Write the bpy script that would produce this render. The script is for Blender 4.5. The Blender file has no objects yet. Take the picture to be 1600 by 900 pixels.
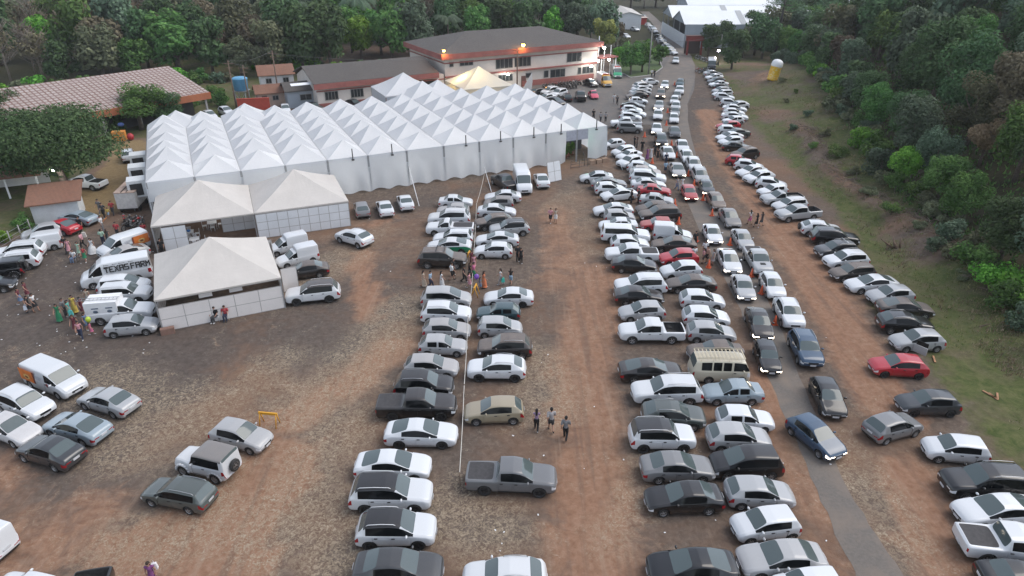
import bpy, bmesh, math, random
from mathutils import Vector, Matrix, noise as mnoise
R = math.radians
rnd = random.Random(7)
SC = bpy.context.scene
COL = SC.collection

# ------------------------------------------------------------------ camera
F, PITCH, CAMH = 1067.0, R(27.4), 28.0
CT, ST = math.cos(PITCH), math.sin(PITCH)
cam_d = bpy.data.cameras.new('camera')
cam = bpy.data.objects.new('camera', cam_d)
COL.objects.link(cam)
cam.location = (0, 0, CAMH)
cam.rotation_euler = (math.pi / 2 - PITCH, 0, 0)
cam_d.sensor_width = 36.0
cam_d.lens = 36.0 * F / 1600.0
cam_d.clip_end = 6000
cam_d.clip_start = 0.5
SC.camera = cam

def ray(px, py):
    u = (px - 800) / F
    v = (py - 450) / F
    return Vector((u, CT - v * ST, -(ST + v * CT)))

def gp(px, py, z=0.0):
    """pixel of the photograph -> point on the level z"""
    d = ray(px, py)
    t = (z - CAMH) / d.z
    return Vector((d.x * t, d.y * t, z))

def ppm(p):
    return F / (p.y * CT + (CAMH - p.z) * ST)

def project(p):
    zc = p.y * CT + (CAMH - p.z) * ST
    yc = (CAMH - p.z) * CT - p.y * ST
    return 800 + F * p.x / zc, 450 + F * yc / zc

# ------------------------------------------------------------------ terrain
def smooth(a, b, x):
    t = max(0.0, min(1.0, (x - a) / (b - a)))
    return t * t * (3 - 2 * t)

def edge_x(y):
    return 35.5 + 0.075 * (y - 40)

S0T = [(20, 4.2), (47, 4.4), (60, 5.2), (77, 7.0), (103, 10.8), (146, 18.5), (200, 22.0)]
def wood_s(y):
    for (a, p), (b, q) in zip(S0T, S0T[1:]):
        if y <= b: return p + (q - p) * max(0.0, (y - a)) / (b - a)
    return S0T[-1][1]

def terrain(x, y):
    s = x - edge_x(y)
    h = 0.0
    if s > 0 and y < 185:
        f = 1 - smooth(140, 180, y)
        s0 = wood_s(y)
        h += f * (0.20 * min(s, s0) + 0.42 * max(0, min(s - s0, 60)))
        h += f * smooth(0, 3, s) * (0.35 * mnoise.noise(Vector((x * .25, y * .25, 1))) + 0.2 * mnoise.noise(Vector((x * .8, y * .8, 4))))
        # heap of pushed-up soil along the foot of the bank
        h += f * 0.9 * math.exp(-((s - 3.4 - 1.2 * math.sin(y * .13)) / 1.3) ** 2) * smooth(50, 60, y) * (1 - smooth(100, 112, y)) * (0.7 + .6 * mnoise.noise(Vector((x * .5, y * .5, 9))))
    # wooded rise behind the buildings
    b = y - (158 + 0.30 * x)
    if x < 20 and b > 0:
        h += 0.07 * min(b, 260) * smooth(0, 40, b)
    return h

def tp(px, py, dz=0.0):
    """pixel -> point on the terrain"""
    d = ray(px, py)
    t = 20.0
    o = Vector((0, 0, CAMH))
    for i in range(4000):
        p = o + d * t
        if p.z - dz <= terrain(p.x, p.y):
            break
        t += 0.15
    p.z = terrain(p.x, p.y)
    return p

# ------------------------------------------------------------------ objects
def tag(o, label=None, cat=None, group=None, kind=None):
    if label:
        o['label'] = label
        if kind is None: o['kind'] = 'thing'
    if cat: o['category'] = cat
    if group: o['group'] = group
    if kind: o['kind'] = kind
    return o

def empty(name, loc=(0, 0, 0), rz=0.0):
    o = bpy.data.objects.new(name, None)
    o.empty_display_size = 0.3
    o.location = loc
    o.rotation_euler = (0, 0, rz)
    COL.objects.link(o)
    return o

def link(name, me, parent=None, color=None):
    o = bpy.data.objects.new(name, me)
    COL.objects.link(o)
    if parent is not None: o.parent = parent
    if color is not None: o.color = color
    return o

def copy_tree(o, parent=None):
    c = o.copy()
    COL.objects.link(c)
    c.parent = parent
    for ch in o.children:
        copy_tree(ch, c)
    return c

class MB:
    """collects simple shapes into one mesh"""
    def __init__(self):
        self.v, self.f, self.m = [], [], []
        self.sm = []
    def add(self, vs, fs, mi=0, smooth_=False):
        n = len(self.v)
        self.v += [tuple(p) for p in vs]
        for f in fs:
            self.f.append([i + n for i in f]); self.m.append(mi); self.sm.append(smooth_)
        return self
    def box(self, c, s, rz=0.0, mi=0, taper=1.0, M=None):
        x, y, z = s[0] / 2, s[1] / 2, s[2] / 2
        vs = [Vector((a * x * (taper if d > 0 else 1), b * y * (taper if d > 0 else 1), d * z)) for d in (-1, 1) for a, b in ((-1, -1), (1, -1), (1, 1), (-1, 1))]
        m = Matrix.Rotation(rz, 3, 'Z')
        if M is not None: m = M
        vs = [m @ p + Vector(c) for p in vs]
        return self.add(vs, [(3, 2, 1, 0), (4, 5, 6, 7), (0, 1, 5, 4), (1, 2, 6, 5), (2, 3, 7, 6), (3, 0, 4, 7)], mi)
    def tube(self, pts, rad, n=8, mi=0, cap=True):
        pts = [Vector(p) for p in pts]
        if not isinstance(rad, (list, tuple)): rad = [rad] * len(pts)
        vs, fs = [], []
        for i, p in enumerate(pts):
            d = (pts[min(i + 1, len(pts) - 1)] - pts[max(i - 1, 0)])
            if d.length < 1e-6: d = Vector((0, 0, 1))
            d.normalize()
            a = d.orthogonal().normalized() if i == 0 else (a - d * a.dot(d)).normalized()
            b = d.cross(a)
            for k in range(n):
                t = 2 * math.pi * k / n
                vs.append(p + (a * math.cos(t) + b * math.sin(t)) * rad[i])
        for i in range(len(pts) - 1):
            for k in range(n):
                k2 = (k + 1) % n
                fs.append((i * n + k, i * n + k2, (i + 1) * n + k2, (i + 1) * n + k))
        if cap:
            fs.append(tuple(range(n))[::-1]); fs.append(tuple(range((len(pts) - 1) * n, len(pts) * n)))
        return self.add(vs, fs, mi, True)
    def ball(self, c, s, nu=10, nv=7, mi=0, M=None):
        if not isinstance(s, (list, tuple)): s = (s, s, s)
        vs, fs = [], []
        for j in range(nv + 1):
            ph = math.pi * j / nv
            for i in range(nu):
                th = 2 * math.pi * i / nu
                p = Vector((s[0] * math.sin(ph) * math.cos(th), s[1] * math.sin(ph) * math.sin(th), s[2] * math.cos(ph)))
                if M is not None: p = M @ p
                vs.append(p + Vector(c))
        for j in range(nv):
            for i in range(nu):
                i2 = (i + 1) % nu
                if j == 0: fs.append((i, nu + i, nu + i2))
                elif j == nv - 1: fs.append((j * nu + i, (j + 1) * nu + i, j * nu + i2))
                else: fs.append((j * nu + i, (j + 1) * nu + i, (j + 1) * nu + i2, j * nu + i2))
        return self.add(vs, fs, mi, True)
    def lathe(self, prof, n=20, mi=0, axis='Z', c=(0, 0, 0), sm=True):
        vs, fs = [], []
        for r_, z in prof:
            for k in range(n):
                t = 2 * math.pi * k / n
                p = (r_ * math.cos(t), r_ * math.sin(t), z)
                if axis == 'Y': p = (p[0], p[2], p[1])
                vs.append(Vector(p) + Vector(c))
        for i in range(len(prof) - 1):
            for k in range(n):
                k2 = (k + 1) % n
                q = (i * n + k, i * n + k2, (i + 1) * n + k2, (i + 1) * n + k)
                fs.append(q if axis == 'Z' else q[::-1])
        return self.add(vs, fs, mi, sm)
    def mesh(self, name, mats):
        me = bpy.data.meshes.new(name)
        me.from_pydata(self.v, [], self.f)
        if not isinstance(mats, (list, tuple)): mats = [mats]
        for m in mats: me.materials.append(m)
        me.polygons.foreach_set('material_index', self.m)
        me.polygons.foreach_set('use_smooth', self.sm)
        me.update()
        return me
    def build(self, name, mats, parent=None, color=None):
        return link(name, self.mesh(name, mats), parent, color)

# ------------------------------------------------------------------ materials
class NT:
    def __init__(self, name):
        self.mat = bpy.data.materials.new(name)
        self.mat.use_nodes = True
        self.t = self.mat.node_tree
        self.p = self.t.nodes['Principled BSDF']
    def n(self, typ, **kw):
        nd = self.t.nodes.new(typ)
        for k, v in kw.items():
            if k.startswith('i_'): nd.inputs[k[2:].replace('_', ' ')].default_value = v
            else: setattr(nd, k, v)
        return nd
    def l(self, a, b):
        self.t.links.new(a, b)
    def noise(self, scale, detail=4, rough=.55, vec=None, dist=0.0):
        nd = self.n('ShaderNodeTexNoise')
        nd.inputs['Scale'].default_value = scale; nd.inputs['Detail'].default_value = detail
        nd.inputs['Roughness'].default_value = rough; nd.inputs['Distortion'].default_value = dist
        if vec is not None: self.l(vec, nd.inputs['Vector'])
        return nd.outputs['Fac']
    def ramp(self, fac, stops):
        nd = self.n('ShaderNodeValToRGB')
        cr = nd.color_ramp
        while len(cr.elements) < len(stops): cr.elements.new(0.5)
        for e, (p, c) in zip(cr.elements, stops):
            e.position = p; e.color = (c, c, c, 1) if isinstance(c, (int, float)) else (*c, 1)
        self.l(fac, nd.inputs['Fac'])
        return nd.outputs['Color']
    def mix(self, fac, a, b, mode='MIX'):
        nd = self.n('ShaderNodeMix', data_type='RGBA', blend_type=mode)
        for s, v in ((nd.inputs[0], fac), (nd.inputs[6], a), (nd.inputs[7], b)):
            if isinstance(v, (int, float)): s.default_value = v
            elif isinstance(v, tuple): s.default_value = (*v, 1) if len(v) == 3 else v
            else: self.l(v, s)
        return nd.outputs[2]
    def math(self, op, a, b=0.5, clamp=False):
        nd = self.n('ShaderNodeMath', operation=op, use_clamp=clamp)
        for s, v in zip(nd.inputs, (a, b)):
            if isinstance(v, (int, float)): s.default_value = v
            else: self.l(v, s)
        return nd.outputs[0]
    def coord(self, kind='Object'):
        return self.n('ShaderNodeTexCoord').outputs[kind]
    def pos(self):
        return self.n('ShaderNodeNewGeometry').outputs['Position']
    def bump(self, h, s=.3, d=.05):
        nd = self.n('ShaderNodeBump')
        nd.inputs['Strength'].default_value = s; nd.inputs['Distance'].default_value = d
        self.l(h, nd.inputs['Height']); self.l(nd.outputs['Normal'], self.p.inputs['Normal'])
    def base(self, c):
        if isinstance(c, tuple): self.p.inputs['Base Color'].default_value = (*c[:3], 1)
        else: self.l(c, self.p.inputs['Base Color'])
    def set(self, **kw):
        for k, v in kw.items():
            self.p.inputs[k.replace('_', ' ')].default_value = v
        return self

def plain(name, c, rough=.6, var=.12, scale=3.0, metal=0.0, bump=0.0):
    m = NT(name)
    f = m.noise(scale, 4, .6, m.coord())
    d = tuple(x * (1 - var) for x in c); u = tuple(min(1, x * (1 + var)) for x in c)
    m.base(m.ramp(f, [(.3, d), (.7, u)]))
    m.set(Roughness=rough, Metallic=metal)
    if bump: m.bump(f, bump, .02)
    return m.mat

def emit(name, c, s):
    m = NT(name)
    m.base(c); m.set(Emission_Strength=s, Roughness=.3)
    m.p.inputs['Emission Color'].default_value = (*c, 1)
    return m.mat

def objcol(name, rough=.7, var=.2, scale=8.0):
    """cloth and other things whose colour is the object's own"""
    m = NT(name)
    oi = m.n('ShaderNodeObjectInfo')
    f = m.noise(scale, 3, .6, m.coord())
    m.base(m.mix(1.0, oi.outputs['Color'], m.ramp(f, [(.25, 1 - var), (.75, 1.0)]), 'MULTIPLY'))
    m.set(Roughness=rough)
    return m.mat

# car paint: own colour, a clear coat, dust lying on upward faces
def car_paint():
    m = NT('car_paint')
    oi = m.n('ShaderNodeObjectInfo')
    geo = m.n('ShaderNodeNewGeometry')
    sep = m.n('ShaderNodeSeparateXYZ'); m.l(geo.outputs['Normal'], sep.inputs[0])
    up = m.ramp(sep.outputs['Z'], [(.25, 0.12), (.95, 1.0)])
    nz = m.noise(2.2, 5, .65, m.coord(), .5)
    amt = m.math('MULTIPLY', m.math('MULTIPLY', up, m.ramp(nz, [(.25, .55), (.75, 1.0)])), oi.outputs['Alpha'], True)
    sp = m.n('ShaderNodeSeparateXYZ'); m.l(m.coord(), sp.inputs[0])
    low = m.ramp(sp.outputs['Z'], [(.22, .55), (.62, 0.0)])
    low = m.math('MULTIPLY', low, m.ramp(m.noise(5, 4, .6, m.coord()), [(.35, .1), (.75, 1)]))
    c = m.mix(amt, oi.outputs['Color'], (.30, .25, .22))
    c = m.mix(low, c, (.24, .16, .12))
    m.base(c)
    m.l(m.ramp(amt, [(0, .3), (.6, .65)]), m.p.inputs['Roughness'])
    m.l(m.ramp(amt, [(0, .85), (.6, .05)]), m.p.inputs['Coat Weight'])
    m.set(Coat_Roughness=.06)
    m.p.inputs['Specular IOR Level'].default_value = .35
    return m.mat

def car_glass(name, c, dust, spec=.5, coat=.3):
    m = NT(name)
    nz = m.noise(1.6, 4, .6, m.coord())
    oi = m.n('ShaderNodeObjectInfo')
    a = m.math('MULTIPLY', m.ramp(nz, [(.3, .3), (.75, 1.0)]), oi.outputs['Alpha'])
    m.base(m.mix(m.math('MULTIPLY', a, dust), c, (.22, .22, .21)))
    m.set(Roughness=.07, Coat_Weight=coat, Coat_Roughness=.03)
    m.p.inputs['Specular IOR Level'].default_value = spec
    return m.mat

PAINT = car_paint()
GLASS = car_glass('window_glass', (.006, .007, .008), .06, .22, 0)
SCREEN = car_glass('windscreen_glass', (.075, .098, .10), .5)  # paler base colour stands in for sky reflected in the screens
BLACK = plain('black_plastic', (.018, .018, .019), .55, .25)
TYRE = plain('tyre_rubber', (.022, .021, .020), .85, .4, 9)
RIM = plain('alloy_rim', (.42, .42, .43), .35, .15, 6, .7)
RIMD = plain('dark_rim', (.03, .03, .032), .4, .15, 6, .4)
LAMP = plain('lamp_glass', (.62, .64, .66), .12, .1, 20)
LAMPLIT = emit('lit_lamp', (1.0, .86, .68), 4.5)
TAIL = plain('tail_lamp', (.30, .012, .018), .15, .15, 12)
TAILLIT = emit('lit_tail_lamp', (1.0, .05, .02), 6)
PLATE = plain('plate_metal', (.52, .53, .55), .5, .1)
CHROME = plain('rail_metal', (.45, .46, .47), .3, .1, 5, .8)
CARGO = plain('bed_liner', (.02, .02, .021), .8, .4, 6)
TONNEAU = plain('bed_cover', (.045, .043, .045), .75, .25, 5)
CLOTH = objcol('cloth', .85)
SKIN = plain('skin', (.36, .20, .14), .55, .12)
WHITEP = plain('white_plastic', (.72, .73, .74), .45, .06)
STEEL = plain('galvanised_steel', (.34, .35, .36), .5, .15, 4, .5)
WOODD = plain('weathered_wood', (.16, .11, .08), .85, .35, 5)
CONCRETE = plain('concrete', (.30, .29, .28), .9, .2, 2.5, 0, .15)
# ------------------------------------------------------------------ cars
TAGS = ['body', 'lower_trim', 'windscreen', 'rear_window', 'side_window', 'pillar', 'headlight', 'taillight',
        'grille', 'front_door', 'rear_door', 'roof', 'cargo_bed', 'bed_cover', 'side_stripe']
TI = {t: i for i, t in enumerate(TAGS)}
TMAT = {'body': PAINT, 'lower_trim': BLACK, 'windscreen': SCREEN, 'rear_window': SCREEN, 'side_window': GLASS, 'pillar': GLASS,
        'headlight': LAMP, 'taillight': TAIL, 'grille': BLACK, 'front_door': PAINT, 'rear_door': PAINT, 'roof': PAINT,
        'cargo_bed': CARGO, 'bed_cover': TONNEAU}

def interp(tab, x):
    if x <= tab[0][0]: return tab[0][1]
    for (a, p), (b, q) in zip(tab, tab[1:]):
        if x <= b:
            return p + (q - p) * (x - a) / max(1e-6, b - a)
    return tab[-1][1]

PLAN = [(0, .80), (.06, .90), (.25, .97), (.8, 1.0)]
SPEC = {
 'sedan': dict(L=4.45, W=1.76, H=1.47, r=.315, ax=(.86, 3.48), a=1.22, b=2.0, c=3.18, d=3.86,
    top=[(0, .60), (.08, .72), (.45, .86), (1.22, .99), (2.0, 1.42), (2.55, 1.47), (3.18, 1.42), (3.86, 1.10), (4.25, 1.06), (4.4, .96), (4.45, .80)],
    belt=[(0, .58), (.45, .80), (1.22, .92), (3.86, 1.0), (4.45, .78)], win=[(1.62, 2.42), (2.50, 3.30)], door=[(1.40, 2.46), (2.46, 3.42)], wt=.70),
 'hatchback': dict(L=3.95, W=1.70, H=1.50, r=.305, ax=(.78, 3.22), a=1.08, b=1.78, c=3.36, d=3.80,
    top=[(0, .62), (.08, .75), (.4, .88), (1.08, 1.02), (1.78, 1.45), (2.4, 1.50), (3.36, 1.42), (3.80, 1.04), (3.9, .92), (3.95, .72)],
    belt=[(0, .60), (.4, .82), (1.08, .93), (3.8, 1.02), (3.95, .72)], win=[(1.45, 2.20), (2.28, 3.12)], door=[(1.22, 2.24), (2.24, 3.06)], wt=.70),
 'suv': dict(L=4.30, W=1.82, H=1.68, r=.36, ax=(.88, 3.50), a=1.12, b=1.80, c=3.72, d=4.10, zb=.26,
    top=[(0, .78), (.07, .93), (.4, 1.04), (1.12, 1.13), (1.80, 1.60), (2.5, 1.68), (3.72, 1.60), (4.10, 1.17), (4.25, 1.02), (4.3, .80)],
    belt=[(0, .74), (.4, .95), (1.12, 1.05), (4.1, 1.14), (4.3, .80)], win=[(1.48, 2.32), (2.40, 3.20), (3.28, 3.66)], door=[(1.25, 2.36), (2.36, 3.28)], wt=.72, clad=1),
 'large_suv': dict(L=4.80, W=1.90, H=1.82, r=.39, ax=(.95, 3.80), a=1.32, b=2.0, c=4.25, d=4.62, zb=.30,
    top=[(0, .85), (.07, 1.0), (.4, 1.12), (1.32, 1.20), (2.0, 1.72), (2.7, 1.82), (4.25, 1.74), (4.62, 1.22), (4.75, 1.08), (4.8, .85)],
    belt=[(0, .80), (.4, 1.02), (1.32, 1.12), (4.62, 1.20), (4.8, .85)], win=[(1.66, 2.50), (2.58, 3.42), (3.50, 4.16)], door=[(1.45, 2.54), (2.54, 3.50)], wt=.74, clad=1),
 'box_suv': dict(L=4.23, W=1.80, H=1.70, r=.36, ax=(.84, 3.42), a=1.15, b=1.62, c=3.86, d=4.08, zb=.26,
    top=[(0, .82), (.05, 1.0), (.3, 1.08), (1.15, 1.12), (1.62, 1.62), (2.2, 1.70), (3.86, 1.66), (4.08, 1.16), (4.2, 1.05), (4.23, .80)],
    belt=[(0, .80), (.3, 1.0), (1.15, 1.06), (4.08, 1.12), (4.23, .80)], win=[(1.42, 2.22), (2.30, 3.12), (3.20, 3.70)], door=[(1.22, 2.26), (2.26, 3.18)], wt=.78, clad=1),
 'estate': dict(L=4.25, W=1.68, H=1.46, r=.30, ax=(.80, 3.28), a=1.12, b=1.82, c=3.80, d=4.08,
    top=[(0, .60), (.08, .72), (.4, .84), (1.12, .97), (1.82, 1.40), (2.4, 1.46), (3.80, 1.42), (4.08, 1.0), (4.2, .88), (4.25, .70)],
    belt=[(0, .58), (.4, .80), (1.12, .90), (4.08, .98), (4.25, .70)], win=[(1.50, 2.24), (2.32, 3.02), (3.10, 3.72)], door=[(1.30, 2.28), (2.28, 3.06)], wt=.74),
 'mpv': dict(L=4.35, W=1.76, H=1.66, r=.32, ax=(.82, 3.50), a=.86, b=1.80, c=3.86, d=4.18,
    top=[(0, .66), (.08, .82), (.35, .95), (.86, 1.08), (1.80, 1.58), (2.5, 1.66), (3.86, 1.58), (4.18, 1.08), (4.3, .95), (4.35, .75)],
    belt=[(0, .64), (.35, .88), (.86, .98), (4.18, 1.06), (4.35, .75)], win=[(1.36, 2.25), (2.33, 3.16), (3.24, 3.80)], door=[(1.15, 2.29), (2.29, 3.22)], wt=.74),
 'pickup': dict(L=5.30, W=1.88, H=1.80, r=.39, ax=(.98, 4.18), a=1.36, b=2.02, c=3.30, d=3.52, zb=.32,
    top=[(0, .86), (.07, 1.02), (.4, 1.13), (1.36, 1.21), (2.02, 1.72), (2.55, 1.80), (3.30, 1.74), (3.52, 1.20), (3.60, 1.17), (5.22, 1.17), (5.30, 1.10)],
    belt=[(0, .82), (.4, 1.04), (1.36, 1.12), (3.52, 1.17), (5.3, 1.08)], win=[(1.66, 2.46), (2.54, 3.24)], door=[(1.50, 2.50), (2.50, 3.36)], wt=.74, bed=(3.68, 5.18), clad=1, plan_r=.96),
 'single_cab_pickup': dict(L=5.20, W=1.86, H=1.76, r=.38, ax=(.98, 4.05), a=1.36, b=2.02, c=2.62, d=2.80, zb=.32,
    top=[(0, .86), (.07, 1.02), (.4, 1.12), (1.36, 1.20), (2.02, 1.70), (2.3, 1.76), (2.62, 1.70), (2.80, 1.18), (2.90, 1.15), (5.12, 1.15), (5.20, 1.08)],
    belt=[(0, .82), (.4, 1.03), (1.36, 1.10), (2.8, 1.15), (5.2, 1.06)], win=[(1.66, 2.56)], door=[(1.50, 2.66)], wt=.74, bed=(2.98, 5.08), plan_r=.97),
 'canopy_pickup': dict(L=5.30, W=1.88, H=1.82, r=.39, ax=(.98, 4.18), a=1.36, b=2.02, c=5.02, d=5.18, zb=.32,
    top=[(0, .86), (.07, 1.02), (.4, 1.13), (1.36, 1.21), (2.02, 1.72), (2.55, 1.80), (5.02, 1.80), (5.18, 1.20), (5.25, 1.12), (5.30, 1.0)],
    belt=[(0, .82), (.4, 1.04), (1.36, 1.12), (5.18, 1.17), (5.3, 1.0)], win=[(1.66, 2.46), (2.54, 3.24), (3.70, 4.90)], door=[(1.50, 2.50), (2.50, 3.36)], wt=.76, clad=1, plan_r=.96),
 'box_van': dict(L=4.15, W=1.66, H=1.90, r=.30, ax=(.76, 3.35), a=1.02, b=1.60, c=4.02, d=4.08,
    top=[(0, .60), (.08, .74), (.4, .87), (1.02, 1.0), (1.60, 1.44), (1.86, 1.50), (1.98, 1.86), (2.3, 1.90), (4.02, 1.88), (4.08, 1.84), (4.12, 1.7), (4.15, .60)],
    belt=[(0, .58), (.4, .82), (1.02, .92), (4.08, 1.0), (4.15, .60)], win=[(1.40, 1.92)], door=[(1.2, 1.96)], wt=.84, noglass=1),
 'small_van': dict(L=4.45, W=1.80, H=1.84, r=.32, ax=(.84, 3.60), a=1.02, b=1.72, c=4.30, d=4.38,
    top=[(0, .66), (.08, .84), (.4, 1.0), (1.02, 1.12), (1.72, 1.72), (2.2, 1.83), (4.30, 1.80), (4.38, 1.7), (4.42, 1.2), (4.45, .64)],
    belt=[(0, .64), (.4, .92), (1.02, 1.04), (4.38, 1.10), (4.45, .62)], win=[(1.40, 2.18)], door=[(1.2, 2.24)], wt=.84, noglass=1),
 'panel_van': dict(L=4.95, W=1.92, H=1.94, r=.34, ax=(.90, 4.05), a=.86, b=1.60, c=4.82, d=4.88,
    top=[(0, .72), (.08, .98), (.4, 1.14), (.86, 1.24), (1.60, 1.84), (2.2, 1.94), (4.82, 1.92), (4.88, 1.84), (4.92, 1.5), (4.95, .70)],
    belt=[(0, .70), (.4, 1.04), (.86, 1.14), (4.88, 1.2), (4.95, .70)], win=[(1.20, 2.02)], door=[(1.0, 2.08)], wt=.84, noglass=1),
 'tall_van': dict(L=6.10, W=2.05, H=2.45, r=.35, ax=(.98, 4.75), a=.80, b=1.60, c=5.96, d=6.02,
    top=[(0, .78), (.08, 1.02), (.35, 1.22), (.80, 1.36), (1.60, 2.16), (2.1, 2.42), (2.5, 2.45), (5.96, 2.43), (6.02, 2.36), (6.06, 2.0), (6.10, .74)],
    belt=[(0, .76), (.35, 1.10), (.80, 1.24), (6.02, 1.30), (6.10, .72)], win=[(1.16, 1.98)], door=[(1.0, 2.04)], wt=.86, noglass=1, roof_extra=1),
 'minibus_van': dict(L=4.35, W=1.74, H=1.94, r=.32, ax=(.62, 3.02), a=.14, b=.46, c=4.02, d=4.22,
    top=[(0, .62), (.05, 1.0), (.14, 1.18), (.46, 1.82), (1.0, 1.92), (2.4, 1.94), (4.02, 1.88), (4.22, 1.28), (4.3, 1.0), (4.35, .60)],
    belt=[(0, .62), (.05, 1.0), (.14, 1.12), (4.22, 1.16), (4.35, .60)], win=[(.62, 1.32), (1.46, 2.08), (2.18, 2.80), (2.90, 3.66)], door=[(.5, 1.38)], wt=.80, paintpillar=1),
 'jeep': dict(L=3.85, W=1.74, H=1.86, r=.39, ax=(.66, 3.02), a=1.30, b=1.56, c=3.68, d=3.76, zb=.40,
    top=[(0, .78), (.04, 1.08), (.25, 1.14), (1.30, 1.18), (1.56, 1.78), (2.0, 1.86), (3.68, 1.84), (3.76, 1.70), (3.80, 1.25), (3.85, .62)],
    belt=[(0, .76), (.25, 1.06), (1.30, 1.12), (3.76, 1.16), (3.85, .60)], win=[(1.60, 2.42), (2.62, 3.50)], door=[(1.48, 2.5)], wt=.86, flare=1, boxy=1, spare=1),
 'beetle': dict(L=4.05, W=1.54, H=1.50, r=.32, ax=(.80, 3.20), a=1.22, b=1.54, c=2.62, d=3.16,
    top=[(0, .45), (.12, .62), (.5, .80), (.9, .92), (1.22, 1.0), (1.54, 1.38), (2.05, 1.50), (2.62, 1.36), (3.16, 1.04), (3.6, .84), (3.95, .62), (4.05, .45)],
    belt=[(0, .44), (.5, .74), (1.22, .92), (3.16, .98), (3.6, .80), (4.05, .44)], win=[(1.50, 2.16), (2.24, 2.72)], door=[(1.32, 2.2)], wt=.66, flare=1),
}

SPEC['sedan_sleek'] = dict(SPEC['sedan'], L=4.62, W=1.80, H=1.46, r=.33, ax=(.90, 3.62), a=1.18, b=2.10, c=3.10, d=4.12,
    top=[(0, .62), (.08, .76), (.45, .88), (1.18, 1.0), (2.10, 1.42), (2.6, 1.46), (3.10, 1.42), (4.12, 1.10), (4.40, 1.07), (4.56, .98), (4.62, .80)],
    belt=[(0, .60), (.45, .82), (1.18, .93), (4.12, 1.03), (4.62, .78)], win=[(1.66, 2.50), (2.58, 3.44)], door=[(1.42, 2.54), (2.54, 3.52)], wt=.68)
SPEC['sedan_old'] = dict(SPEC['sedan'], L=4.18, W=1.66, H=1.43, r=.29, ax=(.78, 3.26), a=1.20, b=1.82, c=2.96, d=3.46,
    top=[(0, .62), (.08, .76), (.45, .88), (1.20, .96), (1.82, 1.38), (2.3, 1.43), (2.96, 1.40), (3.46, 1.03), (4.05, 1.0), (4.14, .92), (4.18, .74)],
    belt=[(0, .60), (.45, .82), (1.20, .89), (3.46, .96), (4.18, .74)], win=[(1.52, 2.22), (2.32, 3.00)], door=[(1.34, 2.27), (2.27, 3.08)], wt=.74, paintpillar=1)
SPEC['hatchback_small'] = dict(SPEC['hatchback'], L=3.62, W=1.65, H=1.50, r=.295, ax=(.66, 3.04), a=.86, b=1.52, c=3.22, d=3.52,
    top=[(0, .64), (.08, .80), (.35, .92), (.86, 1.04), (1.52, 1.46), (2.1, 1.50), (3.22, 1.45), (3.52, 1.04), (3.58, .92), (3.62, .70)],
    belt=[(0, .62), (.35, .86), (.86, .95), (3.52, 1.02), (3.62, .70)], win=[(1.22, 1.98), (2.06, 2.90)], door=[(1.0, 2.02), (2.02, 2.86)], wt=.73)
SPEC['hatchback_old'] = dict(SPEC['hatchback'], L=3.80, W=1.62, H=1.42, r=.285, ax=(.74, 3.06), a=1.16, b=1.70, c=3.18, d=3.66,
    top=[(0, .62), (.07, .76), (.4, .86), (1.16, .95), (1.70, 1.37), (2.2, 1.42), (3.18, 1.38), (3.66, .98), (3.75, .90), (3.80, .70)],
    belt=[(0, .60), (.4, .80), (1.16, .88), (3.66, .95), (3.80, .70)], win=[(1.42, 2.16), (2.28, 3.02)], door=[(1.26, 2.22), (2.22, 2.98)], wt=.75, paintpillar=1)
SPEC['suv_sloped'] = dict(SPEC['suv'], L=4.28, H=1.60, c=3.42, d=4.02,
    top=[(0, .76), (.07, .92), (.4, 1.02), (1.12, 1.10), (1.80, 1.53), (2.4, 1.60), (3.42, 1.53), (4.02, 1.18), (4.22, 1.06), (4.28, .82)],
    belt=[(0, .72), (.4, .93), (1.12, 1.02), (4.02, 1.13), (4.28, .80)], win=[(1.48, 2.32), (2.40, 3.24)], door=[(1.25, 2.36), (2.36, 3.30)], wt=.70)
VARIANTS = {'sedan': ('sedan', 'sedan_sleek', 'sedan_sleek', 'sedan_old'), 'hatchback': ('hatchback', 'hatchback_small', 'hatchback_old', 'hatchback'), 'suv': ('suv', 'suv_sloped')}

def eval_mesh(o):
    dg = bpy.context.evaluated_depsgraph_get()
    dg.update()
    return bpy.data.meshes.new_from_object(o.evaluated_get(dg))

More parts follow.
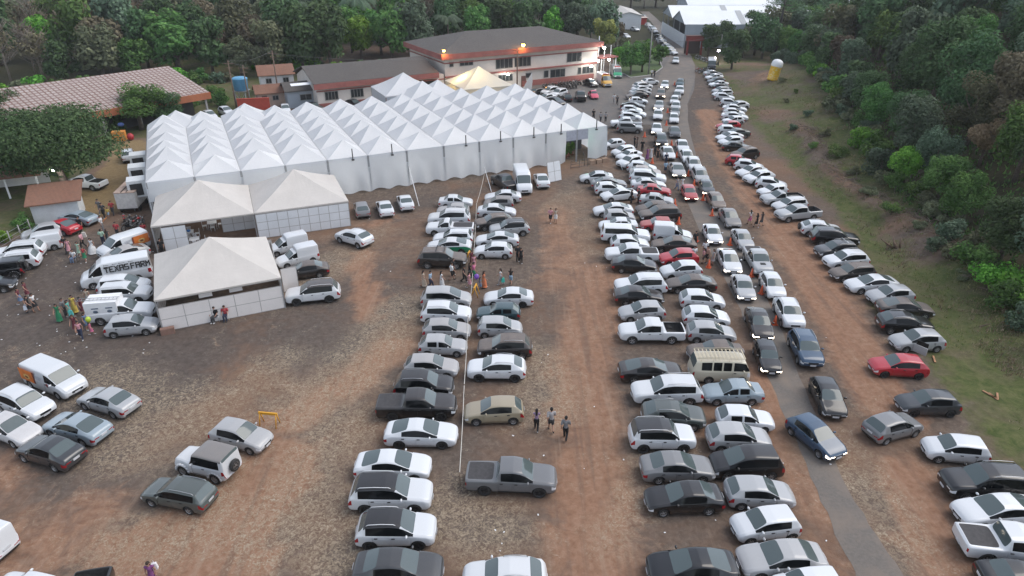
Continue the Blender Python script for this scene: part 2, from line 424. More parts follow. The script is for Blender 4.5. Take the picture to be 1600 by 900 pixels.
def car_shell(spec, opts, sub):
    L, W, H = spec['L'], spec['W'], spec['H']
    zb = spec.get('zb', .21) - .045
    hw = W / 2
    a, b, c, d = spec['a'], spec['b'], spec['c'], spec['d']
    bed = spec.get('bed')
    xs = {0.0, .07, .28, a, b, c, d, L - .22, L - .05, L}
    xs |= {(a + b) / 2}
    for p in spec['win']: xs |= set(p)
    for p in spec['door']: xs |= set(p)
    if bed: xs |= set(bed)
    for x in spec['ax']: xs |= {x}
    for x, z in spec['top']: xs.add(x)
    xs = sorted(xs)
    ds = [xs[0]]
    keep = {a, b, c, d, L} | {x for p in spec['win'] for x in p}
    for x in xs[1:]:
        if x - ds[-1] < .035:
            if x in keep and ds[-1] not in keep: ds[-1] = x
            elif x in keep: ds.append(x)
            continue
        ds.append(x)
    if ds[-1] != L: ds.append(L)
    beltm = interp(spec['belt'], (b + c) / 2)
    rings = []
    for x in ds:
        zt = interp(spec['top'], x)
        zl = min(interp(spec['belt'], x), zt - .04)
        f = interp(PLAN, x)
        f = min(f, interp([(0, max(.84, spec.get('plan_r', .84))), (.05, max(.92, spec.get('plan_r', .92))), (.25, .985), (.7, 1.0)], L - x))
        w = hw * f
        g = max(0.0, min(1.0, (zt - zl - .1) / (H - beltm - .1)))
        wt = (spec['wt'] * (1 - g * 0) * hw) * g + w * .80 * (1 - g)
        if spec.get('boxy') and x < a: w = hw * .80; wt = w * .8
        zbb = zb + (.10 if x < .1 or x > L - .1 else 0) + (.06 if x < .03 or x > L - .03 else 0)
        zl5 = zl - .05
        zm = zbb + (zl5 - zbb) * .58
        pg = (w * .955, zl)
        t = .90
        gt = (pg[0] + (wt + .035 * g - pg[0]) * t, pg[1] + (zt - .045 * g - .01 - pg[1]) * t)
        half = [(0, zbb), (w * .45, zbb), (w * .90, zbb), (w * .975, zbb + .10), (w, zm), (w * .99, zl5), pg, gt,
                (wt, zt - .030 * (1 - g) - .025 * g), (wt * .5, zt - .006), (0, zt)]
        X = L / 2 - x
        rings.append([Vector((X, -y, z)) for y, z in half] + [Vector((X, y, z)) for y, z in half[-2:0:-1]])
    n = 20
    bm = bmesh.new()
    V = [[bm.verts.new(p) for p in r_] for r_ in rings]
    cr = bm.edges.layers.float.new('crease_edge')
    def inr(x0, x1, p): return x0 >= p[0] - 1e-4 and x1 <= p[1] + 1e-4
    for i in range(len(ds) - 1):
        x0, x1 = ds[i], ds[i + 1]
        for k in range(n):
            j = k if k < 10 else 19 - k
            t = 'body'
            if j <= 1: t = 'lower_trim'
            if j == 2 or (j == 3 and False): t = 'lower_trim' if spec.get('clad') else 'body'
            if j in (3, 4):
                for q, dn in zip(spec['door'], ('front_door', 'rear_door')):
                    if inr(x0, x1, q): t = dn
            if j == 4 and x1 <= .30: t = 'headlight'
            if j == 4 and x0 >= L - .23 and not bed: t = 'taillight'
            if bed and j == 4 and x0 >= L - .10: t = 'taillight'
            if j == 6:
                for q in spec['win']:
                    if inr(x0, x1, q): t = 'side_window'
                if t == 'body' and x0 >= spec['win'][0][0] - .02 and x1 <= spec['win'][-1][1] + .02 and not spec.get('noglass') and not spec.get('paintpillar') and not (bed and x0 > d): t = 'pillar'
                if x0 >= a - 1e-4 and x1 <= spec['win'][0][0] + 1e-4: t = 'side_window' if x0 >= (a + b) / 2 - 1e-3 else 'pillar'
            if j in (8, 9):
                if inr(x0, x1, (a, b)): t = 'windscreen'
                elif inr(x0, x1, (c, d)) and not spec.get('noglass'): t = 'rear_window'
                elif inr(x0, x1, (b, c)) and 'br' in opts: t = 'roof'
                elif bed and inr(x0, x1, bed): t = 'cargo_bed' if 'open' in opts else 'bed_cover'
            if j in (7, 8, 9) and inr(x0, x1, (b, c)) and ('br' in opts or 'whiteroof' in opts): t = 'roof'
            if 'stripe' in opts and j in (3, 4) and x0 > 2.4: t = 'side_stripe'
            if ('nosey' in opts and x1 <= 2.05 or 'noseg' in opts and x1 <= a + .02) and t in ('body', 'front_door'): t = 'side_stripe'
            k2 = (k + 1) % n
            f = bm.faces.new((V[i][k], V[i][k2], V[i + 1][k2], V[i + 1][k]))
            f.material_index = TI[t]; f.smooth = True
    for end, ri in ((0, V[0]), (1, V[-1])):
        rows = []
        rg = rings[0] if end == 0 else rings[-1]
        rows.append([ri[2], ri[1], ri[0], ri[19], ri[18]])
        for lv in range(3, 8):
            A, B = rg[lv], rg[20 - lv]
            bulge = .05 if end == 0 else -.03
            mid = [A + (B - A) * q + Vector((bulge * math.sin(q * math.pi), 0, 0)) for q in (.24, .5, .76)]
            rows.append([ri[lv]] + [bm.verts.new(p) for p in mid] + [ri[20 - lv]])
        rows.append([ri[8], ri[9], ri[10], ri[11], ri[12]])
        for r_ in range(len(rows) - 1):
            for q in range(4):
                t = 'body'
                if end == 0:
                    if r_ == 3: t = 'headlight' if q in (0, 3) else 'grille'
                    if r_ == 2 and q in (1, 2): t = 'grille'
                    if r_ == 0: t = 'lower_trim'
                else:
                    if r_ == 3 and q in (0, 3) and not bed: t = 'taillight'
                    if r_ == 0: t = 'lower_trim'
                vs = (rows[r_][q], rows[r_][q + 1], rows[r_ + 1][q + 1], rows[r_ + 1][q])
                if end == 0: vs = vs[::-1]
                f = bm.faces.new(vs); f.material_index = TI[t]; f.smooth = True
    bm.normal_update()
    bmesh.ops.recalc_face_normals(bm, faces=bm.faces)
    for e in bm.edges:
        ms = {f.material_index for f in e.link_faces}
        if len(ms) == 2 and ms & {TI['side_window'], TI['pillar'], TI['windscreen'], TI['rear_window'], TI['bed_cover'], TI['cargo_bed']}: e[cr] = .8
        if spec.get('boxy') or spec.get('noglass'): e[cr] = max(e[cr], .25)
    cv = bm.verts.layers.float.new('crease_vert')
    gl = {TI['side_window'], TI['pillar']}
    for v in bm.verts:
        k = sum(f.material_index in gl for f in v.link_faces)
        if k == 1 and len(v.link_faces) == 4: v[cv] = .75
    me = bpy.data.meshes.new('shell')
    bm.to_mesh(me); bm.free()
    for t in TAGS: me.materials.append(TMAT.get(t, PAINT))
    o = bpy.data.objects.new('shell', me); COL.objects.link(o)
    md = o.modifiers.new('s', 'SUBSURF'); md.levels = sub; md.render_levels = sub
    cut = MB()
    for x in spec['ax']:
        for s in (-1, 1):
            cut.lathe([(0.001, -.16), (spec['r'] + .055, -.16), (spec['r'] + .055, .16), (.001, .16)], 20, TI['lower_trim'], 'Y', (L / 2 - x, s * (hw - .09), spec['r'] + .01))
    if bed and 'open' in opts:
        cut.box((L / 2 - (bed[0] + bed[1]) / 2, 0, 1.02), (bed[1] - bed[0] - .08, W * .84, .9), 0, TI['cargo_bed'])
    cm = cut.mesh('cut', [TMAT.get(t, PAINT) for t in TAGS])
    cb = bmesh.new(); cb.from_mesh(cm)
    bmesh.ops.remove_doubles(cb, verts=cb.verts, dist=.0005)
    bmesh.ops.recalc_face_normals(cb, faces=cb.faces)
    cb.to_mesh(cm); cb.free()
    co = bpy.data.objects.new('cut', cm); COL.objects.link(co)
    bo = o.modifiers.new('b', 'BOOLEAN'); bo.operation = 'DIFFERENCE'; bo.object = co; bo.solver = 'EXACT'
    res = eval_mesh(o)
    bpy.data.objects.remove(o); bpy.data.objects.remove(co)
    return res

def split_tags(me, door_gap=True):
    """mesh -> {tag: [meshes, one per connected piece]}"""
    bm = bmesh.new(); bm.from_mesh(me)
    out = {}
    groups = {}
    for f in bm.faces: groups.setdefault(TAGS[f.material_index], []).append(f)
    for t, fs in groups.items():
        left = set(fs); comps = []
        if t in ('body', 'lower_trim', 'grille', 'roof', 'cargo_bed', 'side_stripe'):
            comps = [fs]
        else:
            while left:
                st = [left.pop()]; cp = list(st)
                while st:
                    f = st.pop()
                    for e in f.edges:
                        for g in e.link_faces:
                            if g in left: left.remove(g); st.append(g); cp.append(g)
                comps.append(cp)
        for cp in comps:
            if len(cp) < 3: continue
            idx = {}; vs = []; pf = []
            for f in cp:
                q = []
                for v in f.verts:
                    if v not in idx:
                        idx[v] = len(vs)
                        p = v.co.copy()
                        if t in ('front_door', 'rear_door') and door_gap and any(TAGS[g.material_index] != t for g in v.link_faces):
                            p.y -= math.copysign(.025, p.y)
                        vs.append(p)
                    q.append(idx[v])
                pf.append(q)
            m2 = bpy.data.meshes.new(t)
            m2.from_pydata(vs, [], pf)
            m2.materials.append(TMAT.get(t, PAINT))
            m2.polygons.foreach_set('use_smooth', [True] * len(pf)); m2.update()
            out.setdefault(t, []).append(m2)
    bm.free()
    return out

def wheel_mesh(r):
    w = .105
    t = MB().lathe([(r * .60, -w), (r * .88, -w * 1.02), (r * .98, -w * .8), (r, -w * .4), (r, w * .4), (r * .98, w * .8), (r * .88, w * 1.02), (r * .60, w), (r * .55, 0), (r * .60, -w)], 22, 0, 'Y')
    return t.mesh('wheel', TYRE)

def rim_mesh(r, mat, style):
    m = MB()
    m.lathe([(r * .62, .085), (r * .64, .10), (r * .58, .105), (r * .54, .07)], 22, 0, 'Y')
    m.lathe([(.001, .06), (r * .60, .05)], 20, 1, 'Y')
    m.lathe([(.001, .105), (r * .14, .10), (r * .16, .06)], 12, 0, 'Y')
    ns = 5 if style == 0 else 9
    for k in range(ns):
        t = 2 * math.pi * k / ns
        M = Matrix.Rotation(-t, 3, 'Y')
        m.box((math.cos(t) * r * .35, .085, math.sin(t) * r * .35), (r * .52, .03, r * (.17 if style == 0 else .085)), M=M)
    return m.mesh('rim', [mat, BLACK])

WH, RM, PROTO = {}, {}, {}
def flat_box(name, c, s, mat, rz=0):
    return MB().box(c, s, rz).mesh(name, mat)

def car_proto(typ, opts, lod):
    """list of (name, mesh, child list) for a kind of vehicle; lod 0 full, 1 fewer parts, 2 one mesh"""
    key = (typ, tuple(sorted(o for o in opts if o in ('br', 'open', 'stripe', 'rr', 'rack', 'lit', 'dr', 'spare', 'whiteroof', 'nosey', 'noseg'))), lod)
    if key in PROTO: return PROTO[key]
    sp = SPEC[typ]
    sh = car_shell(sp, opts, 2 if lod == 0 else 1)
    L, W, H, r = sp['L'], sp['W'], sp['H'], sp['r']
    parts = []
    if 'lit' in opts: lampm, tailm = LAMPLIT, TAIL
    else: lampm, tailm = LAMP, TAIL
    if lod == 2:
        for i, t in enumerate(TAGS): sh.materials[i] = lampm if t == 'headlight' else TMAT.get(t, PAINT)
        m = MB()
        for x in sp['ax']:
            for s in (-1, 1):
                cc = (L / 2 - x, s * (W / 2 - .11), r)
                m.lathe([(.001, -.11), (r * .62, -.11), (r, -.10), (r, .10), (r * .62, .11), (.001, .11)], 14, 0, 'Y', cc)
                m.lathe([(.001, .125 * s), (r * .55, .12 * s)], 12, 1, 'Y', cc)
        wm = m.mesh('w', [TYRE, RIM])
        bm = bmesh.new(); bm.from_mesh(sh)
        k = len(sh.materials)
        sh.materials.append(TYRE); sh.materials.append(RIM)
        for p in wm.polygons: p.material_index += k
        bm2 = bmesh.new(); bm2.from_mesh(wm)
        bm.from_mesh(wm)
        bm.to_mesh(sh); bm.free(); bm2.free()
        PROTO[key] = [('body', sh, None, PAINT)]
        return PROTO[key]
    pcs = split_tags(sh, lod == 0)
    nm = {'front_door': 'front_door', 'rear_door': 'rear_door'}
    for t, ms in pcs.items():
        for m in ms:
            if t == 'headlight': m.materials[0] = lampm
            if t == 'taillight': m.materials[0] = tailm
            parts.append((nm.get(t, t), m, None, 'stripe' if t == 'side_stripe' else ('roof' if t == 'roof' else 'paint')))
    if r not in WH: WH[r] = wheel_mesh(r)
    rk = (r, 'dr' in opts, int(W * 50) % 2)
    if rk not in RM: RM[rk] = rim_mesh(r, RIMD if 'dr' in opts else RIM, rk[2])
    for x in sp['ax']:
        for s in (-1, 1):
            parts.append(('wheel', WH[r], [('rim', RM[rk], s)], (L / 2 - x, s * (W / 2 - .12), r)))
    if lod == 0:
        for s in (-1, 1):
            xm = L / 2 - sp['win'][0][0] + .02
            parts.append(('wing_mirror', MB().ball((xm, s * (W / 2 + .07), interp(sp['belt'], sp['a']) + .09), (.07, .12, .075)).mesh('wing_mirror', PAINT), None, 'paint'))
        for x0_, x1_ in sp['door']:
            for s in (-1, 1): parts.append(('door_handle', MB().box((L / 2 - x1_ + .17, s * (W / 2 * .995), interp(sp['belt'], (x0_ + x1_) / 2) - .14), (.18, .05, .035)).mesh('door_handle', BLACK), None, 'paint'))
        zp = .42 if typ[:5] in ('sedan', 'hatch', 'estat', 'beetl') else .5
        parts.append(('number_plate', flat_box('number_plate', (L / 2 + .055, 0, zp), (.02, .42, .13), PLATE), None, 'paint'))
        zr = .72 if not sp.get('bed') else .62
        parts.append(('number_plate', flat_box('number_plate', (-L / 2 - .035, 0, zr), (.02, .42, .13), PLATE), None, 'paint'))
    if typ in ('suv', 'suv_sloped', 'large_suv', 'estate', 'box_suv') or 'rr' in opts:
        for s in (-1, 1):
            y = s * sp['wt'] * W / 2 * .96
            x0, x1 = L / 2 - sp['b'] - .25, L / 2 - sp['c'] + .1
            z = H + .005
            parts.append(('roof_rail', MB().tube([(x0, y, z - .07), (x0 - .12, y, z), ((x0 + x1) / 2, y, z + .03), (x1 + .12, y, z - .01), (x1, y, z - .09)], .018, 6).mesh('roof_rail', CHROME if 'br' not in opts else WHITEP), None, 'paint'))
    if sp.get('flare'):
        for x in sp['ax']:
            for s in (-1, 1):
                pts = [(L / 2 - x + math.cos(t) * (r + .09), s * (W / 2 - .06), r + math.sin(t) * (r + .09)) for t in [math.pi * q / 8 for q in range(9)]]
                m = MB()
                for (p, q) in zip(pts, pts[1:]):
                    m.tube([p, q], .085, 8)
                parts.append(('mudguard', m.mesh('mudguard', PAINT), None, 'paint'))
    if sp.get('spare') or 'spare' in opts:
        parts.append(('spare_wheel', MB().lathe([(.02, .1), (r * .5, .1), (r * .9, .11), (r, .05), (r, -.05), (r * .9, -.11), (.02, -.11)], 20, 0, 'Y').mesh('spare_wheel', TYRE), [('rim', rim_mesh(r, RIM, 0), 1)], ('rear', -L / 2 - .12, 0, sp.get('zb', .3) + .65)))
    if 'rack' in opts:
        m = MB()
        z = H + .12; x0, x1 = L / 2 - .55, -L / 2 + .35; yy = W / 2 * .74
        for s in (-1, 1):
            m.tube([(x0, s * yy, z), (x1, s * yy, z)], .02, 6); m.tube([(x0, s * yy, z + .1), (x1, s * yy, z + .1)], .015, 6)
        for k in range(13):
            x = x0 + (x1 - x0) * k / 12
            m.box((x, 0, z + .01), (.07, yy * 2, .025))
        for k in (1, 4, 8, 11):
            x = x0 + (x1 - x0) * k / 12
            for s in (-1, 1): m.tube([(x, s * yy, z), (x, s * (yy + .1), z - .2)], .014, 5)
        parts.append(('roof_rack', m.mesh('roof_rack', CREAMRACK), None, 'paint'))
    PROTO[key] = parts
    return parts

CREAMRACK = plain('cream_rack', (.50, .44, .32), .6)
PAINTS = {'W': (.60, .62, .64), 'S': (.36, .37, .38), 'G': (.17, .175, .18), 'D': (.032, .036, .040), 'B': (.006, .006, .007), 'R': (.40, .012, .025),
          'N': (.025, .06, .11), 'C': (.56, .51, .40), 'Y': (.30, .26, .18), 'T': (.02, .055, .065), 'L': (.26, .32, .36), 'M': (.12, .095, .08),
          'V': (.13, .137, .145), 'P': (.55, .05, .10), 'K': (.06, .075, .072), 'O': (.60, .27, .03)}
CWORD = {'W': 'white', 'S': 'silver', 'G': 'grey', 'D': 'dark grey', 'B': 'black', 'R': 'red', 'N': 'blue', 'C': 'cream', 'Y': 'beige', 'T': 'dark teal',
         'L': 'silver blue', 'M': 'dusty brown', 'V': 'matt grey', 'P': 'red and white', 'K': 'dark green', 'O': 'white and yellow'}
TWORD = {'sedan': 'sedan', 'hatchback': 'hatchback', 'suv': 'SUV', 'large_suv': 'large SUV', 'box_suv': 'boxy SUV', 'estate': 'estate car', 'mpv': 'people carrier',
         'pickup': 'pickup', 'single_cab_pickup': 'single-cab pickup', 'canopy_pickup': 'canopied pickup', 'box_van': 'small box van', 'small_van': 'small van',
         'panel_van': 'panel van', 'tall_van': 'tall van', 'minibus_van': 'old minibus', 'jeep': 'off-roader', 'beetle': 'rounded old car'}
TNAME = {'sedan': 'sedan_car', 'hatchback': 'hatchback_car', 'suv': 'family_car', 'large_suv': 'offroad_car', 'box_suv': 'boxy_car', 'estate': 'estate_car', 'mpv': 'people_carrier',
         'pickup': 'pickup_truck', 'single_cab_pickup': 'pickup_truck', 'canopy_pickup': 'pickup_truck', 'box_van': 'box_van', 'small_van': 'small_van',
         'panel_van': 'panel_van', 'tall_van': 'tall_van', 'minibus_van': 'old_minibus', 'jeep': 'offroader', 'beetle': 'rounded_car'}

def place_car(typ, colr, p, head, opts, lod):
    shape = VARIANTS.get(typ, (typ,)); shape = shape[int(p.x * 7.3 + p.y * 3.1) % len(shape)]
    for o in opts:
        if o[0] == '=': shape = o[1:]
    if 'opendoor' in opts or 'br' in opts and typ == 'suv': shape = typ
    if lod == 2 and colr == 'R': shape = typ
    parts = car_proto(shape, opts, lod)
    vs = (rnd.uniform(.93, .97), rnd.uniform(.94, .98), rnd.uniform(.93, .99))
    dust = .04
    for o in opts:
        if o.startswith('d') and o[1:].isdigit(): dust = int(o[1:]) / 10
    if colr in 'BDKT' and dust < .45: dust *= .4
    jit = 1 + rnd.uniform(-.05, .05)
    c = (*[x * jit for x in PAINTS[colr]], dust)
    if lod == 2:
        o = link(TNAME[typ], parts[0][1], None, c)
        o.location = p; o.rotation_euler = (0, 0, head); o.scale = vs
        return o
    root = empty(TNAME[typ], p, head); root.scale = vs
    for nm, me, kids, how in parts:
        o = link(nm, me, root, c)
        if how == 'roof': o.color = (.16, .155, .15, .3) if typ == 'jeep' else (.010, .010, .011, dust)
        if how == 'stripe': o.color = (.62, .33, .02, .1) if 'nosey' in opts else (.0, .22, .10, dust)
        if how == 'roof' and 'whiteroof' in opts: o.color = (.76, .78, .80, .1)
        if isinstance(how, tuple):
            if how[0] == 'rear':
                o.location = how[1:]; o.rotation_euler = (0, 0, math.pi / 2)
            else:
                o.location = how
                if how[1] < 0: o.rotation_euler = (0, 0, math.pi)
        if kids:
            for kn, km, s in kids: link(kn, km, o, c)
    return root
# ------------------------------------------------------------------ where each vehicle of the photograph stands
# row: type letter, paint letter, centre of the car in the photograph, direction its nose points, options
TYP = {'s': 'sedan', 'h': 'hatchback', 'u': 'suv', 'U': 'large_suv', 'x': 'box_suv', 'e': 'estate', 'm': 'mpv', 'p': 'pickup', 'q': 'single_cab_pickup',
       'c': 'canopy_pickup', 'f': 'box_van', 'v': 'small_van', 'V': 'panel_van', 'T': 'tall_van', 'k': 'minibus_van', 'j': 'jeep', 'b': 'beetle'}
CARS = {
'A': '''s W 712 314 r
h S 708 327 l d4
U W 702 339 l d3
q W 703 354 l d2
e W 708 370 l d1
s W 702 383 l stripe d2
U B 691 402 r rr d6
m S 697 464 r d2
u W 697 488 r d1
h S 698 513 r d4
h S 692 538 r d2
h S 674 571 r d4
u B 662 600 r d2
p B 651 630 r dr d3
s W 658 675 r dr
s W 614 725 r dr
U W 611 768 r br dr
u W 619 824 r br dr
s D 622 886 r d2''',
'B': '''p B 788 283 -.8,-.5 d2
T W 816 280 .3,1
s W 846 280 -.5,-1
s W 786 306 l d1
h G 779 317 l d5
s W 776 329 r d1
u B 772 345 -1,.1 d7
u S 796 355 -1,.06 br d1
s W 777 373 l d1
h W 771 390 l d1
s W 795 463 l d1 dr
h T 779 486 l d2
h S 781 510 r d1
u B 789 540 l d6
u W 776 573 l dr
h Y 772 640 -1,.04 d3
p V 799 742 1,.03 dr d1
u W 789 901 l d1''',
'C': '''h G 565 325 -.35,-1 d1
s W 601 323 -.45,-1
s W 633 314 -.4,-1
u W 553 369 -1,-.3
f W 448 380 -1,.22
f W 464 398 -1,.22
s B 477 421 -1,.12 d5
U W 489 455 -1,.1 br d3 dr''',
'D': '''V W 192 381 -1,.32 orange
s S 194 397 -1,.3 d5
T W 181 421 -1,.17 writing d0
m W 193 444 1,-.07
x W 196 457 1,-.07 dr
q W 189 485 1,-.07 boxed
h S 206 507 1,-.1''',
'E': '''s L 122 339 -1,-.14
s R 95 353 -1,-.18
h S 66 361 -1,.2
v W 60 378 -1,.16
U W 28 391 -1,.12
U W 20 407 -1,.12 d1
j B 4 421 -1,.12
h B -14 443 1,-.1''',
'F': '''V W 84 588 1,.43 orange
u W 38 628 1,.38 d1
s W 14 667 1,.36 d5
s S 169 624 -1,-.3
s L 120 665 -1,-.28 d1
s D 78 703 -1,-.3 d1
h S 376 679 1,.24 d2
j W 324 719 -1,-.27 d2 br
e K 279 769 -1,-.2 d2
f W -38 838 -1,-.3
h W 42 922 -1,-.2
p B 122 962 -.35,.9 open''',
'I': '''s W 932 276 l
s G 951 286 r d1
h W 953 294 r d1
s W 967 303 -1,.1 d1
s W 958 327 -1,.02 d1
h S 968 338 r d2
s W 966 350 l
c W 977 365 1,.03
h W 984 379 r
p W 987 394 l d1
s B 991 412 1,.03 d2
U W 1001 443 -1,.02
s B 998 461 r d3
h S 1003 485 -1,.05 d1
p W 1018 515 l open
s B 1016 577 r d4
U W 1042 608 -1,.02 d1
u K 1052 646 1,.04 d2
x W 1034 679 r br dr
s G 1058 728 r d1
s B 1069 776 -1,.02 d1
s B 1082 885 l d0''',
'G': '''h W 958 224 -1,.1
h W 974 236 -1,.15
s W 983 242 -1,.2
u W 985 251 -1,.22
h W 1003 261 1,.1
u W 1008 268 1,.05 d8
U W 1012 276 1,.05
s W 1013 287 r
s R 1022 297 1,.05 d3
s S 1026 311 1,.08
h B 1020 324 -1,.05 d6
U B 1031 333 -1,.05 d6
h R 1027 349 l d6
f W 1051 362 1,.06
s B 1053 381 -1,-.02 d7
h R 1060 401 -1,.04 d1
h W 1064 421 -1,.04 dr
s B 1080 442 l d5
h W 1097 467 1,.04
h W 1103 493 1,.04
h S 1111 518 1,.04 d1
s B 1118 547 l d6
k C 1123 574 1,.03 rack
s L 1145 611 l
h W 1164 652 1,.05
h S 1154 682 1,.02 d1
m B 1166 721 -1,.02 d1
h S 1187 768 1,.02
h W 1196 817 -1,.12
s S 1222 871 -1,.02 d2
h W 1262 918 -1,.1''',
'H': '''h W 1016 127 1,-.1
u W 1004 134 1,-.1
s W 1002 139 1,-.1
s S 1000 144 1,-.05
s B 995 149 -1,.05 d5
h W 997 157 1,0
s B 989 165 1,.05 d3
h W 987 171 1,.05
s W 990 177 1,.05
h W 985 182 1,.05
p W 978 191 l d1
x G 984 199 1,.03''',
'Q': '''h W 1039 132 t lit
u M 1033 146 t lit d4
s S 1030 164 t lit
h W 1028 179 t
s W 1026 200 t lit
u B 1033 218 t lit
s W 1043 238 t d1
s S 1058 264 t lit d2
h R 1077 300 t lit d3
s W 1113 364 t lit
s W 1139 406 t lit d1
s S 1161 447 t lit
s B 1186 503 t lit d2
h B 1199 555 t lit
h N 1275 679 1,.78 lit''',
'P': '''h T 1063 129 t
u W 1062 140 t
s G 1058 148 t
h W 1054 156 t
u W 1056 165 t
h G 1055 174 t
h W 1053 184 t
s D 1054 205 t
s W 1066 227 t
s W 1073 243 t
u W 1084 256 t d1
u S 1094 273 t
h D 1104 292 t lit
h M 1119 313 t d4
s G 1140 339 t d3
s S 1160 372 t
p S 1184 405 t
h W 1207 445 t
u W 1233 487 t
u N 1259 542 t
h B 1294 618 t dr''',
'R': '''s S 1114 115 1,-.02
s W 1116 120 -1,.05
h D 1119 126 -1,.05
s W 1123 131 -1,.05
h B 1128 136 1,0
h S 1126 141 -1,.08
e W 1129 146 -1,.08
h W 1132 151 1,.06
h W 1140 160 1,.06
u W 1153 164 -1,.08
s W 1148 169 1,.06
h W 1147 175 1,.06
s W 1148 181 1,.06
h W 1146 187 -1,.06
h R 1138 196 -1,.06
h W 1141 203 1,.06
s K 1150 208 -1,.06 d3
s W 1140 213 -1,.08
h W 1142 220 -1,.08
s B 1150 228 1,.04 d3
u B 1164 239 -1,.12 d6
h R 1155 250 1,.1
h W 1170 258 1,.12
s W 1174 267 -1,.14
u W 1186 276 -1,.14
h W 1205 286 1,.1
h W 1207 297 -1,.1
q S 1222 308 -1,.06 open
e W 1234 319 -1,.1 d2
p S 1247 331 -1,.08 open
u W 1282 356 1,.06 spare d1
U B 1304 369 1,.06
u D 1307 389 -1,.04 d3
u W 1322 405 -1,.06
e B 1332 424 -1,.06 d6
s W 1362 442 -1,.05
h S 1391 460 -1,.04
s B 1414 480 1,.05 d5
u B 1414 503 1,.05
h S 1433 531 -1,.02 opendoor
h R 1404 570 -1,-.06 dr
h D 1450 628 -1,-.02 dr
h G 1396 664 1,-.28
h W 1493 700 -1,-.09
U B 1541 752 -1,-.03
s W 1560 797 -1,.03
p W 1584 848 1,.12
s B 1604 905 1,.1''',
'L': '''u W 859 142 -1,.2
u W 873 145 -1,.25
h B 837 144 -1,.2
s W 853 152 -1,.2
s B 868 158 1,.25
e B 886 151 -.6,-1
p B 907 149 -.5,-1
b P 927 147 .9,1
s B 923 129 1,.35
T W 944 124 1,.62 nosey
T W 963 111 .7,1 noseg''',
'S': '''h W 1056 94 0,1
s W 1050 81 1,.25
h W 1047 77 1,.25
s W 1043 73 1,.25
h B 1038 69 1,.25
h W 1035 66 1,.25
s W 1033 62 1,.25
u B 1031 58 1,.25
h W 1022 48 1,.3
s W 1019 44 1,.3
h S 1013 39 1,.3
s W 978 56 1,.3
h B 1006 26 1,.2
h W 982 27 1,.2
h W 992 45 1,.2''',
'Z': '''p W 133 284 -1,-.06 open
u W 200 241 -.15,-1
h W 328 180 1,.6
h W 353 173 1,.4
h W 446 170 .3,1
s B 490 166 1,.2
s B 553 161 1,.2
T B 1112 100 .12,1 whiteroof''',
}
ROWP = {'A': 'the row left of the white rope', 'B': 'the row right of the white rope', 'C': 'the open ground before the long white tent', 'D': 'the row by the small front tent',
        'E': 'the row at the far left', 'F': 'the loose group at lower left', 'I': 'the left column of the double row', 'G': 'the right column of the double row',
        'H': 'the row beyond the tent corner', 'Q': 'the left queue lane', 'P': 'the right queue lane', 'R': 'the row along the grass bank',
        'L': 'the yard before the two-storey building', 'S': 'the far street by the white sheds', 'Z': 'the yard behind the tents'}
GROUPS = {k: 'vehicles in ' + v for k, v in ROWP.items()}
OWN = {('C', 4): 'white small box van parked against the panelled tent wall, the farther of two', ('C', 5): 'white small box van beside the black sedan, the nearer of two',
       ('D', 2): 'tall white van with big black lettering along its side', ('D', 0): 'white panel van with an orange picture at its back, nose toward the crowd',
       ('D', 5): 'white pickup with a tall white cargo box and a ladder on its roof', ('F', 0): 'white panel van with an orange rear half, alone at lower left',
       ('F', 7): 'white and grey off-roader with a spare wheel on its back', ('F', 8): 'dark green estate car alone on the dry grass, lower left',
       ('F', 11): 'black pickup with an empty open bed at the bottom edge', ('G', 22): 'cream old minibus with a slatted roof rack', ('G', 13): 'white small box van with a tall cargo box near the road cones',
       ('A', 5): 'white sedan with a green stripe across its rear flank', ('A', 13): 'black pickup with a covered bed beside the white rope', ('B', 16): 'matt grey pickup with big black wheels and covered bed by the rope end',
       ('B', 1): 'tall white van facing the camera against the long tent wall', ('L', 7): 'red and white rounded old car in the yard', ('L', 9): 'tall yellow and white ambulance van beside the building',
       ('L', 10): 'tall white and green ambulance van under the bright lamps', ('R', 39): 'silver hatchback with its front door standing open on the grass', ('R', 40): 'bright red hatchback with black wheels parked on the grass edge',
       ('Q', 14): 'blue hatchback with lit lamps turning off the narrow road', ('R', 42): 'grey hatchback seen from behind, slanted toward the grass', ('Z', 7): 'black van with a white roof by the parked motorcycles at the bend',
       ('S', 0): 'white hatchback driving alone down the far road bend', ('R', 30): 'white SUV with a spare wheel on its tail beside the grass', ('P', 16): 'silver pickup with a dark bonnet scoop in the right queue lane',
       ('Z', 0): 'white pickup half under the big spreading tree'}

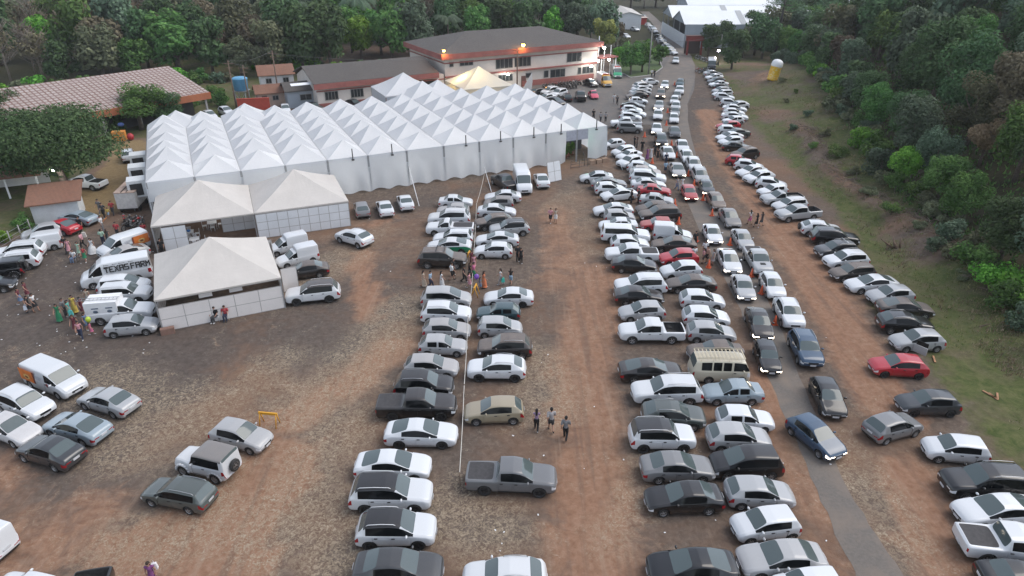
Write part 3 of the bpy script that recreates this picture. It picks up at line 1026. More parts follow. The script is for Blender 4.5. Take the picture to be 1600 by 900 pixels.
def parse_rows():
    out = []
    for row, txt in CARS.items():
        L_ = [ln.split() for ln in txt.strip().splitlines()]
        pts = [(float(q[2]), float(q[3])) for q in L_]
        for i, q in enumerate(L_):
            typ, colr, cx, cy = TYP[q[0]], q[1], pts[i][0], pts[i][1]
            d = q[4]; opts = q[5:]
            z = SPEC[typ]['H'] * .47
            c = gp(cx, cy, z)
            if d == 't':
                lane = [p for p, w in zip(pts, L_) if w[4] == 't']
                k = lane.index(pts[i])
                a, b_ = lane[max(0, k - 2)], lane[min(len(lane) - 1, k + 2)]
                v = gp(*b_, z) - gp(*a, z)
            else:
                dx, dy = {'r': (1, 0), 'l': (-1, 0)}.get(d) or [float(t) for t in d.split(',')]
                nn = math.hypot(dx, dy); s = 6.0
                v = gp(cx + dx / nn * s, cy + dy / nn * s, z) - gp(cx - dx / nn * s, cy - dy / nn * s, z)
            head = math.atan2(v.y, v.x) + R(rnd.uniform(-1.2, 1.2))
            if typ == 'pickup' and 'open' not in opts: pass
            out.append(dict(row=row, i=i, typ=typ, col=colr, pos=Vector((c.x, c.y, terrain(c.x, c.y))), head=head, opts=opts, d=d))
    return out

def facing(h):
    a = math.degrees(h) % 360
    if a < 50 or a > 310: return 'facing right'
    if 130 < a < 230: return 'facing left'
    return 'facing the camera' if a >= 230 else 'facing away'

def car_labels(cs):
    words = lambda s: len(s.split())
    def basic(c):
        s = CWORD[c['col']] + ' ' + TWORD[c['typ']]
        if 'br' in c['opts']: s = s.replace('white', 'black-roofed white', 1)
        return s
    cand = {}
    for c in cs:
        rw = [k for k in cs if k['row'] == c['row']]
        j = rw.index(c)
        b = basic(c); rp = ROWP[c['row']]
        L_ = []
        if (c['row'], c['i']) in OWN: L_.append(OWN[(c['row'], c['i'])])
        same = [k for k in rw if basic(k) == b]
        if len(same) == 1: L_.append(f"{b} in {rp}")
        samef = [k for k in same if facing(k['head']) == facing(c['head'])]
        if len(samef) == 1: L_.append(f"{b} {facing(c['head'])} in {rp}")
        dusty = any(o in ('d5', 'd6', 'd7', 'd8') for o in c['opts'])
        if dusty and sum(any(o in ('d5', 'd6', 'd7', 'd8') for o in k['opts']) for k in same) == 1: L_.append(f"{b} with a dusty roof in {rp}")
        if 'lit' in c['opts'] and sum('lit' in k['opts'] for k in same) == 1: L_.append(f"{b} with lit headlamps in {rp}")
        short = rp.replace('the ', '', 1)
        pv = rw[j - 1] if j > 0 else None
        nx = rw[j + 1] if j + 1 < len(rw) else None
        if c['row'] in 'ABDEGHIPQRS':
            bp, bn = (basic(pv) if pv else None), (basic(nx) if nx else None)
            if pv and nx: L_.append(f"{b} between a {bp} and a {bn}, {short}")
            if nx: L_.append(f"{b} just behind a {bn}, {short}")
            if pv: L_.append(f"{b} just in front of a {bp}, {short}")
            if pv and nx: L_.append(f"{b} {facing(c['head'])} between a {bp} and a {bn}, {short}")
        ORD = ['first', 'second', 'third', 'fourth', 'fifth', 'sixth', 'seventh', 'eighth', 'ninth', 'tenth', 'eleventh', 'twelfth', 'thirteenth', 'fourteenth']
        k = same[::-1].index(c)
        o = 'nearest' if k == 0 else ('farthest' if k == len(same) - 1 else ORD[k] + ' nearest')
        if c['row'] in 'CFLZ':
            ss = sorted(same, key=lambda q: q['pos'].x); k = ss.index(c)
            o = 'leftmost' if k == 0 else ('rightmost' if k == len(same) - 1 else ORD[k] + ' from the left')
            L_.append(f"{b}, {o} of its kind in {rp}")
        else:
            L_.append(f"{b}, {o} of its kind in {rp}")
        cand[id(c)] = [t for t in L_ if 4 <= words(t) <= 16]
    # a candidate is only used when no other vehicle could also be described by it
    cnt = {}
    for L_ in cand.values():
        for t in set(L_): cnt[t] = cnt.get(t, 0) + 1
    for c in cs:
        c['label'] = next((t for t in cand[id(c)] if cnt[t] == 1), cand[id(c)][-1])

CARLIST = parse_rows()
car_labels(CARLIST)
CAROBJ = {}
SHAPES = {('I', 19): 'sedan', ('I', 20): 'sedan', ('I', 21): 'sedan_sleek', ('I', 15): 'sedan_sleek', ('I', 12): 'sedan', ('I', 10): 'sedan', ('I', 3): 'sedan_sleek', ('F', 3): 'sedan', ('F', 4): 'sedan_sleek', ('F', 5): 'sedan', ('F', 6): 'hatchback', ('G', 23): 'sedan_old',
          ('G', 21): 'sedan_old', ('G', 24): 'hatchback_old', ('G', 25): 'hatchback', ('G', 27): 'hatchback', ('G', 28): 'hatchback_small', ('G', 29): 'sedan', ('G', 18): 'hatchback', ('G', 19): 'hatchback', ('G', 20): 'hatchback', ('Q', 14): 'hatchback', ('B', 12): 'hatchback_small', ('B', 15): 'hatchback',
          ('A', 10): 'hatchback_old', ('A', 11): 'hatchback', ('A', 9): 'hatchback', ('R', 40): 'hatchback', ('R', 41): 'hatchback', ('R', 43): 'hatchback_small', ('P', 20): 'hatchback', ('D', 6): 'hatchback', ('R', 45): 'sedan_sleek', ('A', 18): 'sedan', ('A', 15): 'sedan_sleek', ('A', 14): 'sedan_sleek', ('C', 6): 'sedan', ('E', 0): 'sedan_sleek'}
def catname(t):
    return {'pickup': 'pickup', 'single_cab_pickup': 'pickup', 'canopy_pickup': 'pickup', 'box_van': 'van', 'small_van': 'van', 'panel_van': 'van', 'tall_van': 'van',
            'minibus_van': 'minibus', 'jeep': 'off-roader'}.get(t, 'car')
for c in CARLIST:
    s = ppm(c['pos'])
    lod = 0 if s > 14.5 else (1 if s > 7.6 else 2)
    if c['typ'] in ('tall_van', 'beetle') or (c['row'] == 'D'): lod = min(lod, 1)
    c['lod'] = lod
    sh_ = SHAPES.get((c['row'], c['i']))
    if sh_: c['opts'].append('=' + sh_)
    o = place_car(c['typ'], c['col'], c['pos'], c['head'], c['opts'], lod)
    tag(o, c['label'], catname(c['typ']), GROUPS[c['row']])
    CAROBJ[(c['row'], c['i'])] = o
# ------------------------------------------------------------------ ground, roads, bank
def seg_d(p, a, b):
    ab = b - a
    t = max(0, min(1, (p - a).dot(ab) / max(1e-6, ab.dot(ab))))
    return (p - a - ab * t).length
def strip(pxs, wid, wt_=1.0):
    return ([gp(*q).to_2d() for q in pxs], wid, wt_)
RED = [strip([(1105, 175), (1150, 262), (1205, 335), (1270, 430), (1325, 520), (1362, 600), (1400, 640)], 2.0, 1.0),
       strip([(1180, 640), (1260, 760), (1310, 900)], 1.2, .5),
       strip([(1420, 740), (1450, 830), (1480, 900)], 1.6, .9),
       strip([(868, 330), (880, 400), (872, 440)], 2.2, .5), strip([(935, 430), (920, 520), (905, 600), (925, 700), (920, 800), (940, 900)], 2.6, .75),
       strip([(585, 470), (560, 420), (568, 395)], 1.0, .9), strip([(578, 352), (612, 342)], 1.0, .6),
       strip([(230, 890), (330, 850), (400, 760), (330, 800), (430, 730)], 2.6, 1.1), strip([(250, 830), (300, 860), (380, 880)], 1.6, 1.1), strip([(400, 680), (470, 650), (560, 590), (610, 545)], 1.8, .7),
       strip([(140, 800), (60, 870), (0, 860)], 2.4, .5), strip([(0, 720), (20, 780)], 1.5, .5), strip([(180, 850), (170, 890)], 1.4, .8),
       strip([(560, 460), (575, 500)], .8, .8), strip([(1128, 185), (1110, 205), (1120, 225)], 1.6, .6), strip([(1190, 580), (1215, 640)], 1.3, .8), strip([(1230, 120), (1190, 135)], 3, .5)]
STRAW = [strip([(470, 640), (540, 590), (600, 520), (640, 480)], 2.6, .8), strip([(500, 430), (540, 400)], 2.6, .6), strip([(560, 380), (600, 360)], 1.4, .4),
         strip([(440, 830), (520, 800), (540, 870)], 2.6, .9), strip([(700, 790), (760, 830)], 2.4, .8), strip([(860, 640), (840, 560), (850, 600)], 2.2, .8),
         strip([(150, 600), (240, 640), (300, 640), (200, 700)], 2.8, .75), strip([(340, 700), (300, 830), (200, 850)], 2.4, .7), strip([(440, 560), (400, 600)], 2.0, .6),
         strip([(540, 660), (500, 720), (460, 780)], 2.4, .8), strip([(860, 330), (890, 300), (920, 390)], 1.6, .4), strip([(960, 850), (1000, 700)], 1.2, .5), strip([(1290, 700), (1350, 760), (1400, 860)], 2.0, .6)]
DARK = [strip([(0, 480), (110, 430), (200, 560)], 9.0, 1.0), strip([(250, 560), (420, 520), (600, 440)], 5, .6), strip([(0, 640), (120, 720)], 5, .6), strip([(640, 470), (860, 470)], 6, .45), strip([(300, 540), (420, 520)], 3.0, .7), strip([(860, 470), (900, 500)], 2.5, .5), strip([(0, 690), (140, 730)], 2.4, .6), strip([(450, 500), (520, 540)], 3, .6),
        strip([(940, 740), (900, 770)], 1.5, .4), strip([(640, 320), (740, 300)], 3, .6), strip([(900, 180), (1080, 130), (1000, 220)], 9, .8), strip([(850, 150), (960, 150)], 9, .7), strip([(730, 600), (740, 760)], 1.5, .5), strip([(680, 560), (640, 720)], 3, .4)]
TAN = [strip([(150, 330), (160, 290), (190, 262), (205, 225)], 2.6, 1.0)]
LANE = [gp(*q).to_2d() for q in [(1360, 920), (1290, 745), (1222, 580), (1180, 470), (1110, 345), (1068, 250), (1050, 160)]]

def wsum(lst, p):
    s = 0.0
    for pts, wid, wt_ in lst:
        d = min(seg_d(p, a, b) for a, b in zip(pts, pts[1:])) if len(pts) > 1 else (p - pts[0]).length
        s = max(s, wt_ * (1 - smooth(wid * .35, wid * 1.5, d)))
    return s

def frange(a, b, s):
    o = []
    while a < b - 1e-6: o.append(a); a += s
    return o
gx = [-2500, -1200, -600, -300, -200, -150, -120, -95] + frange(-80, 36, 1.3) + frange(36, 62, .8) + frange(62, 112, 3) + [115, 140, 200, 400, 900, 2500]
gy = [-300, -60, -10, 8] + frange(16, 135, 1.2) + frange(135, 190, 3) + frange(190, 430, 14) + [450, 600, 1000, 2000, 4000]
gv, gf, ga = [], [], []
for y in gy:
    for x in gx:
        gv.append((x, y, terrain(x, y)))
        p = Vector((x, y))
        if -80 < x < 75 and 14 < y < 185:
            s = x - edge_x(y)
            lo_ = -3.8 - 4.2 * (1 - smooth(48, 72, y)); gr = smooth(lo_, lo_ + 4.5, s) * (.86 + .14 * smooth(-.3, .35, mnoise.noise(Vector((x * .13, y * .13, 3)))))
            bare = smooth(.05, .45, mnoise.noise(Vector((x * .11 + 7, y * .09, 6)))) * smooth(45, 60, y) + 1.6 * math.exp(-((s - 3.6 - 1.2 * math.sin(y * .13)) / 1.5) ** 2) * smooth(55, 62, y) * (1 - smooth(105, 115, y)) + .5 * smooth(95, 115, y) * smooth(0, 4, s)
            gr *= 1 - min(.8, bare * .5) * smooth(-1, 2, s)
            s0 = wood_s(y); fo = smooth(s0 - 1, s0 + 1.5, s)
            lf = smooth(-40, -44, x + (y - 40) * .05) * (1 - smooth(60, 66, y)) if y > 52 else 0
            if x < -46 and y > 66 and wsum(TAN, p) < .2: gr = max(gr, .8)
            ga.append((wsum(RED, p), wsum(STRAW, p), gr, max(wsum(DARK, p), 0), wsum(TAN, p), fo))
        else:
            back = 1.0 if (y > 150 or x < -60 or x > 40) else 0.0
            ga.append((0, 0, back, .3, 0, back))
nx = len(gx)
for j in range(len(gy) - 1):
    for i in range(nx - 1):
        gf.append((j * nx + i, j * nx + i + 1, (j + 1) * nx + i + 1, (j + 1) * nx + i))
gm = bpy.data.meshes.new('ground')
gm.from_pydata(gv, [], gf)
a1 = gm.attributes.new('mask_a', 'FLOAT_COLOR', 'POINT'); a2 = gm.attributes.new('mask_b', 'FLOAT_COLOR', 'POINT')
a1.data.foreach_set('color', [c for q in ga for c in (q[0], q[1], q[2], q[3])])
a2.data.foreach_set('color', [c for q in ga for c in (q[4], q[5], 0, 1)])
gm.polygons.foreach_set('use_smooth', [True] * len(gf))

def ground_mat():
    m = NT('dirt_and_dry_grass')
    P = m.pos()
    A = m.n('ShaderNodeAttribute', attribute_name='mask_a'); B = m.n('ShaderNodeAttribute', attribute_name='mask_b')
    sa = m.n('ShaderNodeSeparateColor'); m.l(A.outputs['Color'], sa.inputs[0])
    sb = m.n('ShaderNodeSeparateColor'); m.l(B.outputs['Color'], sb.inputs[0])
    big = m.noise(.09, 5, .6, P, .6); mid = m.noise(.45, 6, .65, P, .8); fine = m.noise(2.1, 6, .72, P, .4); grit = m.noise(9, 4, .75, P)
    sgrit = m.noise(4.3, 5, .8, P, 1.2)
    c = m.ramp(fine, [(.25, (.068, .052, .043)), (.5, (.116, .090, .073)), (.75, (.178, .141, .116))])
    c = m.mix(m.ramp(big, [(.44, 0), (.64, .6)]), c, (.20, .112, .068))
    def msk(src, nz, lo, hi, k=1.0):
        t = m.math('ADD', m.math('MULTIPLY', src, 1.0), m.math('MULTIPLY', m.math('SUBTRACT', nz, .5), 1.5))
        return m.ramp(t, [(lo, 0), (hi, k)])
    dk = msk(A.outputs['Alpha'], mid, .30, .75, .8)
    c = m.mix(dk, c, m.ramp(fine, [(.3, (.055, .046, .042)), (.7, (.102, .087, .078))]))
    rd = msk(sa.outputs[0], mid, .16, .62, .92)
    c = m.mix(rd, c, m.ramp(fine, [(.25, (.165, .084, .050)), (.5, (.245, .138, .088)), (.8, (.32, .205, .145))]))
    # wheel tracks drawn out along the aisles
    mp = m.n('ShaderNodeMapping'); mp.inputs['Scale'].default_value = (1.5, .07, 1); m.l(P, mp.inputs['Vector'])
    trk = m.noise(1.0, 4, .6, mp.outputs[0], .25)
    c = m.mix(m.math('MULTIPLY', m.ramp(trk, [(.52, 0), (.66, .55)]), m.ramp(sa.outputs[0], [(.05, .25), (.5, 1)])), c, (.125, .085, .065))
    c = m.mix(m.math('MULTIPLY', m.ramp(trk, [(.30, .5), (.42, 0)]), m.ramp(sa.outputs[0], [(.05, .2), (.5, 1)])), c, (.29, .205, .15))
    # dry straw litter, in flecks
    st = m.math('MULTIPLY', msk(sa.outputs[1], mid, .0, .7, 1.0), m.ramp(sgrit, [(.46, 0), (.57, 1.0)]))
    c = m.mix(m.math('MULTIPLY', st, .8), c, m.ramp(grit, [(.3, (.20, .155, .105)), (.7, (.42, .345, .25))]))
    fl = m.math('MULTIPLY', m.ramp(sgrit, [(.56, 0), (.66, .6)]), m.ramp(mid, [(.48, 0), (.66, 1)]))
    c = m.mix(fl, c, (.40, .35, .285))
    c = m.mix(m.ramp(sgrit, [(.26, .45), (.38, 0)]), c, (.060, .044, .036))
    tn = msk(sb.outputs[0], mid, .3, .7, .9)
    c = m.mix(tn, c, m.ramp(fine, [(.3, (.17, .12, .06)), (.7, (.26, .19, .10))]))
    gr = msk(sa.outputs[2], mid, .34, .78, 1.0)
    gcol = m.ramp(m.noise(1.3, 6, .75, P, .5), [(.22, (.026, .036, .012)), (.42, (.060, .080, .024)), (.60, (.105, .112, .045)), (.8, (.17, .15, .08))])
    gbig = m.noise(.22, 5, .65, P, .9)
    gcol = m.mix(m.ramp(gbig, [(.45, 0), (.66, .8)]), gcol, m.ramp(fine, [(.25, (.055, .042, .026)), (.5, (.115, .092, .06)), (.8, (.20, .165, .115))]))
    c = m.mix(gr, c, gcol)
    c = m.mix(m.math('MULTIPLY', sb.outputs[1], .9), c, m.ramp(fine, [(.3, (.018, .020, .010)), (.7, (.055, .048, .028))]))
    m.base(c); m.set(Roughness=.95)
    m.p.inputs['Specular IOR Level'].default_value = .15
    m.bump(m.mix(.5, fine, grit), .5, .09)
    return m.mat
gm.materials.append(ground_mat())
tag(link('ground', gm), kind='structure')

def sheet(name, left, right, z, mat, steps=8):
    L_ = [gp(*q) for q in left]; R_ = [gp(*q) for q in right]
    def dens(pts):
        o = []
        n = len(pts)
        for i in range(n - 1):
            p0, p1, p2, p3 = pts[max(0, i - 1)], pts[i], pts[i + 1], pts[min(n - 1, i + 2)]
            for s in range(steps):
                t = s / steps
                o.append(.5 * ((2 * p1) + (p2 - p0) * t + (2 * p0 - 5 * p1 + 4 * p2 - p3) * t * t + (3 * p1 - p0 - 3 * p2 + p3) * t ** 3))
        return o + [pts[-1]]
    A, B = dens(L_), dens(R_)
    vs, fs = [], []
    K = 6
    for i, (a, b) in enumerate(zip(A, B)):
        for k in range(K + 1):
            p = a.lerp(b, k / K)
            if k in (0, K):
                j = .22 * mnoise.noise(Vector((p.x * .6, p.y * .6, k * 3.0))) + .10 * mnoise.noise(Vector((p.x * 2.1, p.y * 2.1, k * 3.0)))
                p = p + (b - a).normalized() * j
            vs.append((p.x, p.y, z))
    for i in range(len(A) - 1):
        for k in range(K):
            q = i * (K + 1) + k
            fs.append((q, q + 1, q + K + 2, q + K + 1))
    me = bpy.data.meshes.new(name); me.from_pydata(vs, [], fs); me.materials.append(mat)
    bm = bmesh.new(); bm.from_mesh(me); bmesh.ops.recalc_face_normals(bm, faces=bm.faces)
    if sum(f.normal.z for f in bm.faces) < 0: bmesh.ops.reverse_faces(bm, faces=bm.faces)
    bm.to_mesh(me); bm.free()
    return tag(link(name, me), kind='structure')

def asphalt(name, a, b, dustc):
    m = NT(name); P = m.pos()
    f = m.noise(6, 5, .7, P); g = m.noise(.5, 5, .6, P, .5)
    c = m.ramp(f, [(.3, a), (.7, b)])
    c = m.mix(m.ramp(g, [(.42, 0), (.68, .75)]), c, dustc)
    m.base(c); m.set(Roughness=.9); m.bump(f, .2, .01)
    return m.mat
ASPH = asphalt('worn_asphalt', (.108, .096, .085), (.155, .138, .123), (.19, .152, .124))
YARD = asphalt('old_yard_asphalt', (.080, .076, .073), (.118, .112, .106), (.15, .125, .108))
sheet('yard', [(700, 175), (690, 150), (880, 122), (948, 112), (985, 85)], [(900, 205), (1000, 195), (1050, 190), (1084, 140), (1080, 92)], .004, YARD)
sheet('road', [(1360, 960), (1328, 880), (1268, 745), (1196, 580), (1150, 470), (1086, 345), (1045, 250), (1026, 170), (1030, 118), (1046, 88), (1036, 62), (1018, 35), (1000, 18)],
      [(1450, 960), (1398, 880), (1316, 745), (1243, 572), (1200, 470), (1138, 345), (1090, 250), (1074, 170), (1086, 118), (1080, 88), (1060, 64), (1036, 38), (1014, 18)], .008, ASPH)
# ------------------------------------------------------------------ tents
def fabric(name, c, tr=.35, var=.05, sc=.5):
    m = NT(name)
    f = m.noise(sc, 5, .6, m.coord())
    col = m.ramp(f, [(.3, tuple(x * (1 - var) for x in c)), (.7, c)])
    m.base(col); m.set(Roughness=.5)
    m.bump(m.noise(1.1, 4, .6, m.coord(), 1.0), .22, .12)
    tl = m.n('ShaderNodeBsdfTranslucent'); m.l(col, tl.inputs['Color'])
    mx = m.n('ShaderNodeMixShader'); mx.inputs[0].default_value = tr
    m.l(m.p.outputs[0], mx.inputs[1]); m.l(tl.outputs[0], mx.inputs[2])
    m.l(mx.outputs[0], m.t.nodes['Material Output'].inputs['Surface'])
    return m.mat
WTENT = fabric('white_canopy_fabric', (.73, .738, .75), .30)
BTENT = fabric('cream_canopy_fabric', (.69, .65, .605), .25, .10, .7)
CURT = fabric('thin_white_curtain', (.76, .79, .82), .55)
YTENT = fabric('lamp_lit_canopy_fabric', (.80, .76, .68), .45)
PANEL = plain('white_panel', (.66, .68, .70), .4, .06, .8)
PANELW = plain('cream_panel', (.70, .67, .65), .45, .06, .8)
SEAM = plain('grey_seam', (.33, .32, .31), .7)

def pyramid_mesh(size, rise, valance, mat, sag=.06, n=10, skew=(0, 0)):
    h = size / 2
    vs, fs = [], []
    N = 2 * n
    for j in range(N + 1):
        for i in range(N + 1):
            x, y = (i - n) / n, (j - n) / n
            r_ = max(abs(x), abs(y))
            z = rise * (1 - r_)
            o = min(abs(x), abs(y)) / max(r_, 1e-6)
            z -= sag * rise * 4 * r_ * (1 - r_) + .035 * rise * math.sin(math.pi * r_) * (1 - o * o)
            vs.append((x * h + skew[0] * (1 - r_), y * h + skew[1] * (1 - r_), z))
    for j in range(N):
        for i in range(N):
            a = j * (N + 1) + i
            # split along the ridges so that they stay sharp
            xm, ym = i + .5 - n, j + .5 - n
            q = (a, a + 1, a + N + 2, a + N + 1)
            if abs(abs(xm) - abs(ym)) < 1e-3:
                if xm * ym > 0: fs += [(q[0], q[1], q[2]), (q[0], q[2], q[3])]
                else: fs += [(q[0], q[1], q[3]), (q[1], q[2], q[3])]
            else: fs.append(q)
    m = MB().add(vs, fs, 0, False)
    if valance:
        for k in range(4):
            c_, s_ = [(0, -1), (1, 0), (0, 1), (-1, 0)][k]
            m.box((c_ * h, s_ * h, -valance / 2 - .01), (.02 if c_ else size, size if c_ else .02, valance))
    return m.mesh('canopy', mat)

def post_mesh(h, r_=.05):
    return MB().box((0, 0, h / 2), (r_ * 2, r_ * 2, h)).mesh('leg', STEEL)

def tent(name, c, ang, size, eave, peak, mesh, label, group, legs=(1, 1, 1, 1), gutter=True, cat='tent', sc=1.0):
    root = empty(name, (c.x, c.y, 0), ang)
    o = link('canopy', mesh, root); o.location.z = eave; o.scale.z = sc
    h = size / 2 - .06
    for on, (a, b) in zip(legs, ((-1, -1), (1, -1), (1, 1), (-1, 1))):
        if on:
            l_ = link('leg', LEGM.setdefault(round(eave, 2), post_mesh(eave)), root); l_.location = (a * h, b * h, 0)
    if gutter:
        m = MB()
        for k in range(4):
            c_, s_ = [(0, -1), (1, 0), (0, 1), (-1, 0)][k]
            m.box((c_ * (h + .0), s_ * (h + .0), 0), (.10 if c_ else size - .3, size - .3 if c_ else .10, .12))
        g = m.build('gutter', SEAM, root); g.location.z = eave - .02 - .1
    return tag(root, label, cat, group)
LEGM = {}

ANG = R(25)
UX, UY = Vector((math.cos(ANG), math.sin(ANG), 0)), Vector((-math.sin(ANG), math.cos(ANG), 0))
TA, TB = 4.8, 4.56
ORG = gp(260, 250, 6.05) - UX * TA / 2 - UY * TB / 2
ORG.z = 0
EAVE = 4.5
CELLS = [pyramid_mesh(4.74, 1.62, .22, WTENT, .012 + .014 * k, 8, (.12 * (k - 1), .1 * (1 - k))) for k in range(3)]
ORDW = ['first', 'second', 'third', 'fourth', 'fifth', 'sixth', 'seventh', 'eighth', 'ninth', 'tenth', 'eleventh', 'twelfth']
ROWW = ['front', 'second', 'third', 'fourth', 'fifth', 'back']
for j in range(6):
    for i in range(12):
        c = ORG + UX * (TA * (i + .5)) + UY * (TB * (j + .5))
        per = (j == 0, i == 11 and True, j == 5, i == 0)
        legs = (i == 0 or j == 0, (i == 11 or j == 0), (i == 11 or j == 5), (i == 0 or j == 5))
        t = tent('marquee_tent', c, ANG, TA, EAVE + (0, .22, 0, -.15, .0, .05)[j] * 0, 6.1, CELLS[rnd.randrange(3)],
             f"white pyramid canopy, {ORDW[i]} from the left in the marquee's {ROWW[j]} row", 'pyramid canopies of the big white marquee', legs, False,
             sc=(1, 1.16, .97, .92, 1, 1.02)[j] * rnd.uniform(.96, 1.04))
        if j < 6:
            t.children[0].scale.y = TB / TA
# dark gutters between the columns of canopies
gm_ = MB()
for i in range(1, 12):
    a = ORG + UX * TA * i
    for k in range(6):
        p = a + UY * TB * (k + .5)
        gm_.box((p.x, p.y, EAVE - .06), (.14, TB - .1, .06), ANG)
tag(gm_.build('rain_gutter', SEAM), 'thin grey rain gutters running between the canopies of the marquee', 'gutter')
for i in range(3, 12):
    for off in ((.5,) if i not in (10,) else (.35,)):
        p = ORG + UX * TA * (i + off + .12) - UY * .12
        if i in (3, 6): continue
        b = MB().box((p.x, p.y, EAVE + .45), (.10, .10, 1.2), ANG).box((p.x, p.y, EAVE - .28), (.3, .3, .12), ANG)
        tag(b.build('eave_post', BLACK), f"short black post on the marquee's front eave above the {ORDW[i]} bay", 'post', 'short black posts on the marquee eave')

def curtain(name, a, b, top, drop, depth, waves, label, flare=0.0, scallop=.26, skirt=True, z1=None):
    """a hung cloth from a to b; its folds deepen downwards, hem scalloped"""
    d = (b - a); Ln = d.length; d.normalize(); nrm = Vector((d.y, -d.x, 0))
    NX = int(Ln / .16) + 2; NZ = 12
    vs, fs = [], []
    for i in range(NX + 1):
        s = Ln * i / NX
        ph = s * waves + .9 * mnoise.noise(Vector((s * .35, 2, 0)))
        am = depth * (.55 + .8 * abs(mnoise.noise(Vector((s * .22, 7, 1)))))
        hem = scallop * (.5 + .5 * math.cos(ph * 1.0)) + .12 * mnoise.noise(Vector((s * .8, 5, 5))) if scallop else 0
        for k in range(NZ + 1):
            t = k / NZ
            z = top - (top - drop - max(0, hem)) * t
            o = am * smooth(.30, .75, t) * math.sin(ph) + flare * t
            p = a + d * s + nrm * o
            vs.append((p.x, p.y, z))
    for i in range(NX):
        for k in range(NZ):
            q = i * (NZ + 1) + k
            fs.append((q, q + 1, q + NZ + 2, q + NZ + 1))
    me = bpy.data.meshes.new(name); me.from_pydata(vs, [], fs); me.materials.append(CURT)
    me.polygons.foreach_set('use_smooth', [True] * len(fs))
    return tag(link(name, me), label, 'curtain')
P0 = ORG; P1 = ORG + UX * TA * 12; P2 = P1 + UY * TB * 6; P3 = P0 + UY * TB * 6
def frontu(px):
    best = min(range(0, 577), key=lambda k: abs(project(P0 + UX * k * .1 + Vector((0, 0, 2)))[0] - px))
    return best * .1
ue0, ue1 = frontu(884), frontu(917)
off = -UY * .08
us = 15.5
curtain('side_curtain', P0 + UX * us + off, P0 + UX * ue0 + off, EAVE - .05, .06, .20, 2.6, 'long translucent white curtain in folds along the front of the marquee', .1)
curtain('side_curtain', P0 + UX * ue1 + off, P1 + off, EAVE - .05, .15, .16, 2.2, 'white curtain to the right of the marquee entrance', .2)
curtain('side_curtain', P0 + off + Vector((0, 0, 0)), P0 + UX * us + off, EAVE - .05, 2.3, .05, 1.2, 'short white curtain strip above the two cream tents', .1, .05)
curtain('side_curtain', P1 + UX * .06, P2 + UX * .06, EAVE - .05, .1, .10, 2.0, 'white curtain closing the right end of the marquee', .1, .1)
curtain('side_curtain', P3 - UX * .06, P0 - UX * .06, EAVE - .05, .1, .07, 1.6, 'white curtain closing the left end of the marquee', .1, .1)
curtain('side_curtain', P2 + UY * .06, P3 + UY * .06, EAVE - .05, .1, .07, 1.6, 'white curtain closing the back of the marquee', .1, .1)
# entrance: header panel, plants and lamps seen in the gap
hp = P0 + UX * (ue0 + ue1) / 2 + off
bd = MB().box((hp.x, hp.y, 3.75), (ue1 - ue0, .06, 1.35), ANG).build('header_panel', plain('grey_header', (.36, .38, .44), .6))
tag(bd, 'plain grey panel hung above the marquee entrance', 'panel')
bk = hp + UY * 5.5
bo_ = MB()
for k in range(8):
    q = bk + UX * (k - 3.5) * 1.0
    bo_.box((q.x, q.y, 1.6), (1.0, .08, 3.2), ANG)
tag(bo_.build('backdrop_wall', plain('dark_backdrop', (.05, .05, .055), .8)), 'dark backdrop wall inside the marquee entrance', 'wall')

# two cream tents against the marquee, one in front
BIG = pyramid_mesh(9.5, 2.65, .12, BTENT, .045, 12)
A1 = gp(246, 396); A1b = gp(548, 353)
dirb = (A1b - A1).normalized(); angb = math.atan2(dirb.y, dirb.x)
nb = Vector((-dirb.y, dirb.x, 0))
cT1 = A1 + dirb * 4.75 + nb * 4.75; cT2 = A1 + dirb * 14.3 + nb * 4.75
tent('cream_tent', cT1, angb, 9.5, 2.85, 5.4, BIG, 'left one of the two cream pyramid tents joined to the marquee, open front', 'cream pyramid tents', cat='tent')
tent('cream_tent', cT2, angb, 9.5, 2.85, 5.4, BIG, 'right one of the two cream pyramid tents, closed by a panelled wall', 'cream pyramid tents', cat='tent')
A3 = gp(254, 519); A3b = gp(446, 481)
dirc = (A3b - A3).normalized(); angc = math.atan2(dirc.y, dirc.x); nc = Vector((-dirc.y, dirc.x, 0))
cT3 = A3 + dirc * 4.75 + nc * 4.75
tent('cream_tent', cT3, angc, 9.5, 2.85, 5.4, BIG, 'cream pyramid tent standing alone in front, with a low panelled front wall', 'cream pyramid tents', cat='tent')

def panel_wall(a, b, h, pw, rows, mat, label, z0=.04, cat='wall', name='panel_wall'):
    d = b - a; Ln = d.length; d.normalize(); ang = math.atan2(d.y, d.x)
    root = empty(name, (a.x, a.y, 0), ang)
    n = max(1, round(Ln / pw)); w_ = Ln / n
    m = MB(); f = MB()
    for i in range(n):
        for r_ in range(rows):
            hh = h / rows
            m.box((w_ * (i + .5), 0, z0 + hh * (r_ + .5)), (w_ - .03, .04, hh - .03))
    for i in range(n + 1): f.box((w_ * i, 0, z0 + h / 2), (.05, .055, h))
    for r_ in range(rows + 1): f.box((Ln / 2, 0, z0 + h / rows * r_), (Ln, .045, .045))
    m.build('panels', mat, root); f.build('frame', SEAM, root)
    return tag(root, label, cat)
panel_wall(A1 + dirb * 9.6, A1b, 2.6, 1.05, 3, PANEL, 'white gridded panel wall closing the front of the right cream tent')
panel_wall(A1b + nb * .1, A1b + nb * 9.4, 2.6, 1.05, 3, PANEL, 'white gridded panel wall on the right flank of the cream tent')
panel_wall(A1 + dirb * 6.2 + nb * 3.2, A1 + dirb * 9.5 + nb * 3.2, 2.5, 1.0, 3, PANEL, 'gridded partition inside the left cream tent')
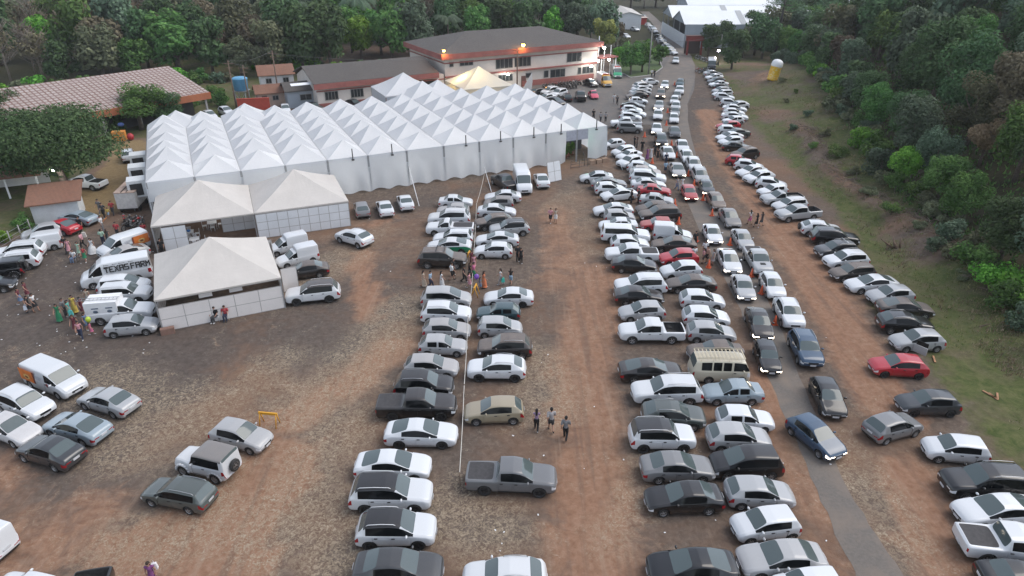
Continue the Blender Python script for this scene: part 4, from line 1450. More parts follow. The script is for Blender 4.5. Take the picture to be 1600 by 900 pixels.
panel_wall(A1 + nb * .1 + dirb * .02, A1 + nb * 9.4 + dirb * .02, 2.5, 1.05, 3, PANEL, 'white panel wall on the left flank of the left cream tent')
panel_wall(A1 + dirb * .8 + nb * .05, A1 + dirb * 3.0 + nb * .05, 2.5, 1.1, 2, PANEL, 'two white panels at the left of the open cream tent front')
panel_wall(A3 + nb * .06, A3b + nb * .06, 2.05, 1.9, 2, PANELW, 'low cream panel wall along the front of the small tent', .02)
panel_wall(A3 + nb * .3 + dirc * .04, A3 + nb * 9.3 + dirc * .04, 2.05, 1.05, 2, PANELW, 'low panel wall along the left flank of the front tent', .02)
panel_wall(A3b + nb * .3 - dirc * .04, A3b + nb * 9.3 - dirc * .04, 2.3, 1.05, 2, PANELW, 'panel wall along the right flank of the front tent', .02)
panel_wall(A3 + nb * 9.3, A3b + nb * 9.3, 2.5, 1.05, 2, PANELW, 'panel wall along the back of the front tent', .02)
q0 = A3b + nb * 3.0
panel_wall(q0 + dirc * .2, q0 + dirc * 1.5, 2.2, 1.4, 1, PANELW, 'single blank board standing out beside the black sedan', .02, 'board')
q = tp(868, 284); pw_ = empty('display_board', (q.x - .2, q.y, 0), ANG + R(8))
MB().box((0, 0, 1.35), (2.0, .05, 2.5), M=Matrix.Rotation(R(-12), 3, 'X')).build('panels', PANEL, pw_)
f_ = MB()
Mx = Matrix.Rotation(R(-12), 3, 'X')
for x in (-1, 0, 1): f_.box(Mx @ Vector((x, 0, 0)) + Vector((0, 0, 1.35)), (.05, .07, 2.56), M=Mx)
for z in (-1.25, 0, 1.25): f_.box(Mx @ Vector((0, 0, z)) + Vector((0, 0, 1.35)), (2.04, .07, .05), M=Mx)
f_.build('frame', SEAM, pw_)
tag(pw_, 'tall white gridded board leaning beside the marquee entrance', 'board')

# larger white tents behind the marquee
BIGW = pyramid_mesh(9.3, 2.75, .2, WTENT, .06, 10); MIDW = pyramid_mesh(6.6, 2.2, .2, WTENT, .06, 8); BIGY = pyramid_mesh(9.5, 2.9, .2, YTENT, .06, 10)
for (px, py, hp_, me, size, lab) in (
    (274, 172, 6.4, MIDW, 6.6, 'white pyramid tent rising behind the marquee near its left end'),
    (381.5, 161, 6.6, MIDW, 6.6, 'white pyramid tent behind the marquee below the blue tank'),
    (630, 113, 7.2, BIGW, 9.3, 'biggest white pyramid tent behind the marquee, against the long low building'),
    (660, 126, 6.6, MIDW, 6.6, 'white pyramid tent in front of the biggest back tent'),
    (684, 124, 6.4, MIDW, 6.6, 'small white pyramid tent by the dark doorway of the low building'),
    (747.5, 103, 7.2, BIGY, 9.5, 'pyramid tent glowing yellow from a lamp inside, before the two-storey building')):
    c = gp(px, py, hp_); c.z = 0
    ev = hp_ - {9.3: 2.75, 6.6: 2.2, 9.5: 2.9}[size]
    t = tent('pyramid_tent', c, ANG, size, ev, hp_, me, lab, None, gutter=False)
    if size > 9:
        root = t
        h = size / 2 - .1
        for (ax_, s_) in (((-1, -1), 0), ((-1, 1), 1)):
            pass
        m = MB()
        m.box((-h, 0, ev / 2), (.03, size - .4, ev - .1)); m.box((0, -h, ev / 2), (size - .4, .03, ev - .1))
        m.build('side_cloth', CURT if size < 9.4 else YTENT, root)

# ------------------------------------------------------------------ buildings
PLASTER = plain('pale_plaster', (.60, .55, .50), .85, .10, .35)
REDBAND = plain('faded_red_paint', (.29, .105, .088), .8, .2, .6)
def roof_mat(name, c1, c2, scale, tile=(6, 1.5), c3=None):
    m = NT(name); P = m.coord()
    f = m.noise(.35, 5, .65, P); g = m.noise(3, 5, .7, P)
    wv = m.n('ShaderNodeTexWave', wave_type='BANDS', bands_direction='X'); wv.inputs['Scale'].default_value = scale; m.l(P, wv.inputs['Vector'])
    c = m.mix(f, c1, c2)
    c = m.mix(m.ramp(g, [(.4, 0), (.75, .6)]), c, c3 or tuple(x * .55 for x in c1))
    c = m.mix(m.ramp(wv.outputs['Fac'], [(.0, .35), (.4, 0)]), c, tuple(x * .4 for x in c1))
    m.base(c); m.set(Roughness=.9); m.bump(wv.outputs['Fac'], .5, .05)
    return m.mat
DARKROOF = roof_mat('weathered_fibre_roof', (.080, .072, .067), (.125, .112, .102), 2.2)
TILE = roof_mat('clay_tiles', (.20, .085, .052), (.27, .15, .10), 2.6, c3=(.12, .075, .06))
WINGLASS = plain('dark_pane', (.035, .04, .042), .12, .3, .6)
FRAME = plain('window_frame', (.24, .235, .22), .5)
WHITEROOF = plain('white_metal_roof', (.70, .72, .73), .45, .05, .2)
GREYWALL = plain('grey_cladding', (.32, .36, .40), .6, .1, .3)

def wall_uv(px, py, org, ang):
    """pixel -> (distance along a wall standing at org, height)"""
    d = ray(px, py); n = Vector((math.sin(ang), -math.cos(ang), 0)); o = Vector((0, 0, CAMH))
    t = (org - o).dot(n) / d.dot(n)
    p = o + d * t
    return (p - org).dot(Vector((math.cos(ang), math.sin(ang), 0))), p.z

def window(root, u0, z0, u1, z1, y=0.0, mull=3, name='window'):
    fr = MB(); w_ = u1 - u0; h = z1 - z0
    for z in (z0, z1): fr.box(((u0 + u1) / 2, y - .03, z), (w_ + .16, .14, .09))
    for k in range(mull + 1): fr.box((u0 + w_ * k / mull, y - .03, (z0 + z1) / 2), (.08, .12, h - .09))
    f = fr.build(name, FRAME, root)
    MB().box(((u0 + u1) / 2, y - .012, (z0 + z1) / 2), (w_ - .06, .03, h - .06)).build('pane', WINGLASS, f)
    return f

# two-storey building
O2 = gp(694, 84, 7.7); O2.z = 0; E2 = gp(940, 64, 7.7); E2.z = 0
a2_ = math.atan2((E2 - O2).y, (E2 - O2).x); L2 = (E2 - O2).length - .9; D2 = 18.5
b2 = empty('two_storey_building', O2, a2_)
MB().box((L2 / 2, D2 / 2, 3.55), (L2, D2, 7.1)).build('wall', PLASTER, b2)
def hip(Lx, Dy, z0, rise, over, inset):
    x0, x1, y0, y1 = -over, Lx + over, -over, Dy + over
    r0, r1 = inset, Lx - inset
    vs = [(x0, y0, z0), (x1, y0, z0), (x1, y1, z0), (x0, y1, z0), (r0, Dy / 2, z0 + rise), (r1, Dy / 2, z0 + rise)]
    return MB().add(vs, [(0, 1, 5, 4), (1, 2, 5), (2, 3, 4, 5), (3, 0, 4), (3, 2, 1, 0)])
rf = hip(L2, D2, 7.72, 2.6, .9, 9.0).build('roof', DARKROOF, b2)
m = MB()
for (c, s_) in (((L2 / 2, -.9, 7.2), (L2 + 1.8, .12, 1.0)), ((L2 / 2, D2 + .9, 7.2), (L2 + 1.8, .12, 1.0)), ((-.9, D2 / 2, 7.2), (.12, D2 + 1.7, 1.0)), ((L2 + .9, D2 / 2, 7.2), (.12, D2 + 1.7, 1.0))): m.box(c, s_)
m.build('fascia', REDBAND, b2)
m = MB().box((L2 / 2, 0, 6.72), (L2 + 1.6, .9, .04)).box((L2 / 2, 0, 0), (1, 1, .01)); m.build('soffit', PLASTER, b2)
m = MB()
m.box((L2 / 2, -.06, 5.9), (L2 + .1, .12, .22)); m.box((-.06, D2 / 2, 5.9), (.12, D2, .22)); m.box((L2 / 2, -.25, 3.35), (L2 + .1, .5, .26)); m.box((L2 * .73, -.05, .55), (L2 * .5, .1, 1.1))
m.build('red_band', REDBAND, b2)
m = MB()
for (z0, z1) in ((0, 0),): pass
def z8(x, y): return 620 + x / 4.444, 30 + y / 4.444
for (x0, y0, x1, y1, mu) in ((365, 298, 392, 330, 1), (437, 288, 528, 321, 3), (687, 274, 803, 341, 4), (818, 258, 930, 327, 4), (1183, 226, 1283, 294, 3),
                             (705, 384, 803, 430, 4), (895, 373, 935, 406, 1), (1022, 357, 1052, 404, 1), (1066, 347, 1168, 402, 3), (1258, 335, 1280, 380, 1), (1290, 327, 1365, 374, 3)):
    xm = (x0 + x1) / 2
    u0, zt0 = wall_uv(*z8(x0, y0), O2, a2_); u1, _ = wall_uv(*z8(x1, y0), O2, a2_)
    _, zt = wall_uv(*z8(xm, y0), O2, a2_); _, zb_ = wall_uv(*z8(xm, y1), O2, a2_)
    window(b2, u0, max(.3, zb_), u1, min(6.6, zt), 0, mu)
dr_ = MB().box((wall_uv(*z8(880, 420), O2, a2_)[0], -.04, 1.05), (1.1, .08, 2.1)).build('door', plain('brown_door', (.14, .06, .045), .6), b2)
tag(b2, 'cream two-storey building with red bands and a dark hipped roof', 'building')

# long low building
O1 = gp(492.5, 130, 4.6); O1.z = 0
E1 = O2 + Vector((-.2, -.3, 0)); a1_ = math.atan2((E1 - O1).y, (E1 - O1).x); L1 = (E1 - O1).length; D1 = 13.5
b1 = empty('low_building', O1, a1_)
MB().box((L1 / 2, D1 / 2, 2.0), (L1 - .1, D1, 4.0)).build('wall', PLASTER, b1)
rg = 6.6
MB().add([(-.5, -.6, 4.55), (L1 - 1.3, -.6, 4.55), (L1 - 1.3, D1 / 2, rg), (-.5, D1 / 2, rg), (L1 - 1.3, D1 + .6, 4.55), (-.5, D1 + .6, 4.55),
          (-.5, -.6, 4.40), (L1 - 1.3, -.6, 4.40), (L1 - 1.3, D1 / 2, rg - .15), (-.5, D1 / 2, rg - .15), (L1 - 1.3, D1 + .6, 4.40), (-.5, D1 + .6, 4.40)],
         [(0, 1, 2, 3), (3, 2, 4, 5), (6, 9, 8, 7), (9, 11, 10, 8), (0, 3, 9, 6), (3, 5, 11, 9), (1, 7, 8, 2), (2, 8, 10, 4), (0, 6, 7, 1), (5, 4, 10, 11)]).build('roof', DARKROOF, b1)
m = MB().add([(-.05, .05, 4.0), (-.05, D1 - .05, 4.0), (-.05, D1 / 2, rg - .3), (.15, .05, 4.0), (.15, D1 - .05, 4.0), (.15, D1 / 2, rg - .3)], [(0, 2, 1), (3, 4, 5), (0, 3, 5, 2), (1, 2, 5, 4)])
m.build('gable', PLASTER, b1)
m = MB().box((L1 / 2 - .9, -.66, 4.0), (L1 - .8, .1, .95)); m.box((L1 / 2, -.05, .5), (L1, .1, .9)); m.box((L1 / 2, -.04, 3.1), (L1, .08, .22)); m.build('red_band', REDBAND, b1)
for (x0, y0, x1, y1) in ((430, 588, 512, 638), (592, 572, 670, 622)):
    u0, _ = wall_uv(400 + x0 / 4, y0 / 4, O1, a1_); u1, _ = wall_uv(400 + x1 / 4, y0 / 4, O1, a1_)
    window(b1, u0, 1.45, u1, 2.9, 0, 4)
MB().box((L1 - 4.2, -.03, 1.7), (5.6, .06, 3.2)).build('doorway', plain('doorway_shade', (.02, .018, .016), .9), b1)  # flat dark slab on the wall stands in for the shaded doorway
tag(b1, 'long low cream building with a red fascia and grey sheet roof', 'building')

# barn with tiled roof at the left
OB = gp(320, 145, 4.0); OB.z = 0; EB = gp(117, 179, 4.0); EB.z = 0
ab = math.atan2((OB - EB).y, (OB - EB).x); LB = 52; DB = 12.6
bb = empty('barn', OB, ab)
def barnroof():
    m = NT('pale_tiled_roof'); P = m.coord()
    br = m.n('ShaderNodeTexBrick'); m.l(P, br.inputs['Vector'])
    br.inputs['Scale'].default_value = 1.0; br.inputs['Brick Width'].default_value = .75; br.inputs['Row Height'].default_value = .9; br.inputs['Mortar Size'].default_value = .13
    br.offset = .0
    br.inputs['Color1'].default_value = (.40, .36, .335, 1); br.inputs['Color2'].default_value = (.33, .285, .26, 1); br.inputs['Mortar'].default_value = (.16, .085, .068, 1)
    f = m.noise(.5, 5, .6, P)
    m.base(m.mix(m.ramp(f, [(.35, 0), (.7, .5)]), br.outputs['Color'], (.26, .20, .185)))
    m.set(Roughness=.9)
    return m.mat
MB().add([(.6, -.7, 4.0), (.6, DB, 7.0), (-LB, DB, 7.0), (-LB, -.7, 4.0), (.6, 2 * DB, 4.0), (-LB, 2 * DB, 4.0)], [(0, 1, 2, 3), (1, 4, 5, 2)]).build('roof', barnroof(), bb)
OR_ = plain('orange_brick', (.31, .105, .05), .85, .15, .8)
MB().box((-LB / 2, -.72, 3.6), (LB + 1.2, .14, 1.1)).box((.62, DB / 2 + 6, 3.3), (.14, 2 * DB, .5)).build('fascia', OR_, bb)
MB().box((-LB / 2, DB, 1.6), (LB - 2, 2 * DB - 6, 3.2)).build('wall', plain('barn_shade', (.05, .045, .045), .9), bb)  # near-black colour stands in for the shade under the barn roof
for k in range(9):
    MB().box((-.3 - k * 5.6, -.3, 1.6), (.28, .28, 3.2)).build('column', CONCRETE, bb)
tag(bb, 'long open barn with a pale tiled roof and orange fascia', 'barn')

# small houses behind the marquee
def gable_house(name, org, ang, Lx, Dy, h, rise, wallm, roofm, label, over=.4, wins=(), cat='house', door=None):
    r_ = empty(name, org, ang)
    w_ = MB().box((Lx / 2, Dy / 2, h / 2), (Lx, Dy, h))
    w_.add([(0.02, .02, h), (0.02, Dy - .02, h), (0.02, Dy / 2, h + rise * .93), (Lx - .02, .02, h), (Lx - .02, Dy - .02, h), (Lx - .02, Dy / 2, h + rise * .93)], [(0, 2, 1), (3, 4, 5)])
    w_.build('wall', wallm, r_)
    t = .12; e = -over * rise / (Dy / 2)
    MB().add([(-over, -over, h + e), (Lx + over, -over, h + e), (Lx + over, Dy / 2, h + rise), (-over, Dy / 2, h + rise), (Lx + over, Dy + over, h + e), (-over, Dy + over, h + e),
              (-over, -over, h + e - t), (Lx + over, -over, h + e - t), (Lx + over, Dy / 2, h + rise - t), (-over, Dy / 2, h + rise - t), (Lx + over, Dy + over, h + e - t), (-over, Dy + over, h + e - t)],
             [(0, 1, 2, 3), (3, 2, 4, 5), (6, 9, 8, 7), (9, 11, 10, 8), (0, 3, 9, 6), (3, 5, 11, 9), (1, 7, 8, 2), (2, 8, 10, 4), (0, 6, 7, 1), (5, 4, 10, 11)]).build('roof', roofm, r_)
    for (u0, z0, u1, z1) in wins: window(r_, u0, z0, u1, z1, 0, 2)
    if door: MB().box((door, -.03, 1.0), (.9, .07, 2.0)).build('door', WOODD, r_)
    return tag(r_, label, cat)
WHITEW = plain('white_plaster', (.66, .66, .65), .85, .12, .6)
PINKW = plain('pinkish_plaster', (.46, .35, .28), .85, .15, .6)
g = gp(411, 150); gable_house('house', g, R(22), 6.2, 6, 4.0, 1.3, WHITEW, TILE, 'white two-storey house with a brown tiled roof by the forest edge', wins=((1.0, 2.3, 2.0, 3.2), (4.2, 2.3, 5.2, 3.2)))
g = gp(405, 168); gable_house('house', g, R(24), 5.8, 4.4, 2.6, 1.0, PINKW, TILE, 'small pink cottage with a brown tiled roof behind the marquee', wins=((2.6, 1.1, 3.6, 1.9),), door=1.2)
g = gp(452, 170); gable_house('shed', g, R(26), 4.8, 5.5, 3.2, 1.0, GREYWALL, DARKROOF, 'grey shed with a white sheet on its roof beside the low building', cat='shed', wins=((2.2, 1.3, 4.2, 2.3),))
g = gp(470, 131, 4.4); tag(MB().box((g.x, g.y, 4.35), (3.6, 1.0, .05), R(28), M=Matrix.Rotation(R(28), 3, 'Z') @ Matrix.Rotation(R(14), 3, 'X')).build('roof_sheet', WHITEP), 'loose white sheet lying on the grey shed roof', 'sheet')
# boundary wall red, water tank on a stand
g = gp(398, 172); tag(MB().box((g.x, g.y, 1.0), (5.5, .25, 2.0), R(10)).box((g.x, g.y, 2.05), (5.6, .4, .1), R(10)).build('garden_wall', plain('red_wall', (.42, .07, .045), .8)), 'low bright red garden wall behind the marquee', 'wall')
def blue_tank(px, py):
    g = gp(px, py); r_ = empty('water_tank', g)
    MB().lathe([(.0, 3.1), (1.05, 3.1), (1.2, 3.2), (1.32, 5.0), (1.36, 5.05), (1.36, 5.2), (1.0, 5.38), (.0, 5.45)], 24).build('tank', plain('blue_plastic', (.10, .30, .48), .45, .1), r_)
    m = MB()
    for a, b in ((-1, -1), (1, -1), (1, 1), (-1, 1)): m.tube([(a * .95, b * .95, 0), (a * .9, b * .9, 3.0)], .08, 6)
    m.box((0, 0, 3.04), (2.4, 2.4, .1)); m.tube([(-.95, -.95, .3), (.95, -.95, 2.7)], .04, 5); m.tube([(.95, -.95, .3), (-.95, -.95, 2.7)], .04, 5)
    m.build('stand', STEEL, r_)
    tag(r_, 'blue water tank on a steel stand behind the marquee', 'water tank')
blue_tank(382, 168)

# left edge: shed and porch with clay tiles
def mono_shed():
    g = gp(56, 352); r_ = empty('tiled_shed', g, R(24))
    Lx, Dy = 4.4, 3.6
    MB().box((Lx / 2, Dy / 2, 1.15), (Lx, Dy, 2.3)).build('wall', plain('whitewashed_wall', (.52, .54, .55), .85, .12, .8), r_)
    MB().add([(-.4, -.45, 2.35), (Lx + .5, -.45, 2.35), (Lx + .5, Dy + .4, 3.35), (-.4, Dy + .4, 3.35), (-.4, -.45, 2.22), (Lx + .5, -.45, 2.22), (Lx + .5, Dy + .4, 3.22), (-.4, Dy + .4, 3.22)],
             [(0, 1, 2, 3), (7, 6, 5, 4), (0, 4, 5, 1), (1, 5, 6, 2), (2, 6, 7, 3), (3, 7, 4, 0)]).build('roof', TILE, r_)
    MB().box((-.04, Dy / 2, 1.0), (.08, 1.6, 2.0)).build('door', plain('rust_door', (.16, .06, .035), .8), r_)
    tag(r_, 'whitewashed shed with a mossy clay tile roof at the left', 'shed')
    g = gp(62, 305); r_ = empty('tiled_porch', g, R(24))
    MB().add([(.8, -.3, 2.6), (.8, 5.6, 4.0), (-14, 5.6, 4.0), (-14, -.3, 2.6), (.8, -.3, 2.45), (.8, 5.6, 3.85), (-14, 5.6, 3.85), (-14, -.3, 2.45)],
             [(0, 1, 2, 3), (4, 7, 6, 5), (0, 4, 5, 1), (2, 6, 7, 3), (3, 7, 4, 0)]).build('roof', TILE, r_)
    for k in range(5): MB().box((.2 - 3.2 * k, .1, 1.25), (.18, .18, 2.5)).build('column', WHITEP, r_)
    MB().box((-6.5, 5.3, 1.3), (14, .2, 2.6)).build('wall', WHITEW, r_)
    tag(r_, 'clay tiled porch on white columns at the left edge', 'porch')
mono_shed()

# white sheds far up the street
def far_sheds():
    x0, y0 = 47.4, 198.5
    r_ = empty('white_shed', (x0, y0, 0), 0)
    W_ = 46; sp = 16
    for k in range(2):
        yb = k * sp
        MB().add([(-.3, yb, 6.1), (W_, yb, 6.1), (W_, yb + sp / 2, 8.9), (-.3, yb + sp / 2, 8.9), (W_, yb + sp, 6.1), (-.3, yb + sp, 6.1)], [(0, 1, 2, 3), (3, 2, 4, 5)]).build('roof', WHITEROOF, r_)
        MB().add([(0, yb, 6.05), (0, yb + sp / 2, 8.8), (0, yb + sp, 6.05), (.3, yb, 6.05), (.3, yb + sp / 2, 8.8), (.3, yb + sp, 6.05)], [(0, 1, 2), (5, 4, 3), (0, 3, 4, 1), (1, 4, 5, 2)]).build('gable', GREYWALL, r_)
        for xq in (16, 30): MB().box((xq, yb + sp / 4, 7.56), (1.6, sp / 2 * 1.03, .05), M=Matrix.Rotation(math.atan(2.8 / 8), 3, 'X')).build('roof_light', plain('roof_light', (.36, .37, .37), .4), r_)
    MB().box((W_ / 2, .1, 3.0), (W_, .2, 6.0)).build('wall', GREYWALL, r_)
    MB().box((.1, sp, 1.7), (.2, 2 * sp - .4, 3.4)).build('side_wall', plain('white_cladding', (.74, .76, .78), .5, .05), r_)
    MB().box((3.5, sp, 3.0), (.2, 2 * sp - .6, 5.9)).build('inner_wall', plain('shed_shade', (.03, .032, .035), .9), r_)  # near-black colour paints the shade inside the open shed
    for k in range(5): MB().box((.3, .5 + k * (sp * 2 - 1) / 4, 4.7), (.25, .25, 2.7)).build('column', STEEL, r_)
    tag(r_, 'white twin-gabled metal shed with a dark open side, far up the street', 'shed')
    gable_house('annex', Vector((42.5, 240, 0)), R(90), 22, 8, 4.4, 1.0, plain('annex_wall', (.7, .72, .73), .6, .05), plain('annex_roof', (.45, .43, .40), .7), 'low white annex left of the twin-gabled shed', cat='annex')
    gable_house('white_shed', Vector((60, 250, 0)), 0, 60, 18, 6.8, 3.0, GREYWALL, WHITEROOF, 'white metal shed behind the twin-gabled one', cat='shed')
    g = gp(1068, 86); q_ = empty('red_gate_house', (g.x + .5, g.y, 0), 0)
    BR = plain('dark_red_paint', (.22, .035, .03), .8, .2)
    m = MB()
    for x in (0, 3.6): m.box((x, 0, 2.0), (.5, .5, 4.0))
    m.build('column', BR, q_) if False else None
    for x in (.3, 3.9): MB().box((x, 0, 1.75), (.45, .45, 3.5)).build('column', BR, q_)
    MB().box((2.1, 0, 4.1), (4.6, 1.2, 1.2)).build('beam', BR, q_); MB().box((2.1, 0, 4.78), (5.0, 1.6, .12)).build('roof', plain('gate_roof', (.12, .06, .05), .8), q_)
    MB().box((2.1, 2.5, 1.6), (4.0, .2, 3.2)).build('wall', plain('gate_inside', (.06, .045, .04), .9), q_)
    tag(q_, 'dark red gate house at the corner of the white shed', 'gate house')
    g = gp(997, 38); q_ = empty('red_stall', (g.x, g.y, 0), R(5))
    MB().box((0, 0, 1.1), (5.2, 2.4, 2.2)).build('wall', plain('stall_red', (.40, .05, .04), .7), q_); MB().box((0, -.2, 2.3), (5.8, 3.4, .12)).build('roof', plain('stall_roof', (.55, .42, .36), .7), q_)
    tag(q_, 'small red stall among the crowd far up the street', 'stall')
far_sheds()

for u_, lab in ((3.6, 'left one of two white cloths hanging under the front tent eave'), (5.9, 'right one of two white cloths hanging under the front tent eave')):
    q_ = A3 + dirc * u_ + nb * .5
    tag(MB().box((q_.x, q_.y, 2.38), (1.0, .03, .55), angc).build('hanging_cloth', PANELW), lab, 'cloth')
# ------------------------------------------------------------------ trees and plants
def leaf_mat(name, stops):
    m = NT(name)
    at = m.n('ShaderNodeAttribute', attribute_name='tone')
    oi = m.n('ShaderNodeObjectInfo')
    c = m.ramp(at.outputs['Fac'], stops)
    hs = m.n('ShaderNodeHueSaturation')
    m.l(c, hs.inputs['Color'])
    m.l(m.math('ADD', m.math('MULTIPLY', oi.outputs['Random'], .05), .475), hs.inputs['Hue'])
    m.l(m.math('ADD', m.math('MULTIPLY', oi.outputs['Random'], .5), .8), hs.inputs['Value'])
    m.base(hs.outputs['Color']); m.set(Roughness=.8); m.p.inputs['Specular IOR Level'].default_value = .12
    tl = m.n('ShaderNodeBsdfTranslucent'); m.l(hs.outputs['Color'], tl.inputs['Color'])
    mx = m.n('ShaderNodeMixShader'); mx.inputs[0].default_value = .22
    m.l(m.p.outputs[0], mx.inputs[1]); m.l(tl.outputs[0], mx.inputs[2])
    m.l(mx.outputs[0], m.t.nodes['Material Output'].inputs['Surface'])
    return m.mat
LEAF = {
 'dark': leaf_mat('dark_leaves', [(0, (0.032, 0.064, 0.028)), (.5, (0.064, 0.114, 0.048)), (1, (0.119, 0.188, 0.080))]),
 'mid': leaf_mat('mid_leaves', [(0, (0.041, 0.087, 0.026)), (.5, (0.083, 0.168, 0.045)), (1, (0.168, 0.278, 0.080))]),
 'bright': leaf_mat('bright_leaves', [(0, (0.055, 0.136, 0.019)), (.5, (0.119, 0.271, 0.038)), (1, (0.240, 0.431, 0.072))]),
 'olive': leaf_mat('olive_leaves', [(0, (0.072, 0.083, 0.048)), (.5, (0.127, 0.140, 0.080)), (1, (0.208, 0.215, 0.124))]),
 'dry': leaf_mat('dry_leaves', [(0, (0.080, 0.067, 0.045)), (.5, (0.143, 0.122, 0.080)), (1, (0.215, 0.183, 0.124))]),
 'yellow': leaf_mat('yellow_leaves', [(0, (0.112, 0.136, 0.040)), (.5, (0.223, 0.240, 0.072)), (1, (0.382, 0.367, 0.119))]),
 'grey': leaf_mat('silvery_leaves', [(0, (0.048, 0.077, 0.048)), (.5, (0.092, 0.136, 0.086)), (1, (0.151, 0.208, 0.136))]),
 'rust': leaf_mat('rusty_leaves', [(0, (0.159, 0.119, 0.072)), (.5, (0.271, 0.199, 0.124)), (1, (0.399, 0.303, 0.191))]),
}
BARK = plain('bark', (.085, .065, .052), .9, .35, 4)
PALEBARK = plain('pale_bark', (.20, .17, .14), .9, .25, 4)

def crown_mesh(seed, rx, rz, zc, nleaf, ls, mat, lobes=14, flat=0.0, hole=.0):
    r_ = random.Random(seed)
    L_ = []
    for k in range(lobes):
        a = r_.uniform(0, 2 * math.pi); q = math.sqrt(r_.random()) * .72
        z = r_.uniform(-.62, .62) * (1 - flat * .5)
        s = (1 - .55 * abs(z)) * r_.uniform(.8, 1.12)
        L_.append((Vector((math.cos(a) * q * rx * s, math.sin(a) * q * rx * s, zc + z * rz)), r_.uniform(.30, .46) * rx * (1 - .25 * max(0, z)), r_.uniform(-.22, .22)))
    vs, fs, tone = [], [], []
    tot = sum(l[1] ** 2 for l in L_)
    for c, rad, tl in L_:
        n = int(nleaf * rad * rad / tot)
        for _ in range(n):
            u = r_.uniform(-.75, 1); a = r_.uniform(0, 2 * math.pi); w = math.sqrt(1 - u * u)
            d = Vector((w * math.cos(a), w * math.sin(a), u))
            rr = rad * (1 - .55 * r_.random() ** 2.2)
            sq = min(1.0, rz / rx * 1.25)
            p = c + Vector((d.x * rr, d.y * rr, d.z * rr * sq))
            nr = (d + Vector((0, 0, .5)) + Vector((r_.gauss(0, .55), r_.gauss(0, .55), r_.gauss(0, .55)))).normalized()
            t1 = nr.orthogonal().normalized(); t1 = (Matrix.Rotation(r_.uniform(0, 6.28), 3, nr) @ t1); t2 = nr.cross(t1)
            s = ls * r_.uniform(.6, 1.35)
            i = len(vs)
            vs += [p - t1 * s * .5, p + t2 * s * .32 - nr * s * .1, p + t1 * s * .55 - nr * s * .12, p - t2 * s * .32 - nr * s * .1]
            fs.append((i, i + 1, i + 2, i + 3))
            tone.append(max(0, min(1, .46 + tl + r_.gauss(0, .17) + .10 * u)))  # light from above put into tone: leaves paler toward each clump's top
    me = bpy.data.meshes.new('crown'); me.from_pydata(vs, [], fs); me.materials.append(mat)
    at = me.attributes.new('tone', 'FLOAT', 'FACE'); at.data.foreach_set('value', tone)
    return me

def trunk_mesh(seed, h, r0, rx, zc, mat, limbs=5, lean=.15):
    r_ = random.Random(seed + 99)
    m = MB()
    top = Vector((r_.uniform(-lean, lean) * h * .3, r_.uniform(-lean, lean) * h * .3, h))
    m.tube([(0, 0, -.4), (top.x * .1, top.y * .1, h * .3), (top.x * .5, top.y * .5, h * .65), top], [r0 * 1.35, r0, r0 * .75, r0 * .4], 8)
    for k in range(limbs):
        a = 2 * math.pi * (k + r_.random() * .6) / limbs; t = r_.uniform(.4, .75)
        b = Vector((top.x * t, top.y * t, h * t))
        e = Vector((math.cos(a) * rx * .62, math.sin(a) * rx * .62, zc + r_.uniform(-.1, .35) * rx))
        m.tube([b, b.lerp(e, .5) + Vector((0, 0, -.2)), e], [r0 * .5, r0 * .34, r0 * .12], 6)
    return m.mesh('trunk', mat)

def palm_meshes(seed, h, fl, n=17):
    r_ = random.Random(seed)
    tr = MB().tube([(0, 0, -.3), (.1, 0, h * .4), (.2, .1, h)], [.22, .16, .14], 8).mesh('trunk', PALEBARK)
    vs, fs, tone = [], [], []
    for k in range(n):
        a = 2 * math.pi * k / n + r_.uniform(-.2, .2); up = r_.uniform(.15, 1.1)
        o = Vector((.2, .1, h)); d = Vector((math.cos(a), math.sin(a), up)).normalized(); p = o.copy()
        side = Vector((-math.sin(a), math.cos(a), 0))
        tn = r_.uniform(.25, .75)
        st = fl / 12
        for s in range(12):
            d2 = (d + Vector((0, 0, -.16))).normalized()
            for sg in (-1, 1):
                for q in (0, .5):
                    b = p + d * st * q
                    ll = fl * .26 * math.sin(math.pi * (s + 1.2) / 13.5)
                    e = b + side * sg * ll * .8 + Vector((0, 0, -ll * .55)) + d * ll * .35
                    i = len(vs); w_ = d * .09
                    vs += [b - w_, b + w_, e + w_ * .3, e - w_ * .3]; fs.append((i, i + 1, i + 2, i + 3)); tone.append(max(0, min(1, tn + r_.gauss(0, .12))))
            p = p + d * st; d = d2
    me = bpy.data.meshes.new('crown'); me.from_pydata(vs, [], fs); me.materials.append(LEAF['grey'])
    at = me.attributes.new('tone', 'FLOAT', 'FACE'); at.data.foreach_set('value', tone)
    return tr, me

